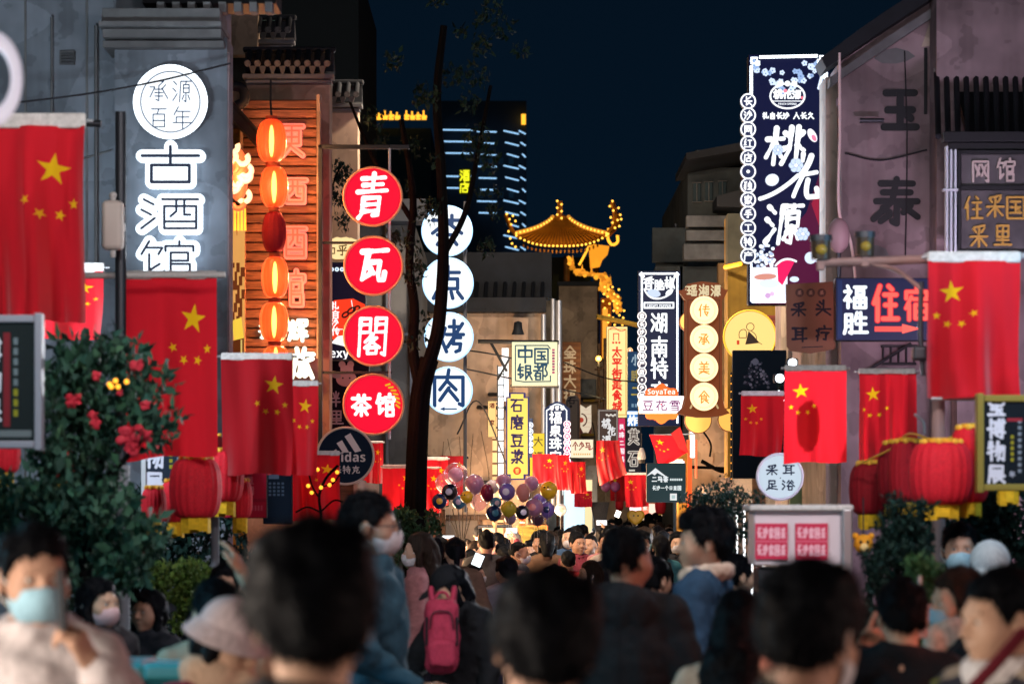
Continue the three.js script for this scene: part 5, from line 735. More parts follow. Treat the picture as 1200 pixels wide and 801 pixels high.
flag(312, 452, 373, 556, 20.5, 1, 'narrow red flag beside the dark red one, under the white hotel characters', { head: 5, amp: 0.025 });
flag(342, 533, 398, 609, 23.5, 1, 'orange-red flag behind a bare branch, left of the sports disc', { head: 4, amp: 0.03 });
flag(424, 519, 449, 566, 30, 1, 'small red flag squeezed between the sports disc and the tree trunk', { head: 2, amp: 0.03 });
flag(448, 548, 486, 600, 28, 1, 'red flag directly beside the trunk base with a clean white sleeve', { head: 3, amp: 0.012, ph: 3 });
flag(487, 549, 515, 600, 29, 1, 'bright red flag with a ragged lower edge just beyond the trunk', { head: 2, amp: 0.03, taper: -0.1 });
flag(491, 539, 525, 592, 31, 1, 'red flag with a pale sleeve behind the clear balloons', { head: 3, amp: 0.03 });
flag(515, 534, 546, 580, 33, 1, 'dim red flag above the clear balloons, farthest of the three by the trunk', { head: 0, dark: 1, amp: 0.03 });
flag(624, 532, 651, 566, 39.4, 1, 'orange lit flag under the tall soy-milk sign', { head: 0, amp: 0.03 });
flag(649, 533, 667, 574, 39.8, 1, 'narrow red flag touching the jewellery sign', { head: 0, amp: 0.03, sway: 0.15 });
flag(667, 541, 686, 578, 40.2, 1, 'dark red flag behind the pink bead chain', { head: 0, dark: 1, amp: 0.02, sway: 0.1 });
flag(673, 575, 694, 594, 48, 1, 'small plain red flag above the white doorway', { head: 0, amp: 0.01 });
flag(699, 516, 726, 562, 38, 0, 'deep red waving flag under the small brown peach sign', { head: 0, dark: 1, amp: 0.05, sway: 0.22, bite: 0.3, taper: -0.15 });
flag(715, 556, 737, 587, 52, 0, 'orange flag glowing behind the twin pink balloons', { head: 0, amp: 0.03 });
flag(732, 556, 759, 594, 44, 0, 'faded red flag touching the square tea house sign', { head: 2, amp: 0.015, sway: 0.06 });
{ // flag blown up by the wind
  const d = 37, t = thing('national_flag', 'bright orange-red flag blown up sideways over the tea house sign', 'flag', at(784, 510, d), 'flags hung across the street');
  const pts = [[761, 509], [776, 510], [790, 511], [806, 530], [764, 518], [776, 522], [791, 524], [800, 533], [768, 530], [777, 534], [788, 535], [790, 540], [771, 546], [774, 547], [777, 545], [780, 543]], pos = [], uv = [], idx = [];
  pts.forEach(([x, y], i) => { pos.push((x - 784) * d / FOCAL, (510 - y) * d / FOCAL, 0.06 * Math.sin(i * 1.7)); uv.push((i % 4) / 3, 1 - (i >> 2) / 3 * 0.9); });
  for (let j = 0; j < 3; j++) for (let i = 0; i < 3; i++) { const a = j * 4 + i; idx.push(a, a + 4, a + 1, a + 1, a + 4, a + 5); }
  const g = new THREE.BufferGeometry(); g.setAttribute('position', new THREE.Float32BufferAttribute(pos, 3)); g.setAttribute('uv', new THREE.Float32BufferAttribute(uv, 2)); g.setIndex(idx); g.computeVertexNormals();
  part('cloth', g, flagMat[0][0], t);
  const f2 = [[786, 508], [797, 500], [802, 514], [807, 531], [796, 526], [790, 514]].map(([x, y]) => [(x - 784) * d / FOCAL, (510 - y) * d / FOCAL]);
  part('folded_corner', prism(f2, 0.006, 0.02), std(0.72, 0.03, 0.03, { map: clothTex }), t);
  part('rod', bar(V(-0.25, 0.005, -0.02), V(0.33, 0.02, -0.02), 0.01), M.steel, t);
}
flag(869, 463, 919, 534, 24, 0, 'red flag hanging in front of the dark bust poster', { head: 4, amp: 0.018, sway: -0.06 });
flag(920, 434, 992, 542, 18.8, 0, 'translucent orange-red flag with a lantern shadow showing through', { head: 5, amp: 0.012 });
flag(1006, 438, 1073, 543, 18.8, 0, 'dark red flag beneath the lodging sign with a magenta reflection', { head: 5, dark: 1, amp: 0.03 });
flag(1087, 306, 1196, 466, 14.2, 0, 'largest near red flag with a white sleeve, over the lantern cluster', { head: 9, amp: 0.025, ph: 0.8 });

// ---------- lamp posts and flag arms ----------
const post = (name, label, x, top, d, r, mat, extra) => { const t = thing(name, label, 'post', [X(x, d), 0, -d]); part('shaft', cyl(r * 0.9, r, Y(top, d), 16, 0, Y(top, d) / 2, 0), mat, t); part('base_collar', cyl(r * 1.5, r * 1.8, 0.25, 16, 0, 0.125, 0), mat, t); extra?.(t, (px, py, z = 0) => V((px - x) * d / FOCAL, Y(py, d), z)); return t; };
post('banner_post', 'dark post rising beside the grey wall with a pale loudspeaker box on it', 141, 131, 16.6, 0.035, M.metal, (t, q) => { part('arm', bar(q(118, 145), q(100, 144), 0.02), M.metal, t); part('flag_arm', bar(q(96, 321, -0.1), q(262, 320, -0.1), 0.018), M.white, t); });
{ const t = thing('loudspeaker_box', 'pale slim loudspeaker cylinder mounted on the dark post by the tavern letters', 'loudspeaker', at(132, 264, 16.4)); part('housing', rbox(L(25, 16.4), L(58, 16.4), 0.1, 0.03), std(0.62, 0.55, 0.5, { roughness: 0.5 }), t); part('mount', [cyl(0.016, 0.016, 0.36, 10), ball(0.022, 0, 0.17, 0), rbox(0.05, 0.05, 0.12, 0.01, 0.03, 0, -0.06)], M.white, t); }
post('grey_post', 'slim grey steel post standing behind the flowering tree', 144, 545, 15, 0.038, std(0.2, 0.22, 0.25, { roughness: 0.5 }));
post('grey_post', 'thinner grey post under the tasselled lantern cluster', 252, 600, 19, 0.03, std(0.18, 0.2, 0.23, { roughness: 0.5 }));
post('pink_post', 'pinkish painted lamp post carrying the near flag and red lanterns', 1100, 296, 14.4, 0.036, M.pinkPole, (t, q) => {
  part('flag_arm', bar(q(1080, 302, 0.1), q(1200, 301, 0.1), 0.016), M.steel, t); part('lower_arm', bar(q(1088, 468, 0.1), q(1200, 467, 0.1), 0.01), M.steel, t);
  part('camera_arm', bar(q(960, 308), q(1100, 303), 0.022), M.pinkPole, t); part('brace', tube([q(1022, 309), q(1050, 316), q(1082, 340)], 0.012), M.pinkPole, t); part('bracket', tube([q(1080, 330), q(1079, 380), q(1082, 440)], 0.014), M.metal, t);
  part('clamp', [rbox(0.09, 0.07, 0.09, 0.015, ...q(1080, 414).toArray())], M.metal, t);
});
for (const [x, y, w, lab] of [[1014, 287, 22, 'small surveillance camera on a pinkish arm before the pink wall'], [962, 291, 24, 'larger surveillance lamp at the arm end before the peach sign']]) {
  const d = 14.4, t = thing('street_camera', lab, 'camera', at(x, y, d)); part('housing', [cyl(L(w / 2, d), L(w / 2.2, d), L(26, d), 16, 0, 0, 0)], std(0.04, 0.03, 0.02, { roughness: 0.35 }), t); part('cap', cyl(L(w / 1.8, d), L(w / 1.8, d), L(7, d), 16, 0, L(12, d), 0), M.metal, t); part('mount', rbox(L(10, d), L(16, d), 0.04, 0.01, 0, -L(18, d), 0), M.pinkPole, t); part('lens_glass', ball(L(w / 3.4, d), 0, -L(2, d), L(w / 3, d), 12), std(0.25, 0.18, 0.03, { roughness: 0.15 }), t); }
{ const d = 19, t = thing('globe_lamp_cover', 'rounded pinkish lamp globe shaded behind the camera arm', 'lamp', at(983, 276, 22.5)); part('globe', new THREE.SphereGeometry(L(13, 22.5), 20, 14).scale(1, 1.6, 1), std(0.35, 0.22, 0.24, { roughness: 0.4 }), t); part('stem', cyl(0.02, 0.02, 0.5, 8, 0, -0.3, 0), M.metal, t); }

// ---------- lanterns ----------
function lanternGeo(r, h, ribs = 18, depth = 0.06, full = 0.55) {
  const R = [], n = 22, seg = ribs * 4, pos = [], idx = [], uv = [];
  for (let j = 0; j <= n; j++) { const t = j / n, a = Math.PI * (t - 0.5), q = r * (0.34 + 0.66 * Math.pow(Math.max(0, Math.cos(a)), full)), y = h / 2 * Math.sin(a); for (let i = 0; i <= seg; i++) { const f = i / seg * Math.PI * 2, k = q * (1 - depth * (1 - Math.abs(Math.sin(f * ribs / 2)))); pos.push(k * Math.cos(f), y, k * Math.sin(f)); uv.push(i / seg * 3, t); } }
  for (let j = 0; j < n; j++) for (let i = 0; i < seg; i++) { const a = j * (seg + 1) + i, b = a + seg + 1; idx.push(a, b, a + 1, a + 1, b, b + 1); }
  const g = new THREE.BufferGeometry(); g.setAttribute('position', new THREE.Float32BufferAttribute(pos, 3)); g.setAttribute('uv', new THREE.Float32BufferAttribute(uv, 2)); g.setIndex(idx); g.computeVertexNormals(); return g;
}
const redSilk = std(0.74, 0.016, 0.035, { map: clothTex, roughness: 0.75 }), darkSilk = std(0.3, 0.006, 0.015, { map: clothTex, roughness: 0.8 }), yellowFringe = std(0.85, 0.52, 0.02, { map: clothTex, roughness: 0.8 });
const litPaper = new THREE.MeshPhysicalMaterial({ color: new THREE.Color().setRGB(0.95, 0.2, 0.05), roughness: 0.5, transmission: 0.92, thickness: 0, side: THREE.DoubleSide, emissive: new THREE.Color().setRGB(0.6, 0.075, 0.02) });
const bulbCore = glow(1.0, 0.8, 0.5, 16);
// glowing string on the timber boards
[[318, 165, 17, 54, 1, 'topmost glowing orange lantern of the string on the timber boards'], [321, 219, 16, 52, 1, 'second glowing lantern of the string, pinkish and brightest'], [321, 272, 14, 52, 0, 'unlit dark red lantern in the middle of the glowing string'], [322, 325, 15.5, 52, 1, 'glowing lantern directly under the unlit dark red one'], [321, 377, 16.5, 50, 1, 'glowing orange lantern beside the white hotel characters'], [323, 425, 16, 44, 1, 'lowest glowing lantern, half hidden behind the dark red flag']].forEach(([x, y, r, h, lit, label]) => {
  const d = 25.6, t = thing('string_lantern', label, 'lantern', at(x, y, d));
  part('shell', lanternGeo(L(r * 1.04, d), L(h - 5, d), 14, 0.06, 0.85), lit ? litPaper : darkSilk, t);
  for (const s of [1, -1]) part('cap', cyl(L(r * 0.42, d), L(r * 0.42, d), 0.03, 16, 0, s * L(h / 2, d), 0), std(0.3, 0.05, 0.02), t);
  part('cord', cyl(0.006, 0.006, 0.07, 6, 0, L(h / 2, d) + 0.03, 0), M.rope, t);
  if (lit) { part('bulb', new THREE.SphereGeometry(0.022, 10, 10).scale(1, 6.4, 1), bulbCore, t); const l = new THREE.PointLight(new THREE.Color(1, 0.42, 0.14), 1.3); l.name = numbered('lantern_light'); l.position.copy(at(x + r + 12, y, d + 0.25)); scene.add(l); }
});
{ const t = thing('lantern_string_cord', 'dark cord from the eave holding the glowing lantern string', 'cord'); part('cord', tube([at(317, 94, 25.8), at(317, 120, 25.7), at(318, 140, 25.6)], 0.01, 8), M.rope, t); }
{ // scalloped festive lantern at the storefront corner
  const d = 25.4, t = thing('festive_lantern', 'lit red and cream scalloped festive lantern tucked between pier and boards', 'lantern', at(279, 205, d));
  const cream = glow(1.0, 0.72, 0.42, 0.95), red = glow(1.0, 0.16, 0.05, 0.8);
  part('core', new THREE.SphereGeometry(L(12, d), 16, 12).scale(1, 2.6, 1), red, t);
  [[-6, -32], [6, -18], [-7, -8], [9, 2], [-5, 14], [8, 26], [1, 34], [-8, -20], [10, -4], [-1, 8]].forEach(([x, y], i) => part('scallop', new THREE.TorusGeometry(L(6.5, d), L(3.2, d), 8, 18, 3.6).rotateZ(Math.PI + 0.3 * (i % 3)).translate(L(x, d), L(-y, d), L(11, d)), i % 4 === 2 ? red : cream, t));
  part('fringe', [0, 1, 2, 3, 4].map((i) => cyl(0.008, 0.012, L(26, d), 6, L(i * 4 - 8, d), -L(52, d), 0)), M.amber, t);
  const l = new THREE.PointLight(new THREE.Color(1, 0.5, 0.15), 1.6); l.name = 'festive_lantern_glow'; l.position.copy(at(279, 205, d - 0.35)); scene.add(l);
}
sign('restaurant_picture_panel', 'cream lit panel with a brown painted skyline and a yellow cup near the pier', { x0: 270, y0: 246, x1: 287, y1: 422, d: 25.9, deep: 0.05, k: 6, emit: 0.7, cabinet: M.wood, light: [1, 0.6, 0.25, 2], draw: (g) => { fill(g, '#e9a85a', 266, 240, 290, 426); for (let i = 0; i < 26; i++) { const y = 308 + (i % 13) * 5.2, x = 272 + (i * 5) % 12; fill(g, '#6e3417', x, y, x + 3 + (i % 3), y + 6); } for (let i = 0; i < 5; i++) fill(g, '#c8601c', 272 + i * 2.6, 250, 273 + i * 2.6, 262 + (i * 7) % 20); poly(g, [[271, 376], [283, 372], [286, 398], [276, 404]], '#ffd84a'); poly(g, [[270, 400], [286, 396], [286, 424], [270, 424]], '#5e2c10'); fill(g, '#e0c070', 282, 398, 284, 420); } });
// red silk lanterns with gold fringe
const silkGeo = lanternGeo(1, 2, 20, 0.05), fringeStrip = (w, h, n) => merge(Array.from({ length: n }, (_, i) => { const a = i / n * Math.PI * 2; return box(w, h, 0.004, 0, 0, 0).rotateY(-a + Math.PI / 2).translate(Math.cos(a), 0, Math.sin(a)); }));
function silkLantern(x, y, rw, rh, d, label, mat = redSilk, fringe = 1, top = 1) {
  const t = thing('silk_lantern', label, 'lantern', at(x, y, d)), r = L(rw, d), h = L(rh, d);
  const s = part('shell', silkGeo, mat, t); s.scale.set(r, h, r);
  part('top_cap', cyl(r * 0.42, r * 0.42, 0.03, 18, 0, h + 0.005, 0), M.gold, t); part('lower_cap', cyl(r * 0.42, r * 0.42, 0.03, 18, 0, -h - 0.005, 0), M.gold, t);
  if (top) for (let i = 0; i < 7; i++) { const a = i / 7 * 6.283; part('gold_bead', ball(0.016, r * 0.6 * Math.cos(a), h * 0.93 + 0.012, r * 0.6 * Math.sin(a), 8), M.gold, t); }
  if (fringe) for (let i = 0; i < 9; i++) { const a = i / 9 * 6.283 + 0.2; part('fringe', box(r * 0.42, L(22, d), 0.006, 0, 0, 0).rotateY(-a + Math.PI / 2), yellowFringe, t, [r * 0.52 * Math.cos(a), -h * 0.98 - L(7, d) + L((i % 3) * 2, d), r * 0.52 * Math.sin(a)]); }
  return t;
}
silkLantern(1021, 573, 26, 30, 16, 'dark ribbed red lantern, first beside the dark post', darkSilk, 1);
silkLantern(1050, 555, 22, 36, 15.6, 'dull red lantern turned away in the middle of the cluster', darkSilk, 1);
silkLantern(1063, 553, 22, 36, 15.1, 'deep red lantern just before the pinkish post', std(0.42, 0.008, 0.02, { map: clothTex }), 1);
silkLantern(1103, 555, 38, 37, 13.8, 'largest bright red lantern hanging across the pinkish post', redSilk, 1);
silkLantern(1137, 545, 24, 44, 13.9, 'bright red lantern beside the museum show banner', std(0.75, 0.015, 0.03, { map: clothTex }), 1);
silkLantern(1182, 545, 22, 30, 14.6, 'red lantern mostly hidden behind the museum show banner', redSilk, 1);
silkLantern(262, 558, 24, 30, 18.8, 'red lantern with yellow dots under the long flag', redSilk, 1);
silkLantern(229, 572, 31, 35, 17.2, 'bright red lantern with gold fringe, nearest of its cluster by the tree', redSilk, 1);
silkLantern(205, 588, 18, 24, 18, 'small red lantern partly behind the leaves by the museum banner', redSilk, 1);
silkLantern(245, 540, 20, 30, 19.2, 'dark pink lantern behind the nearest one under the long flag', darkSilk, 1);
silkLantern(68, 545, 20, 20, 16, 'red lantern with yellow fringe half buried in the flowering tree', redSilk, 1);
silkLantern(4, 532, 20, 22, 15, 'red lantern with bright yellow fringe at the picture edge below the banner', redSilk, 1);
silkLantern(774, 590, 6.5, 12, 52, 'tiny red lantern far down the street under the tea house sign', redSilk, 0, 0);
silkLantern(945, 492, 12.5, 22, 19.1, 'dark lantern behind the translucent flag', darkSilk, 0, 0);
silkLantern(726, 590, 5, 8, 55, 'tiny red lantern before the pink far shop', redSilk, 0, 0);
{ const t = thing('lantern_wire', 'looped wire carrying the lantern cluster beside the pinkish post', 'wire'); part('wire', tube([at(1004, 545, 15.8), at(1046, 525, 15.4), at(1066, 508, 15), at(1100, 516, 14.6), at(1140, 500, 14)], 0.006, 24), M.gold, t); part('hook', tube([at(1072, 485, 14.6), at(1082, 494, 14.6), at(1084, 508, 14.6)], 0.008), M.steel, t); }
{ const t = thing('amber_lamp', 'amber glowing lamp seen low beside the translucent flag', 'lamp', at(982, 519, 19.3)); part('bulb', new THREE.SphereGeometry(0.045, 14, 12).scale(1, 1.3, 1), glow(1, 0.45, 0.05, 8), t); part('holder', cyl(0.02, 0.03, 0.06, 10, 0, 0.07, 0), M.metal, t); const l = new THREE.PointLight(new THREE.Color(1, 0.5, 0.12), 0.3); l.name = 'amber_lamp_glow'; l.position.copy(at(982, 519, 19.2)); scene.add(l); }

// ---------- balloons ----------
const PI_HALF = Math.PI / 2;
const balloonGeo = (() => { const g = new THREE.SphereGeometry(1, 26, 18), p = g.attributes.position; for (let i = 0; i < p.count; i++) { const y = p.getY(i); if (y < 0) p.setXYZ(i, p.getX(i) * (1 - 0.1 * y * y), y * 1.06, p.getZ(i) * (1 - 0.1 * y * y)); } g.computeVertexNormals(); return g; })();
const foil = (r, g, b, o = {}) => new THREE.MeshPhysicalMaterial({ color: new THREE.Color().setRGB(r, g, b), roughness: 0.14, clearcoat: 0.8, clearcoatRoughness: 0.08, ...o });
const clearFilm = new THREE.MeshPhysicalMaterial({ color: new THREE.Color().setRGB(0.95, 0.8, 0.9), roughness: 0.04, transmission: 0.9, thickness: 0, side: THREE.DoubleSide, ior: 1.45 });
function balloon(x, y, r, d, mat, label, o = {}) {
  const t = thing('balloon', label, 'balloon', at(x, y, d), 'balloons bunched above the crowd'), R = L(r, d);
  const b = part('body', balloonGeo, mat, t); b.scale.setScalar(R); if (o.tall) b.scale.set(R * 0.86, R * 1.12, R * 0.86);
  part('knot', new THREE.ConeGeometry(R * 0.13, R * 0.2, 8).translate(0, -R * 1.08, 0), mat, t);
  part('ribbon', tube([V(0, -R * 1.1, 0), V(o.rx ?? 0, -R - L(18, d), 0), V((o.rx ?? 0) * 1.6, -R - L(30, d), 0)], 0.0013, 8, 4), M.white, t);
  if (o.eyes) for (const s of [-1, 1]) part('eye_dot', ball(R * 0.12, R * (o.eyes + 0.2 * s), R * 0.3, R * 0.88, 8), M.black, t);
  if (o.patch) part('print_patch', new THREE.SphereGeometry(R * 1.012, 18, 6, 0, 6.2832, 0, 0.42).rotateX(PI_HALF).rotateY(rr(-0.3, 0.3)), o.patch, t);
  if (o.inner) { const q = part('inner_balloon', balloonGeo, o.inner, t); q.scale.setScalar(R * 0.62); }
  return t;
}
const pale = foil(0.75, 0.72, 0.8), darkBlue = foil(0.012, 0.03, 0.11), blackB = foil(0.012, 0.014, 0.03), yel = foil(0.85, 0.5, 0.02, { roughness: 0.3 }), wine = foil(0.2, 0.012, 0.06), violet = foil(0.2, 0.14, 0.5), rose = foil(0.85, 0.32, 0.3, { roughness: 0.3 }), mauve = foil(0.42, 0.2, 0.33), olive = foil(0.42, 0.36, 0.03), teal = foil(0.05, 0.22, 0.36);
balloon(534, 556, 14, 27.8, clearFilm, 'clear pinkish bubble balloon, highest of the bunch by the flags', { inner: foil(0.6, 0.4, 0.5) });
balloon(522, 566, 12, 28.4, clearFilm, 'clear bubble balloon just behind the black one', {}); 
balloon(556, 567, 11.5, 27.3, mauve, 'mauve glossy balloon above the wine red one');
balloon(527, 576, 9.5, 26.3, blackB, 'black balloon with a pale printed patch', { patch: pale });
balloon(515, 587, 9, 26.1, darkBlue, 'dark blue balloon with a small yellow patch, lowest by the flags', { patch: yel });
balloon(547, 582, 7.5, 26.0, yel, 'small yellow balloon with two black dot eyes', { eyes: -0.55 });
balloon(538, 588, 8, 26.8, teal, 'small teal printed balloon beside the small yellow one', { patch: pale });
balloon(561, 588, 10, 27.4, clearFilm, 'clear bubble balloon right of the small yellow one', {});
balloon(571, 577, 9.5, 26.8, wine, 'wine red shiny balloon in the middle of the bunch', { tall: 1 });
balloon(577, 570, 8, 27.6, pale, 'silvery balloon peeking behind the wine red one');
balloon(594, 576, 10, 26.4, violet, 'violet balloon with a round white print', { patch: pale });
balloon(590, 564, 9, 27.4, mauve, 'rosy translucent balloon above the violet one');
balloon(613, 577, 9.5, 26.2, rose, 'salmon pink oval balloon', { tall: 1 });
balloon(623, 566, 8.5, 27.6, mauve, 'purple balloon behind the salmon oval');
balloon(632, 586, 8, 27.2, violet, 'deep purple balloon between the salmon and yellow ones');
balloon(643, 574, 10.5, 25.8, yel, 'big bright yellow balloon with two dot eyes', { eyes: -0.3 });
balloon(596, 596, 9.5, 26.0, olive, 'olive yellow balloon hanging low under the violet one');
balloon(579, 601, 9.5, 26.2, darkBlue, 'midnight blue balloon at the low left of the second bunch', { patch: teal });
balloon(581, 589, 7, 26.8, teal, 'blue starry balloon above the midnight one', { patch: pale });
balloon(612, 600, 8.5, 26.1, blackB, 'black balloon with a white stripe under the salmon oval', { patch: pale });
balloon(626, 594, 10.5, 26.4, mauve, 'large plum balloon above the lowest dark one', { patch: rose });
balloon(630, 608, 8, 26.8, foil(0.12, 0.06, 0.1), 'dark brown balloon hanging lowest under the plum one');
balloon(641, 597, 9.5, 26.6, violet, 'indigo balloon under the big yellow one', { patch: darkBlue });
balloon(598, 607, 7, 27.0, foil(0.3, 0.2, 0.3), 'grey lilac balloon at the bottom beside the olive one');
balloon(657, 597, 7.2, 40.0, foil(0.4, 0.5, 0.55), 'pale grey-blue balloon alone before the white doorway', { patch: rose });
balloon(710, 570, 6, 50.0, foil(0.5, 0.12, 0.28), 'pink balloon, first of the far pair by the orange flag');
balloon(721, 570, 6, 50.4, foil(0.42, 0.08, 0.22), 'deep pink balloon, second of the far pair by the orange flag');
{ const d = 50, t = thing('heart_balloon', 'small yellow smiling heart balloon over the far crowd', 'balloon', at(745, 605, d)); const s = L(1, d), sh = new THREE.Shape(); sh.moveTo(0, -8 * s); sh.bezierCurveTo(-14 * s, 0, -8 * s, 9 * s, 0, 4 * s); sh.bezierCurveTo(8 * s, 9 * s, 14 * s, 0, 0, -8 * s); part('body', new THREE.ExtrudeGeometry(sh, { depth: 0.06, bevelSize: 0.03, bevelThickness: 0.04, bevelSegments: 3 }), yel, t); part('face_dot', [ball(s * 0.9, -2.5 * s, s, 0.1, 8), ball(s * 0.9, 2.5 * s, s, 0.1, 8)], M.black, t); part('stick', bar(V(0, -8 * s, 0.03), V(0, -30 * s, 0.03), 0.008), M.white, t); }
{ const d = 36, t = thing('balloon_cart', 'wooden balloon seller stand with a pale menu panel and lit shelf', 'stall', [X(580, d), 0, -d]); const q = (px, py, z = 0) => V((px - 580) * d / FOCAL, Y(py, d), z);
  part('pole', bar(q(580, 640).setY(0), q(580, 608), 0.03), std(0.6, 0.4, 0.2, { map: woodTex }), t); part('menu_panel', rbox(L(15, d), L(44, d), 0.03, 0.008, ...q(573, 640, 0.03).toArray()), std(0.7, 0.5, 0.35, { map: clothTex }), t); part('top_rail', bar(q(560, 617, 0), q(600, 616, 0), 0.02), M.metal, t); part('shelf_lamp', rbox(L(14, d), L(4, d), 0.1, 0.01, ...q(581, 640, 0.12).toArray()), glow(0.9, 0.95, 1, 2.4), t); }
{ const d = 41, t = thing('framed_notice_board', 'olive framed notice board on legs standing in the crowd', 'board', [X(624, d), 0, -d]); const q = (px, py) => V((px - 624) * d / FOCAL, Y(py, d), 0); part('panel', rbox(L(32, d), L(22, d), 0.03, 0.006, ...q(624, 628).toArray()), std(0.22, 0.2, 0.05, { map: woodTex }), t); part('frame', [bar(q(607, 616), q(641, 616), 0.02), bar(q(607, 640), q(641, 640), 0.02), bar(q(607, 616), q(607, 640), 0.02), bar(q(641, 616), q(641, 640), 0.02)], std(0.4, 0.16, 0.06), t); part('leg', [bar(q(609, 640), q(609, 640).setY(0), 0.02), bar(q(639, 640), q(639, 640).setY(0), 0.02)], M.darkWood, t); }
{ const t = thing('red_price_tag', 'small red and white price card hanging above the framed notice board', 'card', at(612, 612, 40)); part('card', rbox(L(8, 40), L(9, 40), 0.01, 0.004), std(0.75, 0.08, 0.03), t); part('white_band', rbox(L(6, 40), L(2, 40), 0.004, 0.001, 0, 0, 0.008), M.white, t); }
// recycling bins by the tree
for (const [x, lab, m] of [[150, 'teal recycling bin with a pale lid rim, nearer the masked man', 0], [205, 'teal recycling bin beside the wet reflection and pink sleeve', 1]]) {
  const d = 9.5, t = thing('recycling_bin', lab, 'bin', [X(x, d), 0, -d]), h = Y(776, d), w = L(54, d);
  part('body', rbox(w, h - 0.05, 0.4, 0.02, 0, (h - 0.05) / 2, 0), std(0.03, 0.2, 0.25, { roughness: 0.35 }), t); part('lid', rbox(w + 0.012, 0.06, 0.43, 0.02, 0, h - 0.02, 0.005), std(0.05, 0.3, 0.34, { roughness: 0.3 }), t); part('slot', rbox(w * 0.6, 0.08, 0.01, 0.004, 0, h - 0.2, 0.203), M.black, t); }
// overhead wires
[[[at(480, 404, 40), at(560, 412, 41), at(640, 430, 44)], 'thin cable sagging across the beige plaster house'], [[at(545, 432, 40), at(640, 452, 44), at(712, 468, 52)], 'cable running from the white discs to the stair rail'], [[at(660, 424, 50), at(700, 440, 50), at(750, 448, 48)], 'short wire crossing the square gable to the blue sign'], [[at(536, 508, 40), at(560, 470, 41), at(600, 560, 42)], 'loose drooping wire beside the soy-milk sign']].forEach(([p, lab]) => tag(Object.assign(part('overhead_wire', tube(p, 0.012, 20, 5), M.rope, scene), { name: numbered('overhead_wire') }), lab, 'wire'));

// ---------- shops along the street, and unseen fill lamps and sign boxes added for light ----------
function fillLamp(x, y, d, w, color, k, dir, label) {  // unseen lamps added to brighten walls, flags and crowd
  const t = thing('added_fill_lamp', label, 'lamp', [x, y, -d]);
  const v = V(...dir).normalize(), q = new THREE.Quaternion().setFromUnitVectors(V(0, 0, 1), v);
  const house = part('housing', rbox(w * 1.1, w * 0.7, 0.12, 0.03, 0, 0, -0.08), M.metal, t); house.quaternion.copy(q);
  const f = part('lamp_face', rbox(w, w * 0.6, 0.02, 0.008, 0, 0, 0), glow(...color, 4), t); f.quaternion.copy(q);
  part('hanger', cyl(0.012, 0.012, 1.2, 8, 0, 0.66, -0.05), M.metal, t);
  areaLight('added_fill_lamp_light', V(x, y, -d).addScaledVector(v, 0.03), w, w * 0.6, color, k, v);
}
fillLamp(-1.7, 4.6, 10.4, 0.6, [1, 0.95, 0.92], 130, [-0.05, -0.3, -1], 'added overhead fill lamp above the picture by the big folded flag');
fillLamp(1.9, 4.6, 10.4, 0.6, [1, 0.86, 0.84], 170, [0.12, -0.3, -1], 'added overhead fill lamp above the picture over the near flag');
fillLamp(-3.5, 3.3, 17.2, 0.6, [0.78, 0.9, 1], 150, [0.1, -0.05, -1], 'added side fill lamp outside the picture before the grey pier');
fillLamp(3.75, 2.7, 19.3, 0.5, [0.97, 0.72, 0.98], 165, [-0.18, 0, -1], 'added side fill lamp outside the picture before the pink gable');
fillLamp(0.4, 7.25, 28.2, 0.7, [1, 0.78, 0.58], 900, [0.02, -0.36, -1], 'added overhead fill lamp above the picture in mid street');
function litShop(x, z0, z1, color, k, side, label, H = 3.4, shine = 0.9) {              // a shop front along the street with a glowing window
  const b = thing('street_shop', label, 'building'), len = z1 - z0, zc = -(z0 + z1) / 2;
  part('wall', [box(0.4, H + 0.3, len, x + side * 0.25, H / 2 - 0.15, zc)], M.wallWhite, b);
  part('shop_window', rbox(0.05, H * 0.56, len * 0.86, 0.01, x + side * 0.02, H * 0.49, zc), glow(...color, shine), b);
  part('fascia', rbox(0.2, H * 0.15, len * 0.98, 0.02, x, H * 0.87, zc), M.darkWood, b);
  const n = 4; for (let i = 0; i <= n; i++) part('window_post', rbox(0.1, H * 0.62, 0.07, 0.01, x - side * 0.01, H * 0.47, -(z0 + len * (0.07 + 0.86 * i / n))), M.darkWood, b);
  areaLight('street_shop_glow', V(x - side * 0.1, H * 0.5, zc), len * 0.84, H * 0.5, color, k, V(-side, 0, 0));
}
litShop(-2.5, 2.5, 7, [1, 0.84, 0.7], 6.5, -1, 'warm lit shop front outside the frame behind the masked man');
litShop(2.9, 0, 6.5, [1, 0.7, 0.6], 0.6, 1, 'pinkish lit shop front outside the frame behind the near figures');
function fillSign(x, y, d, w, h, color, k, side, label) {       // unseen sign boxes added to throw coloured light on the near figures
  const t = thing('added_side_sign', label, 'sign', [x, y, -d]); part('cabinet', rbox(0.14, h + 0.06, w + 0.06, 0.02), M.black, t); part('lit_face', rbox(0.02, h, w, 0.008, side * 0.075, 0, 0), glow(...color, 1.2), t); part('bracket', bar(V(0, h / 2, 0), V(-side * 0.5, h / 2 + 0.1, 0), 0.02), M.metal, t);
  areaLight('added_side_sign_glow', V(x + side * 0.12, y, -d), w, h, color, k, V(side, -0.12, -0.25 * Math.sign(d)));
}
fillSign(-2.75, 2.3, 9.5, 2.2, 0.8, [0.2, 0.72, 1], 9, 1, 'added cyan lit sign box outside the picture beside the tall masked person');
fillSign(3.0, 2.2, 9, 2.4, 0.8, [1, 0.32, 0.26], 6, -1, 'added red lit sign box outside the picture near the patterned shirt');
fillSign(3.3, 2.9, 13.5, 1.6, 0.7, [0.3, 0.7, 1], 7, -1, 'added cool blue sign box outside the picture behind the museum show banner');
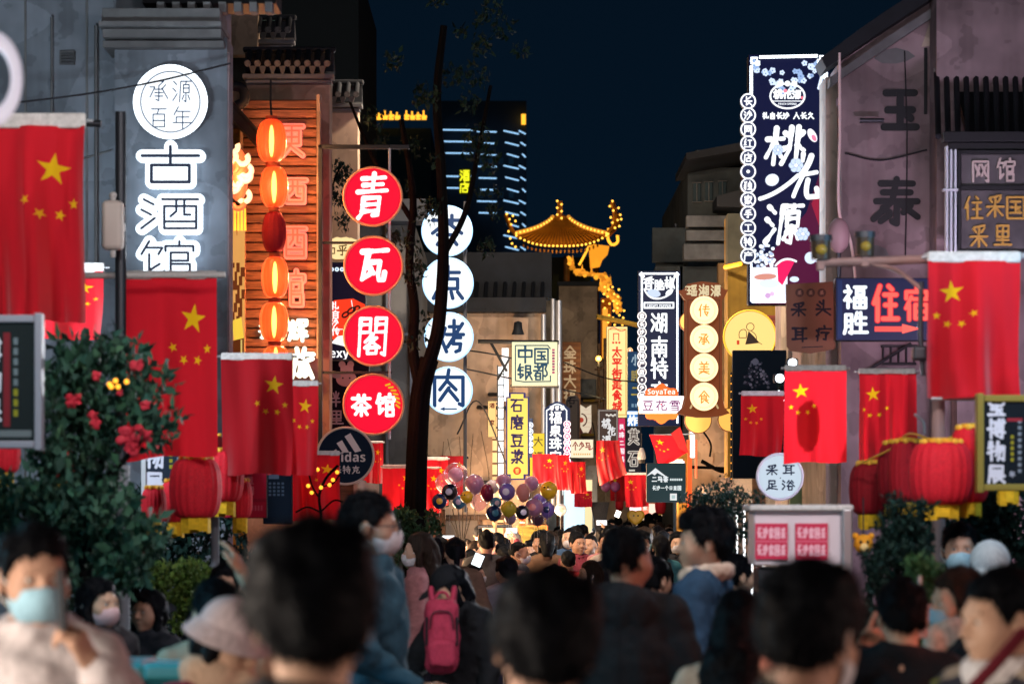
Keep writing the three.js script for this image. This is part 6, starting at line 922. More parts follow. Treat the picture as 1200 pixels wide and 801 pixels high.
litShop(-1.6, 27.4, 32.8, [1, 0.66, 0.36], 10, -1, 'warm glowing shop front below the lantern restaurant', 2.2);
litShop(-1.04, 34.4, 43.4, [1, 0.6, 0.32], 46, -1, 'warm glowing shop front beside the white disc pole', 2.3);
litShop(2.72, 31.6, 36.6, [0.85, 0.92, 1], 8, 1, 'cool white shop front behind the clipped shrub', 2.3, 3);
{ const d = 8, t = thing('ring_lamp', 'blurred white ring lamp cut by the picture edge above the big folded flag', 'lamp', at(-12, 92, d)); part('lamp_ring', new THREE.TorusGeometry(L(31, d), L(7, d), 12, 40).scale(1, 1.5, 1), glow(0.75, 0.72, 0.85, 0.5), t); part('bracket', bar(V(-0.3, 0.05, 0), V(-L(30, d), 0, 0), 0.02), M.metal, t); }
litShop(2.5, 38, 40.6, [1, 0.62, 0.34], 16, 1, 'added warm shop front lighting the crowd by the beige duct wall', 2.1);  // shop front added to rim the crowd with warm light
silkLantern(180, 592, 15, 20, 17.8, 'red lantern with broad gold fringe under the small museum banner', redSilk, 1);
silkLantern(281, 585, 15, 22, 19.0, 'red lantern with gold fringe in front of the pale-lettered red banner', redSilk, 1);

// ---------- plants ----------
const leafGeo = (() => { const g = new THREE.BufferGeometry(), p = [0, 0, 0, 0.34, 0.42, 0.1, 0, 0.5, 0, -0.34, 0.42, 0.1, 0, 1, -0.1]; g.setAttribute('position', new THREE.Float32BufferAttribute(p, 3)); g.setIndex([0, 1, 2, 0, 2, 3, 2, 1, 4, 3, 2, 4]); g.computeVertexNormals(); return g; })();
const leafMat = (r, g, b) => new THREE.MeshPhysicalMaterial({ color: new THREE.Color().setRGB(r, g, b), roughness: 0.7, specularIntensity: 0.2, side: THREE.DoubleSide, transmission: 0.15, thickness: 0 });
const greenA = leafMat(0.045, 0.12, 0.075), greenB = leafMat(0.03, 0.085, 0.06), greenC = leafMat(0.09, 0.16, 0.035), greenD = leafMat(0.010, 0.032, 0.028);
function foliage(parent, name, clumps, n, size, mat, droop = 0.3) {   // clumps: [x, y, z, radius] in the parent's space
  const m = new THREE.InstancedMesh(leafGeo, mat, n), o = new THREE.Object3D(), c = new THREE.Color(), tot = clumps.reduce((a, q) => a + q[3] ** 2, 0);
  let k = 0; m.name = name; m.castShadow = m.receiveShadow = true; m.userData.kind = 'stuff';
  clumps.forEach((q, j) => { const cnt = j === clumps.length - 1 ? n - k : Math.round(n * q[3] ** 2 / tot);
    for (let i = 0; i < cnt && k < n; i++, k++) {
      const v = V(rr(-1, 1), rr(-1, 1), rr(-1, 1)).normalize().multiplyScalar(q[3] * (0.25 + 0.75 * Math.cbrt(rnd())));
      o.position.set(q[0] + v.x, q[1] + v.y * 0.85, q[2] + v.z); o.rotation.set(rr(0, 6.3), rr(0, 6.3), rr(-1, 1) - droop); o.scale.set(size * rr(0.4, 1.2), size * rr(0.5, 1.5), size); o.updateMatrix(); m.setMatrixAt(k, o.matrix);
      const b = rr(0.55, 1.35); m.setColorAt(k, c.setRGB(b * rr(0.85, 1.2), b, b * rr(0.8, 1.15)));
    } });
  parent.add(m); return m;
}
function clumpsIn(px0, py0, px1, py1, d, depth, n, r0, r1) { return Array.from({ length: n }, () => { let u, v; do { u = rr(-1, 1); v = rr(-1, 1); } while (u * u + v * v > 1); const p = at((px0 + px1) / 2 + u * (px1 - px0) / 2, (py0 + py1) / 2 + v * (py1 - py0) / 2, d + rr(-depth, depth)); return [p.x, p.y, p.z, L(rr(r0, r1), d)]; }); }
{ // flowering tree at the left
  const d = 13.4, t = thing('flowering_tree', 'dark leafy tree with red blossoms behind the masked man', 'tree');
  part('trunk', [bar(V(X(95, d), 0, -d), at(100, 600, d), 0.045, 10, 0.03), bar(at(100, 600, d), at(60, 500, d - 0.1), 0.026, 8, 0.01), bar(at(100, 600, d), at(140, 480, d + 0.1), 0.026, 8, 0.01), bar(at(98, 620, d), at(95, 430, d), 0.024, 8, 0.008), bar(at(98, 590, d), at(190, 490, d), 0.02, 8, 0.006)], M.bark, t);
  const cl = [...clumpsIn(40, 395, 190, 560, d, 0.28, 22, 20, 34), ...clumpsIn(-30, 520, 175, 700, d, 0.3, 34, 24, 40), ...clumpsIn(150, 450, 212, 520, d, 0.15, 6, 14, 22)];
  foliage(t, 'crown', cl, 5200, L(17, d), greenB); foliage(t, 'lit_toned_leaves', cl, 900, L(16, d), greenA);  // second set is a lighter green, its lit look put into the colour
  const fl = std(0.42, 0.02, 0.04, { roughness: 0.6 }), pk = std(0.5, 0.07, 0.18, { roughness: 0.6 });
  [[146, 510, 15, 0], [166, 508, 14, 0], [152, 520, 12, 0], [86, 470, 12, 0], [108, 488, 9, 0], [111, 498, 9, 0], [160, 428, 10, 0], [112, 440, 8, 0], [170, 474, 9, 0], [140, 460, 5, 0], [155, 530, 9, 0]].forEach(([x, y, r, k]) => { const p = at(x, y, d - 0.26), R = L(r * 0.85, d); const f = []; for (let i = 0; i < 14; i++) f.push(new THREE.SphereGeometry(R * 0.5, 8, 6).scale(1, 0.28, 0.8).rotateX(rr(0, 3)).rotateZ(rr(0, 3)).translate(rr(-0.6, 0.6) * R, rr(-0.5, 0.5) * R, rr(-0.3, 0.3) * R)); part('blossom', f, k ? pk : fl, t, p); });
  [[128, 450], [135, 446], [148, 447], [138, 453], [130, 453]].forEach(([x, y]) => part('fairy_light', ball(L(3, d), 0, 0, 0, 8), M.amber, t, at(x, y, d - 0.35)));
}
{ const d = 17.5, t = thing('round_shrub', 'yellow-green rounded shrub behind the grey post and recycling bins', 'shrub'); part('stem', [bar(V(X(212, d), 0, -d), at(212, 700, d), 0.03, 8, 0.02)], M.bark, t); foliage(t, 'leaves', clumpsIn(178, 650, 250, 730, d, 0.2, 16, 13, 20), 2600, L(8, d), greenC); }
{ const d = 20.5, t = thing('dark_hedge', 'tall dark hedge mass behind the round shrub and lantern fringe', 'hedge'); part('stem', [110, 160, 210, 255].map((x) => bar(V(X(x, d), 0, -d), at(x, 650, d), 0.03, 6, 0.015)), M.bark, t); foliage(t, 'leaves', clumpsIn(90, 560, 285, 800, d, 0.3, 60, 22, 34), 5600, L(12, d), greenD); }
{ const d = 20, t = thing('clipped_shrub', 'round dark clipped shrub with light sparkling through, beside the denim-jacket man', 'shrub'); part('stem', bar(V(X(850, d), floorY(d), -d), at(850, 620, d), 0.05, 8, 0.03), M.bark, t); foliage(t, 'leaves', [...clumpsIn(806, 566, 892, 640, d, 0.35, 34, 12, 20), ...clumpsIn(816, 640, 888, 730, d, 0.25, 16, 10, 16)], 4200, L(5.5, d), greenD, 0); }
{ const d = 12.6, t = thing('dark_conifer', 'dark fine-leaved conifer beneath the darkest red lantern', 'tree'); part('trunk', bar(V(X(1052, d), 0, -d), at(1052, 600, d), 0.03, 8, 0.01), M.bark, t); foliage(t, 'crown', [...clumpsIn(1030, 578, 1090, 660, d, 0.1, 20, 10, 18), ...clumpsIn(1006, 630, 1100, 790, d, 0.15, 34, 14, 22)], 8000, L(8, d), greenD); }
{ const d = 11.2, t = thing('fern_shrub', 'feathery mid-green shrub around the foot of the pinkish post', 'shrub'); part('stem', bar(V(X(1080, d), 0, -d), at(1080, 700, d), 0.02, 6, 0.01), M.bark, t); foliage(t, 'leaves', clumpsIn(1052, 655, 1112, 790, d, 0.12, 22, 10, 18), 3000, L(9, d), leafMat(0.05, 0.13, 0.05)); }
{ const d = 16, t = thing('background_tree', 'dark tree behind the museum show banner and the masked pedestrian', 'tree'); part('trunk', bar(V(X(1165, d), 0, -d), at(1165, 620, d), 0.05, 8, 0.02), M.bark, t); foliage(t, 'crown', [...clumpsIn(1100, 570, 1230, 690, d, 0.3, 34, 18, 28)], 5200, L(10, d), greenD); }
{ const d = 17.5, t = thing('evergreen_hedge', 'dark evergreen hedge behind the orange lantern head and fine-leaved conifer', 'hedge'); part('stem', [1020, 1060, 1110, 1170].map((x) => bar(V(X(x, d), 0, -d), at(x, 660, d), 0.03, 6, 0.015)), M.bark, t); foliage(t, 'leaves', clumpsIn(1024, 575, 1230, 790, d, 0.25, 46, 18, 28), 5600, L(10, d), greenD); }
{ const d = 24.2, t = thing('hanging_ivy', 'dark trailing ivy with cold light dots along the poster edge', 'plant'); part('stem', tube([at(915, 440, d), at(912, 490, d), at(914, 560, d)], 0.008), M.bark, t); foliage(t, 'leaves', clumpsIn(905, 440, 920, 560, d, 0.06, 12, 5, 8), 420, L(7, d), greenD); for (let i = 0; i < 9; i++) part('light_dot', ball(L(1.2, d), 0, 0, 0, 6), M.ledWhite, t, at(913 + (i * 5) % 6, 458 + i * 11, d - 0.1)); }
{ const d = 26.6, t = thing('street_tree', 'tall dark street tree whose forked trunk crosses the white disc signs', 'tree');
  const limb = (pts, r0, r1) => { const c = new THREE.CatmullRomCurve3(pts), n = 28, g = new THREE.TubeGeometry(c, n, 1, 10), p = g.attributes.position, q = new THREE.Vector3(); for (let i = 0; i <= n; i++) { const ctr = c.getPointAt(i / n), r = r0 + (r1 - r0) * i / n; for (let j = 0; j <= 10; j++) { const k = i * 11 + j; q.fromBufferAttribute(p, k).sub(ctr).multiplyScalar(r * (1 + 0.08 * Math.sin(k * 1.7))).add(ctr); p.setXYZ(k, q.x, q.y, q.z); } } g.computeVertexNormals(); return g; };
  part('trunk', [limb([V(X(487, d), floorY(d), -d), at(487, 600, d), at(489, 520, d), at(494, 452, d), at(503, 420, d)], L(17, d), L(11, d)), limb([at(499, 436, d), at(512, 392, d), at(518, 340, d), at(520, 280, d), at(517, 200, d), at(512, 110, d), at(520, 30, d)], L(8.5, d), L(4, d)), limb([at(492, 456, d), at(484, 410, d), at(486, 360, d), at(480, 310, d), at(484, 230, d), at(470, 140, d)], L(7, d), L(3, d)), limb([at(519, 300, d), at(545, 250, d), at(560, 180, d), at(575, 100, d)], L(4, d), L(2, d)), limb([at(484, 260, d), at(440, 190, d), at(410, 120, d)], L(3.5, d), L(1.5, d))], M.bark, t);
  foliage(t, 'crown', [...clumpsIn(455, 180, 510, 340, d, 0.3, 9, 9, 16), ...clumpsIn(535, 180, 590, 330, d, 0.3, 7, 7, 12), ...clumpsIn(420, -20, 620, 210, d, 0.5, 22, 8, 17), ...clumpsIn(470, 330, 505, 420, d, 0.2, 4, 7, 11)], 1500, L(8, d), leafMat(0.010, 0.026, 0.016)); }
{ const d = 27.6, t = thing('wall_creeper', 'dark creeper climbing the plaster beside the first red disc', 'plant'); part('stem', tube([at(384, 250, d), at(392, 210, d), at(402, 190, d)], 0.01), M.bark, t); foliage(t, 'leaves', clumpsIn(378, 182, 412, 276, d, 0.05, 18, 6, 10), 620, L(6, d), greenD); }
{ const d = 26, t = thing('tree_foot_bush', 'green bush at the foot of the forked street tree', 'shrub'); part('stem', bar(V(X(485, d), floorY(d), -d), at(485, 630, d), 0.02, 6, 0.01), M.bark, t); foliage(t, 'leaves', [...clumpsIn(462, 592, 498, 660, d, 0.15, 10, 8, 13), ...clumpsIn(495, 600, 514, 625, d, 0.1, 3, 6, 9)], 1300, L(7, d), leafMat(0.04, 0.1, 0.05)); }
{ const d = 22.4, t = thing('bare_twig_tree', 'bare twiggy sapling with amber fairy lights before the orange-red flag', 'tree'); const q = (x, y) => at(x, y, d); part('trunk', [bar(V(X(376, d), floorY(d), -d), q(376, 600), 0.02, 6, 0.012)], M.bark, t); part('twig', [tube([q(376, 602), q(374, 580), q(382, 560), q(396, 545)], 0.012), tube([q(376, 600), q(360, 594), q(346, 600)], 0.008), tube([q(375, 585), q(366, 570), q(362, 556)], 0.008), tube([q(378, 570), q(390, 566), q(398, 556)], 0.007), tube([q(377, 598), q(392, 586), q(402, 588)], 0.008)], M.bark, t); [[361, 569], [365, 577], [386, 568], [390, 562], [376, 571], [368, 552], [395, 553], [372, 550]].forEach(([x, y]) => part('fairy_light', ball(L(2.4, d), 0, 0, 0, 8), M.amber, t, at(x, y, d - 0.04))); }
{ const d = 40, t = thing('bare_pot_tree', 'thin bare tree standing between the door panels below the clear balloons', 'tree'); const q = (x, y) => at(x, y, d); part('trunk', bar(V(X(540, d), floorY(d), -d), q(540, 640), 0.02, 6, 0.012), M.bark, t); part('twig', [[530, 596], [536, 590], [542, 588], [548, 594], [526, 606], [552, 604]].map(([x, y]) => tube([q(540, 646), q((540 + x) / 2 + 1, 622), q(x, y)], 0.006, 8, 5)), M.bark, t); }

// ---------- people: bodies as distance fields, meshed by surface nets ----------
function nets(f, lo, hi, c) {
  const n = lo.map((l, i) => Math.ceil((hi[i] - l) / c) + 1), [nx, ny, nz] = n, v = new Float32Array(nx * ny * nz);
  for (let z = 0, i = 0; z < nz; z++) for (let y = 0; y < ny; y++) for (let x = 0; x < nx; x++, i++) v[i] = f(lo[0] + x * c, lo[1] + y * c, lo[2] + z * c);
  const id = new Int32Array(nx * ny * nz).fill(-1), pos = [], idx = [], at3 = (x, y, z) => x + nx * (y + ny * z);
  const E = []; for (let a = 0; a < 8; a++) for (const b of [1, 2, 4]) if (!(a & b)) E.push([a, a | b]);
  for (let z = 0; z + 1 < nz; z++) for (let y = 0; y + 1 < ny; y++) for (let x = 0; x + 1 < nx; x++) {
    const o = at3(x, y, z); let neg = 0; const q = [0, 1, 2, 3, 4, 5, 6, 7].map((k) => { const w = v[o + (k & 1) + (k & 2 ? nx : 0) + (k & 4 ? nx * ny : 0)]; if (w < 0) neg++; return w; });
    if (!neg || neg === 8) continue;
    let sx = 0, sy = 0, sz = 0, m = 0;
    for (const [a, b] of E) if ((q[a] < 0) !== (q[b] < 0)) { const t = q[a] / (q[a] - q[b]); sx += (a & 1) + t * ((b & 1) - (a & 1)); sy += ((a >> 1) & 1) + t * (((b >> 1) & 1) - ((a >> 1) & 1)); sz += ((a >> 2) & 1) + t * (((b >> 2) & 1) - ((a >> 2) & 1)); m++; }
    id[o] = pos.length / 3; pos.push(lo[0] + (x + sx / m) * c, lo[1] + (y + sy / m) * c, lo[2] + (z + sz / m) * c);
  }
  const S = [1, nx, nx * ny];
  for (let z = 1; z + 1 < nz; z++) for (let y = 1; y + 1 < ny; y++) for (let x = 1; x + 1 < nx; x++) {
    const o = at3(x, y, z);
    for (let a = 0; a < 3; a++) { if ((v[o] < 0) === (v[o + S[a]] < 0)) continue; const u = S[(a + 1) % 3], w = S[(a + 2) % 3], A = id[o], B = id[o - u], C = id[o - u - w], D = id[o - w]; if (A < 0 || B < 0 || C < 0 || D < 0) continue; v[o] < 0 ? idx.push(A, B, C, A, C, D) : idx.push(A, C, B, A, D, C); }
  }
  const g = new THREE.BufferGeometry(); g.setAttribute('position', new THREE.Float32BufferAttribute(pos, 3)); g.setIndex(idx); g.computeVertexNormals();
  const uv = new Float32Array(pos.length / 3 * 2); for (let i = 0; i < uv.length / 2; i++) { uv[i * 2] = Math.atan2(pos[i * 3], pos[i * 3 + 2]) * 0.2; uv[i * 2 + 1] = pos[i * 3 + 1]; } g.setAttribute('uv', new THREE.BufferAttribute(uv, 2));
  return g;
}
const cap = (a, b, ra, rb = ra) => { const d = [b[0] - a[0], b[1] - a[1], b[2] - a[2]], l = d[0] ** 2 + d[1] ** 2 + d[2] ** 2 || 1e-9; return (x, y, z) => { const px = x - a[0], py = y - a[1], pz = z - a[2], t = Math.max(0, Math.min(1, (px * d[0] + py * d[1] + pz * d[2]) / l)); return Math.hypot(px - t * d[0], py - t * d[1], pz - t * d[2]) - (ra + (rb - ra) * t); }; };
const ell = (c, r) => { const m = Math.min(...r); return (x, y, z) => { const a = (x - c[0]) / r[0], b = (y - c[1]) / r[1], e = (z - c[2]) / r[2], k = Math.hypot(a, b, e); return k < 1e-6 ? -m : (k - 1) * k / Math.hypot(a / r[0], b / r[1], e / r[2]); }; };
const smin = (a, b, k) => { const h = Math.max(k - Math.abs(a - b), 0) / k; return Math.min(a, b) - h * h * k * 0.25; };
const blend = (list, k) => (x, y, z) => { let d = 9; for (const f of list) d = smin(d, f(x, y, z), k); return d; };
const dig = (f, g, k) => (x, y, z) => -smin(-f(x, y, z), g(x, y, z), k);
// ---- head, in its own space: neck pivot at the origin, face towards +z
const skull = [ell([0, 0.15, -0.012], [0.076, 0.093, 0.096]), ell([0, 0.085, 0.028], [0.058, 0.072, 0.062]), cap([0, 0.036, 0.064], [0, 0.036, 0.066], 0.02), cap([-0.034, 0.142, 0.074], [0.034, 0.142, 0.074], 0.011), cap([-0.04, 0.098, 0.05], [-0.036, 0.09, 0.054], 0.03), cap([0.04, 0.098, 0.05], [0.036, 0.09, 0.054], 0.03), cap([0, -0.07, -0.03], [0, 0.06, -0.014], 0.053, 0.05)];
const headField = (() => {
  const base = dig(blend(skull, 0.03), blend([ell([-0.031, 0.127, 0.098], [0.017, 0.011, 0.016]), ell([0.031, 0.127, 0.098], [0.017, 0.011, 0.016])], 0.004), 0.012);
  const detail = [cap([0, 0.13, 0.086], [0, 0.1, 0.105], 0.008, 0.0125), cap([-0.012, 0.096, 0.094], [0.012, 0.096, 0.094], 0.0085), ell([0, 0.069, 0.089], [0.021, 0.005, 0.009]), ell([0, 0.06, 0.087], [0.018, 0.006, 0.009]), ell([-0.079, 0.115, -0.014], [0.009, 0.031, 0.019]), ell([0.079, 0.115, -0.014], [0.009, 0.031, 0.019])];
  return (x, y, z) => { let d = base(x, y, z); for (const f of detail) d = smin(d, f(x, y, z), 0.011); return d; };
})();
const lerp1 = (z, pts) => { if (z >= pts[0][0]) return pts[0][1]; for (let i = 1; i < pts.length; i++) if (z >= pts[i][0]) { const [a, b] = pts[i - 1], [c, d] = pts[i]; return d + (b - d) * (z - c) / (a - c); } return pts[pts.length - 1][1]; };
function hairField(style) {
  const big = style === 'fluffy' ? 0.014 : style === 'crop' ? -0.005 : 0.002, dome = ell([0, 0.158, -0.016], [0.086 + big, 0.099 + big, 0.104 + big]);
  const line = style === 'crop' ? [[0.07, 0.195], [0.03, 0.185], [0.0, 0.15], [-0.04, 0.12], [-0.07, 0.06], [-0.2, 0.05]] : [[0.085, 0.19], [0.055, 0.182], [0.03, 0.135], [0.008, 0.112], [-0.012, 0.145], [-0.034, 0.142], [-0.05, 0.07], [-0.08, 0.035], [-0.2, 0.03]];
  const extra = style === 'long' ? [cap([0, 0.12, -0.07], [0, -0.17, -0.1], 0.075, 0.06), cap([-0.07, 0.13, -0.01], [-0.085, -0.13, -0.02], 0.03, 0.026), cap([0.07, 0.13, -0.01], [0.085, -0.13, -0.02], 0.03, 0.026), cap([-0.05, 0.0, -0.09], [-0.05, -0.16, -0.1], 0.05), cap([0.05, 0.0, -0.09], [0.05, -0.16, -0.1], 0.05)]
    : style === 'bob' ? [cap([0, 0.12, -0.06], [0, 0.03, -0.065], 0.078, 0.06), cap([-0.072, 0.13, 0.0], [-0.08, 0.035, 0.012], 0.03, 0.026), cap([0.072, 0.13, 0.0], [0.08, 0.035, 0.012], 0.03, 0.026)] : style === 'bun' ? [cap([0, 0.2, -0.09], [0, 0.225, -0.1], 0.04)] : style === 'tail' ? [cap([0, 0.17, -0.11], [0, 0.0, -0.13], 0.035, 0.02)] : [];
  return (x, y, z) => {
    const w = 0.006 * (noise3(x * 60, y * 26, z * 60) - 0.5) + 0.012 * (noise3(x * 26 + 9, y * 22, z * 26) - 0.5) * (big > 0 ? 1.6 : 1);
    let d = Math.max(dome(x, y, z) + w, (lerp1(z, line) + 0.012 * (noise3(x * 40, 3, z * 40) - 0.5) - y) * 0.75);
    if (style === 'fluffy') { d = smin(d, Math.max(ell([0, 0.215, 0.01], [0.085, 0.052, 0.1])(x, y, z) + w * 1.6, (0.185 - y) * 0.8), 0.02); }
    for (const f of extra) d = smin(d, f(x, y, z) + w, 0.02);
    return d;
  };
}
const maskField = (x, y, z) => Math.max(Math.abs(blend([ell([0, 0.075, 0.036], [0.066, 0.066, 0.07]), ell([0, 0.09, 0.07], [0.036, 0.04, 0.042])], 0.03)(x, y, z)) - 0.0035, 0.012 - z + Math.abs(y - 0.075) * 0.35, y - 0.114 + Math.abs(x) * 0.22, 0.026 - y);
const capField = (x, y, z) => Math.min(Math.max(ell([0, 0.165, -0.012], [0.091, 0.1, 0.107])(x, y, z), 0.165 - y), ell([0, 0.168 - (z - 0.09) * 0.12, 0.12], [0.072, 0.007, 0.078])(x, y, z));
const bucketField = (x, y, z) => Math.min(Math.max(ell([0, 0.17, -0.012], [0.093, 0.105, 0.108])(x, y, z), 0.17 - y), Math.max(Math.abs(Math.hypot(x / 0.95, (z + 0.012) / 1.08) - (0.088 + (0.2 - y) * 0.75)) - 0.005, 0.13 - y, y - 0.185));
// ---- hands: wrist at the origin, fingers down, palm towards +z, thumb on +x
function handField(kind) {
  const root = [-0.027, -0.009, 0.009, 0.026], len = [0.058, 0.07, 0.075, 0.068], parts = [cap([0, 0.03, 0], [0, -0.02, 0], 0.024, 0.026), ell([0, -0.05, 0], [0.04, 0.046, 0.016]), cap([-0.026, -0.078, 0], [0.026, -0.08, 0], 0.012)], fingers = [];
  const chain = (p, dirs) => { let a = p; dirs.forEach(([dx, dy, dz, r0, r1]) => { const b = [a[0] + dx, a[1] + dy, a[2] + dz]; fingers.push(cap(a, b, r0, r1)); a = b; }); };
  root.forEach((x, i) => { const l = len[i], c = kind === 'grip' ? 1.25 : kind === 'point' ? (i === 3 ? 0.05 : 1.9) : 0.35; let ang = 0; chain([x, -0.086, 0], [0.45, 0.32, 0.25].map((s, k) => { ang += c * (k ? 0.7 : 0.6); return [x * 0.12 * s, -Math.cos(ang) * l * s, Math.sin(ang) * l * s, 0.0088 - k * 0.0007, 0.0082 - k * 0.0008]; })); });
  chain([0.03, -0.028, 0.004], kind === 'grip' || kind === 'point' ? [[0.016, -0.026, 0.016, 0.012, 0.0105], [-0.006, -0.02, 0.02, 0.0105, 0.009], [-0.014, -0.012, 0.01, 0.009, 0.008]] : [[0.022, -0.028, 0.008, 0.012, 0.0105], [0.008, -0.026, 0.006, 0.0105, 0.0092], [0.002, -0.02, 0.006, 0.009, 0.008]]);
  const palm = blend(parts, 0.015); return (x, y, z) => { let f = 9; for (const q of fingers) f = smin(f, q(x, y, z), 0.004); return smin(palm(x, y, z), f, 0.009); };
}
const handGeo = {}; const hand = (kind, mirror) => handGeo[kind + mirror] ??= (() => { const g = nets(handField(kind), [-0.075, -0.185, -0.035], [0.075, 0.06, 0.105], 0.0045); if (mirror) { g.scale(-1, 1, 1); const ix = g.index.array; for (let i = 0; i < ix.length; i += 3) [ix[i], ix[i + 1]] = [ix[i + 1], ix[i]]; g.computeVertexNormals(); } return g; })();
const geoCache = {}; const cached = (k, f) => geoCache[k] ??= f();
const headG = (c) => cached('head' + c, () => nets(headField, [-0.1, -0.09, -0.13], [0.1, 0.27, 0.14], c));
const hairG = (s, c) => cached('hair' + s + c, () => nets(hairField(s), [-0.13, s === 'long' ? -0.24 : -0.02, -0.18], [0.13, 0.3, 0.14], c));
const browG = cached('brow', () => merge([-1, 1].flatMap((s) => [bar(V(s * 0.016, 0.146, 0.089), V(s * 0.047, 0.149, 0.079), 0.0036, 6)])));
const skinMats = [std(0.40, 0.235, 0.165, { roughness: 0.55 }), std(0.47, 0.29, 0.2, { roughness: 0.55 }), std(0.34, 0.19, 0.13, { roughness: 0.55 })];
const hairLike = (r, g, b) => new THREE.MeshPhysicalMaterial({ color: new THREE.Color().setRGB(r, g, b), map: hairTex, bumpMap: hairTex, bumpScale: 0.004, roughness: 0.6, specularIntensity: 0.16 });
const hairMat = hairLike(0.004, 0.005, 0.008), brownHair = hairLike(0.035, 0.021, 0.015), greyHair = std(0.2, 0.2, 0.21, { map: hairTex, roughness: 0.6 });
const jacketMats = {}; const fabric = (r, g, b) => jacketMats[[r, g, b]] ??= std(r, g, b, { map: clothTex, bumpMap: clothTex, bumpScale: 0.003, roughness: 0.85 });
const BODY = (o) => { // joints and girths
  const g = o.girth ?? 1, sh = 0.165 * g, def = (s) => ({ el: [s * 0.235 * g, 1.12, -0.03], wr: [s * 0.24 * g, 0.88, 0.06] });
  return { g, sh, arms: [1, -1].map((s) => ({ s, ...def(s), ...(s > 0 ? o.left : o.right) })) };
};
function torsoList(B, e) { const g = B.g; return [ell([0, 1.23, -0.005], [0.17 * g + e, 0.19 + e, 0.11 * g + e]), ell([0, 1.05, 0.0], [0.15 * g + e, 0.18 + e, 0.1 * g + e]), ell([0, 0.92, -0.008], [0.165 * g + e, 0.13 + e, 0.115 * g + e]), cap([-B.sh * 0.85, 1.385, -0.015], [-0.03, 1.43, -0.02], 0.05 + e, 0.045 + e), cap([B.sh * 0.85, 1.385, -0.015], [0.03, 1.43, -0.02], 0.05 + e, 0.045 + e)]; }
const armList = (B, e, k = 1, cloth = 0) => B.arms.flatMap((a) => [cap([a.s * B.sh, 1.365, -0.012], a.el, 0.05 + e, 0.04 + e), ...(cloth && a.bare ? [] : [cap(a.el, a.wr, 0.039 + e, 0.027 + e * k)])]);
const legs = [[[0.09, 0.9, 0], [0.095, 0.49, 0.03], [0.1, 0.09, -0.05]], [[-0.09, 0.9, 0], [-0.1, 0.49, 0.05], [-0.1, 0.09, 0.03]]];
const legList = (e) => legs.flatMap(([a, b, c]) => [cap(a, b, 0.082 + e, 0.056 + e), cap(b, c, 0.054 + e, 0.036 + e * 1.4)]);
const boundsOf = (B) => { const xs = B.arms.flatMap((a) => [a.el[0], a.wr[0]]), ys = B.arms.flatMap((a) => [a.el[1], a.wr[1]]), zs = B.arms.flatMap((a) => [a.el[2], a.wr[2]]); return [[Math.min(-0.3, ...xs) - 0.09, 0, Math.min(-0.26, ...zs) - 0.09], [Math.max(0.3, ...xs) + 0.09, Math.max(1.56, ...ys.map((y) => y + 0.1)), Math.max(0.24, ...zs) + 0.09]]; };
const bladeGeo = (() => { const g = new THREE.BufferGeometry(); g.setAttribute('position', new THREE.Float32BufferAttribute([-0.5, 0, 0, 0.5, 0, 0, -0.32, 0.55, 0.06, 0.32, 0.55, 0.06, 0, 1, 0.2], 3)); g.setIndex([0, 1, 2, 1, 3, 2, 2, 3, 4]); g.computeVertexNormals(); return g; })();
function strands(parent, geo, mat) {                            // locks that break the outline of near hair
  const p = geo.attributes.position, n = geo.attributes.normal, cnt = 2600, m = new THREE.InstancedMesh(bladeGeo, mat, cnt), o = new THREE.Matrix4(), P0 = V(), N0 = V(), T = V(), B = V();
  for (let i = 0; i < cnt; i++) { const k = Math.floor(rnd() * p.count); P0.fromBufferAttribute(p, k); N0.fromBufferAttribute(n, k); T.set(P0.x * 3 + rr(-0.4, 0.4), -0.75 + rr(-0.3, 0.3), (P0.z + 0.03) * 3 + rr(-0.4, 0.4)).addScaledVector(N0, -T.dot(N0)); T.addScaledVector(N0, -T.dot(N0)).normalize().addScaledVector(N0, rr(0.1, 0.5)).normalize(); B.crossVectors(T, N0).normalize(); const Z = B.clone().cross(T), l = rr(0.012, 0.032), w = rr(0.003, 0.007); P0.addScaledVector(N0, -0.003); o.makeBasis(B.multiplyScalar(w), T.clone().multiplyScalar(l), Z.multiplyScalar(l)).setPosition(P0); m.setMatrixAt(i, o); }
  m.name = 'hair_strands'; m.userData.kind = 'stuff'; m.castShadow = m.receiveShadow = true; parent.add(m);
}
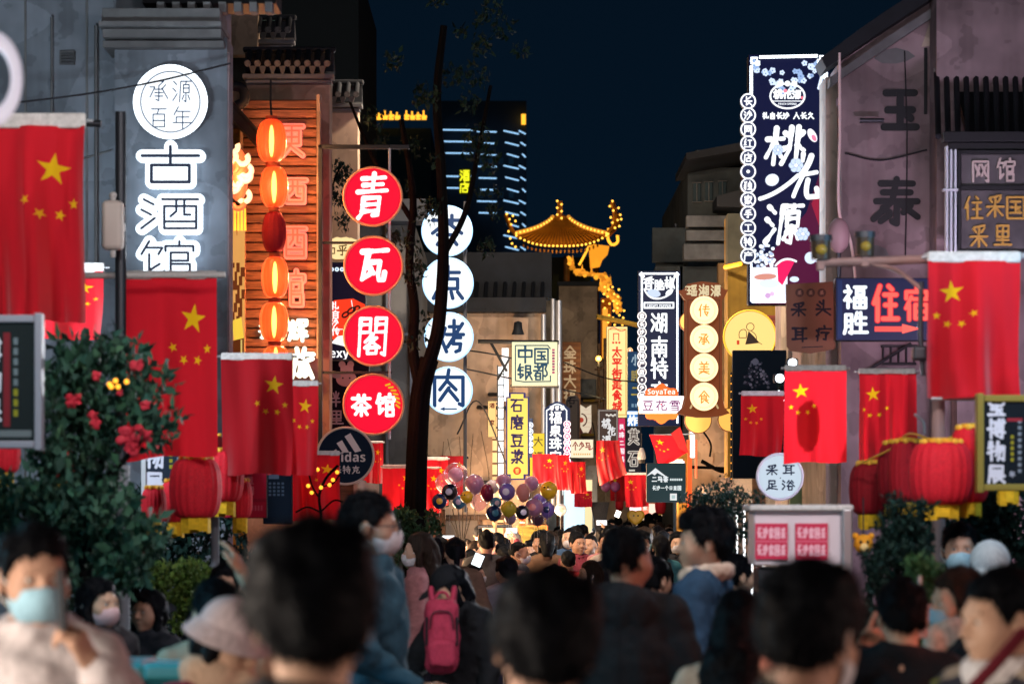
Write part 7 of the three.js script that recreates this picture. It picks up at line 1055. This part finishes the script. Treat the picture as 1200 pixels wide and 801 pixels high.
function person(o) { // o: label, px, top, d, face (turn of the body), yaw / pitch / roll of the head, hair, coat, ...
  const c = o.cell ?? 0.02, near = c < 0.018, B = BODY(o), key = o.key ?? null, t = new THREE.Group(), get = (k, f) => (key ? cached(k + key + c, f) : f());
  t.name = numbered('person'); scene.add(t); tag(t, o.label, 'person', o.group);
  const pivot = V(0, 1.455, -0.012 + (o.stoop ?? 0) * 0.5), q = new THREE.Quaternion().setFromEuler(new THREE.Euler(o.pitch ?? 0, o.yaw ?? 0, o.roll ?? 0, 'YXZ')), hm = new THREE.Matrix4().compose(pivot, q, V(1, 1, 1));
  const skin = skinMats[o.skin ?? 0], hc = near ? 0.0048 : 0.008, [lo, hi] = boundsOf(B);
  const body = get('body', () => {
    const list = [nets(blend([...torsoList(B, -0.012), ...armList(B, 0), ...legList(0), cap([0, 1.4, -0.03], [0, 1.5, -0.016], 0.055, 0.05), ...legs.map(([, , e]) => cap([e[0], 0.05, e[2]], [e[0], 0.035, e[2] + 0.14], 0.04, 0.03))], 0.04), lo, hi, near ? 0.02 : 0.036), headG(hc).clone().applyMatrix4(hm)];
    B.arms.forEach((a) => { const dir = V(...a.wr).sub(V(...a.el)).normalize(), ey = dir.clone().negate(), ez = V(...(a.palm ?? [-a.s, 0, 0.15])); ez.addScaledVector(ey, -ez.dot(ey)).normalize(); const ex = ey.clone().cross(ez); list.push((near ? hand(a.hand ?? 'relax', a.s < 0 ? 1 : 0) : hand('relax', a.s < 0 ? 1 : 0)).clone().applyMatrix4(new THREE.Matrix4().makeBasis(ex, ey, ez).setPosition(V(...a.wr).addScaledVector(dir, 0.012)))); });
    return merge(list);
  });
  part('body', body, skin, t);
  const headPart = (name, geo, mat, label) => { const m = part(name, geo, mat, t, null, label); m.position.copy(pivot); m.quaternion.copy(q); return m; };
  const hs = o.hair ?? 'short';
  if (hs !== 'none') { const hm2 = headPart('hair', near ? cached('nb' + hs, () => merge([hairG(hs, 0.006), browG])) : o.eyes ? cached('fb' + hs, () => merge([hairG(hs, 0.011), browG])) : hairG(hs, 0.011), o.hairMat ?? hairMat); if (near && !o.cap) strands(hm2, hairG(hs, 0.006), o.hairMat ?? hairMat); }
  if (near || o.eyes) for (const s of [-1, 1]) { const e = headPart('eye', cached('eye', () => merge([new THREE.SphereGeometry(0.0112, 12, 8).scale(1.1, 0.56, 1)])), std(0.5, 0.48, 0.45, { roughness: 0.2 })); e.position.add(V(s * 0.031, 0.1265, 0.079).applyQuaternion(q)); const ir = part('iris', cached('iris', () => new THREE.SphereGeometry(0.0062, 10, 8).scale(1, 0.85, 0.8)), M.black, e, [0, 0, 0.0066]); }
  if (o.mask) { const m = headPart('face_mask', cached('mask' + hc, () => nets(maskField, [-0.09, 0.0, -0.02], [0.09, 0.13, 0.13], near ? 0.0035 : 0.006)), o.mask); for (const s of [-1, 1]) part('ear_loop', cached('loop' + s, () => tube([V(s * 0.058, 0.1, 0.05), V(s * 0.077, 0.12, 0.02), V(s * 0.086, 0.135, -0.015), V(s * 0.088, 0.1, -0.03), V(s * 0.076, 0.075, 0.0), V(s * 0.056, 0.05, 0.04)], 0.0022, 16, 5)), M.white, m); }
  if (o.cap) headPart('cap', cached(o.bucket ? 'bucket' : 'capg', () => nets(o.bucket ? bucketField : capField, [-0.17, 0.11, -0.19], [0.17, 0.29, 0.22], 0.0065)), o.cap);
  if (o.glasses) headPart('glasses', cached('glasses', () => merge([-1, 1].flatMap((s) => [new THREE.TorusGeometry(0.023, 0.0025, 6, 20).translate(s * 0.032, 0.124, 0.106), bar(V(s * 0.055, 0.128, 0.1), V(s * 0.08, 0.128, -0.01), 0.002, 5)]).concat([bar(V(-0.01, 0.127, 0.108), V(0.01, 0.127, 0.108), 0.002, 5)]))), M.black);
  const fold = (x, y, z, s) => 0.011 * s * (noise3(x * 11 + 5, y * 15, z * 11) - 0.5) + 0.006 * s * (noise3(x * 30, y * 34 + 7, z * 30) - 0.5);
  const hem = o.hem ?? 0.8, thick = o.thick ?? 0.022;
  const coat = get('coat' + (o.hood ? 'h' : '') + hem + thick, () => {
    const tl = blend([...torsoList(B, thick), ...armList(B, thick * 0.85, 1, 1)], 0.045), low = ell([0, 0.86, -0.008], [0.185 * B.g + thick, 0.2, 0.13 * B.g + thick]);
    const collar = (x, y, z) => { const r = Math.hypot(x, (z + 0.018) * 1.05); return Math.max(Math.hypot(r - (0.068 + thick * 0.3), (y - 1.455 - z * -0.12) * 0.7) - 0.019, -9); };
    const hood = o.hood ? blend([ell([0, 1.42, -0.105], [0.125, 0.085, 0.06]), cap([-0.09, 1.44, -0.03], [0, 1.43, -0.11], 0.035), cap([0.09, 1.44, -0.03], [0, 1.43, -0.11], 0.035)], 0.03) : null;
    return nets((x, y, z) => { let d = smin(tl(x, y, z), Math.max(low(x, y, z), hem - y), 0.03); d = smin(d, collar(x, y, z), 0.015); if (hood) d = smin(d, hood(x, y, z), 0.02); d += fold(x, y, z, near ? 2.2 : 1.1); d = Math.max(d, hem - y); if (y > 1.38) d = Math.max(d, 0.058 - Math.hypot(x, z + 0.016)); return d; }, [lo[0], hem - 0.05, lo[2]], [hi[0], hi[1] + 0.03, hi[2]], near ? 0.0115 : 0.026);
  });
  part('jacket', coat, o.coat, t);
  part('trousers', cached('trousers' + (near ? 1 : 0), () => nets((x, y, z) => Math.max(blend([...legList(0.018), ell([0, 0.92, -0.008], [0.172, 0.13, 0.122])], 0.03)(x, y, z) + fold(x, y, z, 0.8), y - 0.99, 0.07 - y), [-0.27, 0.02, -0.24], [0.27, 1.03, 0.24], near ? 0.018 : 0.032)), o.trousers ?? fabric(0.02, 0.025, 0.045), t);
  legs.forEach(([, , e]) => part('shoe', cached('shoe', () => nets((x, y, z) => Math.max(blend([cap([0, 0.06, 0], [0, 0.04, 0.15], 0.05, 0.042), cap([0, 0.09, -0.01], [0, 0.05, 0], 0.048)], 0.02)(x, y, z), 0.002 - y), [-0.08, -0.02, -0.09], [0.08, 0.16, 0.23], 0.014)), o.shoes ?? M.black, t, [e[0], 0, e[2]]));
  if (o.collar) part('collar', cached('sherpa', () => nets((x, y, z) => { const r = Math.hypot(x, z + 0.02); return Math.hypot(r - 0.088, (y - 1.452 + z * 0.14) * 0.75) - 0.026 + 0.012 * (noise3(x * 70, y * 70, z * 70) - 0.5); }, [-0.15, 1.38, -0.17], [0.15, 1.54, 0.14], 0.008)), o.collar, t);
  if (o.scarf) part('scarf', cached('scarf', () => nets((x, y, z) => { const r = Math.hypot(x, z + 0.015); return smin(Math.hypot(r - 0.085, (y - 1.475 + z * 0.1) * 0.55) - 0.036, cap([0.03, 1.44, 0.1], [0.06, 1.18, 0.13], 0.045, 0.035)(x, y, z), 0.03) + 0.012 * (noise3(x * 24, y * 24, z * 24) - 0.5); }, [-0.17, 1.1, -0.16], [0.17, 1.6, 0.2], 0.011)), o.scarf, t);
  const fl = floorY(o.d), topY = (o.topY ?? Y(o.top, o.d)) - fl, full = 1.455 + (hs === 'fluffy' ? 0.272 : 0.258) * Math.cos((o.pitch ?? 0) * 0.6);
  t.scale.setScalar(topY / full); t.position.set(X(o.px, o.d), fl, -o.d); t.rotation.y = o.face ?? 0;
  return t;
}
const PI = Math.PI, navyC = fabric(0.008, 0.013, 0.028), blackC = fabric(0.007, 0.009, 0.013), tealC = fabric(0.035, 0.1, 0.15), blueMask = std(0.32, 0.55, 0.68, { map: clothTex, roughness: 0.8 }), whiteMask = std(0.7, 0.68, 0.72, { map: clothTex, roughness: 0.8 }), cream = fabric(0.6, 0.5, 0.4);
const N = { cell: 0.014 };
// ---- the near figures
const masked = person({ ...N, label: 'masked person in a pale hoodie holding a phone to the cheek beside the flowering tree', px: 38, top: 612, d: 7, face: 0.15, yaw: 0.28, pitch: 0.06, hair: 'short', skin: 0, mask: blueMask, coat: fabric(0.6, 0.55, 0.56), hood: true, left: { el: [0.27, 1.14, 0.12], wr: [0.15, 1.36, 0.17], hand: 'grip', palm: [-0.9, 0.1, -0.4] }, eyes: 1 });
{ const tx = canvasTex(0, 0, 40, 40, 4, (g) => { g.fillStyle = '#cfc6c6'; g.fillRect(0, 0, 40, 40); fill(g, '#7c2436', 7, 10, 33, 20); for (let i = 0; i < 6; i++) fill(g, '#cfb4b8', 9 + i * 4, 12.5, 11.4 + i * 4, 17.5); g.fillStyle = '#3a4250'; [[4, 8, 3, 16], [8, 22, 3, 9], [30, 22, 3, 9], [34, 8, 3, 16]].forEach((r) => g.fillRect(...r)); }); const e = new THREE.SphereGeometry(0.2, 18, 12, PI / 2 - 0.62, 1.24, PI / 2 - 0.5, 1.0).scale(0.86, 0.95, 0.68); part('chest_print', e, new THREE.MeshStandardMaterial({ map: tx, roughness: 0.9 }), masked, [0, 1.18, 0.005]);
  const ph = thing('mobile_phone', 'dark mobile phone held by the masked person in the pale hoodie', 'phone', at(71, 703, 6.82)); part('case', rbox(0.075, 0.15, 0.009, 0.004), M.black, ph); part('screen', rbox(0.068, 0.138, 0.002, 0.0008, 0, 0, -0.0056), std(0.02, 0.03, 0.05, { roughness: 0.1 }), ph); ph.rotation.set(0.15, -1.25, 0.2); }
person({ ...N, label: 'nearest person seen from behind, round dark head with a warm lit nape', px: 368, top: 606, d: 4.3, face: PI - 0.08, yaw: 0.05, pitch: 0.05, hair: 'fluffy', skin: 1, coat: blackC, girth: 1.08 });
person({ ...N, label: 'tall person in profile with a white mask and dark teal jacket beyond the nearest head', px: 438, top: 575, d: 11.5, face: 1.35, yaw: 0.2, hair: 'short', skin: 0, mask: whiteMask, glasses: true, coat: tealC, hood: true, right: { el: [-0.27, 1.12, 0.02], wr: [-0.2, 1.0, 0.2] } });
person({ ...N, label: 'person in a black cap and coat looking down, beside the pink-red backpack', px: 536, top: 661, d: 15, face: -0.7, yaw: -0.45, pitch: 0.5, hair: 'bob', cap: blackC, coat: blackC, skin: 1, right: { el: [-0.26, 1.13, 0.08], wr: [-0.12, 1.02, 0.24] } });
{ const d = 15.2, t = thing('backpack', 'pink-red padded backpack in front of the black-capped person', 'bag', at(518, 745, d - 0.55)); const m = fabric(0.5, 0.045, 0.1); const soft = (w, h, dp, r) => nets((x, y, z) => { const a = Math.abs(x) - w / 2 + r, b = Math.abs(y) - h / 2 + r, e = Math.abs(z) - dp / 2 + r; return Math.hypot(Math.max(a, 0), Math.max(b, 0), Math.max(e, 0)) + Math.min(Math.max(a, b, e), 0) - r + 0.016 * (noise3(x * 14 + 3, y * 12, z * 14) - 0.5) + 0.008 * (noise3(x * 40, y * 34, z * 40) - 0.5); }, [-w / 2 - 0.03, -h / 2 - 0.03, -dp / 2 - 0.03], [w / 2 + 0.03, h / 2 + 0.03, dp / 2 + 0.03], 0.008);
  part('body', soft(L(38, d), L(84, d), 0.15, 0.055), m, t); part('pocket', soft(L(30, d), L(32, d), 0.07, 0.028), m, t, [0, -L(19, d), 0.075]); part('zipper', tube([V(-L(14, d), L(8, d), 0.085), V(-L(9, d), L(27, d), 0.086), V(L(9, d), L(27, d), 0.086), V(L(14, d), L(8, d), 0.085)], 0.004, 20, 6), M.black, t); part('side_strap', [bar(V(-L(17, d), -L(10, d), 0.06), V(-L(17, d), L(22, d), 0.065), 0.006), bar(V(L(17, d), -L(10, d), 0.06), V(L(17, d), L(22, d), 0.065), 0.006)], M.black, t); part('strap', [tube([V(-0.05, 0.17, -0.05), V(-0.06, 0.24, -0.1), V(-0.05, 0.1, -0.14)], 0.015), tube([V(0.05, 0.17, -0.05), V(0.06, 0.24, -0.1), V(0.05, 0.1, -0.14)], 0.015)], m, t); part('handle', new THREE.TorusGeometry(0.03, 0.008, 8, 16, PI).translate(0, L(43, d), 0), m, t); }
person({ ...N, label: 'large dark-haired person seen from behind in the middle, head leaning a little', px: 628, top: 662, d: 5, face: PI + 0.12, yaw: -0.15, roll: 0.12, pitch: 0.1, hair: 'fluffy', skin: 0, coat: navyC });
person({ ...N, label: 'crop-haired person in a black jacket from behind, by the denim jacket', px: 736, top: 614, d: 10.6, face: PI - 0.25, yaw: -0.35, hair: 'crop', skin: 2, coat: fabric(0.013, 0.016, 0.02), girth: 1.08, hood: true });
person({ ...N, label: 'person in profile with quiffed hair, blue denim jacket and fleece collar', px: 822, top: 593, d: 12, face: -1.9, yaw: 0.35, pitch: 0.02, hair: 'fluffy', skin: 1, coat: fabric(0.02, 0.06, 0.12), collar: fabric(0.62, 0.5, 0.4), girth: 1.05 });
person({ ...N, label: 'dark-haired person turned away with a warm lit neck, large before the white cabinet', px: 950, top: 655, d: 5.3, face: PI - 0.75, yaw: 0.2, pitch: 0.16, hair: 'fluffy', skin: 2, mask: whiteMask, coat: blackC, girth: 1.1 });
person({ ...N, label: 'person with a cream fur hood between the denim jacket and the large dark head', px: 868, top: 690, d: 8.6, face: PI - 0.4, yaw: 0, pitch: 0.25, hair: 'long', skin: 1, coat: fabric(0.55, 0.45, 0.36), collar: fabric(0.7, 0.58, 0.45) });
person({ ...N, label: 'black-haired person in a light blue mask facing forward by the pinkish post', px: 1126, top: 611, d: 14, face: 0.2, yaw: -0.3, hair: 'short', skin: 0, mask: blueMask, coat: navyC, eyes: 1 });
person({ ...N, label: 'person in a pale blue-white cap behind the woman with the cream scarf', px: 1160, top: 634, d: 12.2, face: -0.9, yaw: 0.6, pitch: 0.35, hair: 'short', skin: 1, cap: std(0.36, 0.46, 0.52, { map: clothTex }), coat: fabric(0.02, 0.03, 0.03) });
person({ ...N, label: 'woman in profile with bobbed dark hair, light blue mask and thick cream scarf', px: 1122, top: 664, d: 10, face: -1.35, yaw: 0.05, pitch: 0.1, hair: 'bob', hairMat: brownHair, skin: 1, mask: blueMask, coat: blackC, scarf: cream, right: { el: [-0.22, 1.12, 0.16], wr: [-0.1, 1.18, 0.36], hand: 'grip', palm: [0.6, 0, -0.4] } });
const floral = (() => { const t = noiseTex(128, (u, v, f) => { const a = f(u, v, 6, 2, 3), b = f(u, v, 9, 2, 55); return a > 0.56 ? [0.62, 0.56, 0.5] : b > 0.58 ? [0.5, 0.22, 0.3] : b < 0.4 ? [0.42, 0.42, 0.16] : [0.16, 0.16, 0.2]; }, 2.4); return std(0.8, 0.8, 0.8, { map: t, roughness: 0.85 }); })();
const floralP = person({ ...N, label: 'nearest person at the edge in a patterned shirt, mask pulled under the chin', px: 1172, top: 664, d: 7, face: -0.95, yaw: -0.25, pitch: 0.08, hair: 'short', skin: 1, coat: floral, collar: std(0.7, 0.66, 0.66, { map: clothTex }) });
{ const t = thing('shoulder_bag_strap', 'dark wine red bag strap crossing the patterned shirt', 'strap', [0, 0, 0]); part('strap', tube([at(1200, 740, 6.75), at(1172, 772, 6.68), at(1140, 806, 6.66)], 0.016, 12, 6), std(0.12, 0.01, 0.02, {}), t); }
person({ ...N, label: 'person behind the large dark head, raising a pointing finger', px: 1058, top: 676, d: 9, face: PI - 0.2, yaw: 0.2, hair: 'short', skin: 1, coat: blackC, left: { el: [0.26, 1.16, 0.12], wr: [0.15, 1.42, 0.2], hand: 'point', palm: [-0.3, 0, -0.9] } });
{ const d = 9.7, t = thing('drink_cup', 'clear drink cup with a straw held in front of the woman with the scarf', 'cup', at(1077, 722, d)); part('cup', new THREE.LatheGeometry([[0.0, -0.07], [0.03, -0.07], [0.036, 0.03], [0.034, 0.03], [0.028, -0.066]].map(([a, b]) => new THREE.Vector2(a, b)), 20), std(0.55, 0.45, 0.42, { roughness: 0.3 }), t); part('lid', cyl(0.04, 0.04, 0.012, 20, 0, 0.036, 0), M.white, t); part('straw', cyl(0.006, 0.006, 0.1, 8, 0.004, 0.085, 0), M.white, t); }
person({ ...N, label: 'person in a pale pink bucket hat and rose coat bending near the recycling bins', px: 258, top: 704, d: 8, face: 0.7, yaw: 0.3, pitch: 0.35, hair: 'bob', skin: 1, cap: std(0.62, 0.52, 0.55, { map: clothTex }), bucket: 1, coat: fabric(0.32, 0.06, 0.1), scarf: fabric(0.6, 0.42, 0.3), right: { el: [-0.2, 1.14, 0.14], wr: [-0.05, 1.3, 0.24], hand: 'relax' } });
person({ ...N, label: 'person with one bare arm stretched up, between the pink hat and the nearest head', px: 252, top: 676, d: 9.6, face: PI, yaw: 0.4, hair: 'short', skin: 1, coat: fabric(0.4, 0.28, 0.2), right: { el: [-0.2, 1.46, 0.05], wr: [-0.1, 1.7, 0.1], hand: 'relax', bare: 1 } });
person({ ...N, label: 'person with a cap of black hair and an orange-lit face beside the raised arm', px: 264, top: 659, d: 14.5, face: 0.5, yaw: -0.6, hair: 'short', skin: 0, coat: navyC, eyes: 1 });
person({ ...N, label: 'dark-haired person with an orange-lit cheek between the cropped head and the denim jacket', px: 769, top: 651, d: 14.5, face: PI - 1.0, yaw: 0.3, hair: 'short', skin: 0, coat: blackC });
person({ ...N, label: 'person glimpsed right of the denim jacket with short hair and a pink collar', px: 866, top: 648, d: 15, face: PI - 1.2, yaw: 0.2, hair: 'short', skin: 1, coat: fabric(0.1, 0.04, 0.06) });
person({ ...N, label: 'dark figure in a long coat standing beside the grey post in front of the hedge', px: 172, top: 690, d: 13.6, face: -0.6, hair: 'bob', skin: 2, coat: fabric(0.016, 0.018, 0.026) });
person({ ...N, label: 'short figure with a pale pink face in the shade of the flowering tree', px: 118, top: 676, d: 12.2, face: 0.9, hair: 'bob', skin: 1, mask: std(0.6, 0.4, 0.42), coat: fabric(0.03, 0.025, 0.03) });
{ const t = thing('plush_mascot_head', 'small round orange lantern head with two dark eyes beside the dark post', 'lantern', at(1012, 637, 15)); part('head', new THREE.SphereGeometry(0.05, 18, 12), std(0.8, 0.33, 0.02, { roughness: 0.7 }), t); part('ear', [ball(0.018, -0.04, 0.04, 0), ball(0.018, 0.04, 0.04, 0)], std(0.8, 0.33, 0.02), t); part('muzzle', new THREE.SphereGeometry(0.024, 12, 8).translate(0, -0.018, 0.04), std(0.85, 0.6, 0.25), t); for (const s of [-1, 1]) part('eye', ball(0.009, 0.018 * s, 0.01, 0.045, 8), M.black, t); part('cord', cyl(0.004, 0.004, 0.2, 6, 0, 0.14, 0), M.rope, t); }
// ---- the crowd further down, each one a person of its own
{
  const styles = ['short', 'fluffy', 'bob', 'long', 'bun', 'crop', 'tail'], hairSay = { short: 'short-haired', fluffy: 'full-haired', bob: 'bob-haired', long: 'long-haired', bun: 'bun-haired', crop: 'crop-haired', tail: 'ponytailed' };
  const tops = [['black', 0.013, 0.014, 0.018], ['navy', 0.015, 0.025, 0.06], ['charcoal', 0.05, 0.05, 0.055], ['tan', 0.4, 0.27, 0.16], ['grey', 0.22, 0.22, 0.24], ['maroon', 0.2, 0.03, 0.05], ['cream', 0.55, 0.47, 0.38], ['teal', 0.03, 0.14, 0.17], ['dusty pink', 0.5, 0.22, 0.23], ['white', 0.65, 0.64, 0.63], ['denim blue', 0.05, 0.1, 0.2], ['olive', 0.1, 0.1, 0.05], ['brown', 0.14, 0.08, 0.05], ['red', 0.5, 0.03, 0.04]];
  const views = [['seen from behind', PI], ['seen from behind', PI + 0.35], ['facing forward', 0.25], ['facing forward', -0.3], ['side-on', -PI / 2], ['side-on', PI / 2], ['half turned away', PI - 0.7]];
  const zone = (x) => x < 520 ? 'below the trunk-side flags' : x < 560 ? 'under the clear balloons' : x < 600 ? 'by the balloon stand' : x < 640 ? 'by the framed board' : x < 668 ? 'under the lone balloon' : x < 700 ? 'by the white doorway' : x < 740 ? 'under the waving flag' : x < 800 ? 'below the tea sign' : 'by the clipped shrub';
  const said = new Set();
  const add = (px, d, h) => {
    let k = 0, label, s, v, c, m; const deep = d < 27 ? 'in front rows' : d < 35 ? 'amid the crowd' : d < 46 ? 'deep in crowd' : 'far down street';
    do { s = styles[Math.floor(rnd() * styles.length)]; v = views[Math.floor(rnd() * views.length)]; c = tops[Math.min(tops.length - 1, Math.floor(rnd() ** 1.3 * tops.length))]; m = rnd() < 0.22 && Math.abs(v[1]) < 1.6; label = `${hairSay[s]}${m ? ' masked' : ''} person in ${c[0]} ${v[0]}, ${deep} ${zone(px)}`; } while (said.has(label) && k++ < 300);
    said.add(label);
    person({ label, px, d, topY: floorY(d) + h, face: v[1] + rr(-0.25, 0.25), key: s, hair: s, cell: 0.03, hem: 0.8, skin: Math.floor(rnd() * 3), hairMat: rnd() < 0.12 ? brownHair : rnd() < 0.03 ? greyHair : hairMat, coat: fabric(c[1], c[2], c[3]), mask: m ? whiteMask : null, pitch: 0, hood: false, eyes: Math.abs(v[1]) < 1.6 && d < 43 });
  };
  // rows from front to back across the street's width
  [[20, 466, 500, 1], [24, 480, 560, 2], [24.5, 560, 720, 3, 1.46, 1.58], [26.5, 500, 800, 7, 1.42, 1.58], [25, 705, 790, 2], [29, 488, 800, 6], [31, 500, 805, 8], [33, 506, 815, 9], [35.2, 510, 818, 10], [37.4, 508, 815, 11], [39.6, 515, 815, 11], [42, 545, 812, 11], [44.5, 640, 805, 7], [47, 648, 802, 7], [50, 668, 798, 7], [54, 690, 796, 6], [58, 700, 795, 6], [62, 705, 790, 6]].forEach(([d, a, b, n, h0, h1]) => { for (let i = 0; i < n; i++) add(a + (b - a) * (i + 0.5) / n + rr(-9, 9), d + rr(-0.7, 0.7), h0 ? rr(h0, h1) : d > 45 ? rr(1.6, 1.8) : rr(1.5, 1.78)); });
}
[[592, 36, 1.62, 'person holding a lit phone up with one arm, beside the balloon stand', 'bright phone raised overhead beside the balloon stand', 4], [706, 38, 1.72, 'grey-coated person raising a phone under the waving flag', 'bright phone raised under the waving flag', 2], [528, 32, 1.56, 'tan-coated person filming with raised phone under the clear balloons', 'bright phone raised under the clear balloons', 3]].forEach(([px, d, h, label, plabel, c]) => {
  const col = [[0.013, 0.014, 0.02], [0.015, 0.025, 0.06], [0.2, 0.2, 0.22], [0.4, 0.27, 0.16], [0.2, 0.03, 0.05]][c], g = person({ label, px, d, topY: floorY(d) + h, face: PI + rr(-0.3, 0.3), hair: ['short', 'bob', 'fluffy'][c % 3], cell: 0.03, coat: fabric(...col), skin: c % 3, right: { el: [-0.24, 1.36, 0.2], wr: [-0.1, 1.66, 0.26] }, left: { el: [0.24, 1.34, 0.2], wr: [0.04, 1.62, 0.27] } });
  const p = V(-0.03, 1.8, 0.29).multiplyScalar(g.scale.x).applyEuler(g.rotation).add(g.position), t = thing('lit_phone', plabel, 'phone', p); t.rotation.y = g.rotation.y; part('case', rbox(0.15, 0.075, 0.009, 0.004), M.black, t); part('screen', rbox(0.138, 0.066, 0.003, 0.001, 0, 0, -0.006), glow(0.7, 0.85, 1, 0.7), t);
});
for (const [x, y, d, w, lab] of [[560, 656, 24, 11, 'bright white phone screen held up in the crowd below the clear balloons'], [724, 602, 40, 6, 'small lit phone screen far off under the waving dark flag']]) { const t = thing('lit_phone', lab, 'phone', at(x, y, d)); part('screen', rbox(L(w, d), L(w * 1.3, d), 0.004, 0.002, 0, 0, 0.008), glow(0.85, 0.95, 1, 1.8), t); part('case', rbox(L(w * 1.1, d), L(w * 1.4, d), 0.01, 0.004), M.black, t); t.rotation.z = -0.4; }

renderer.render(scene, camera);
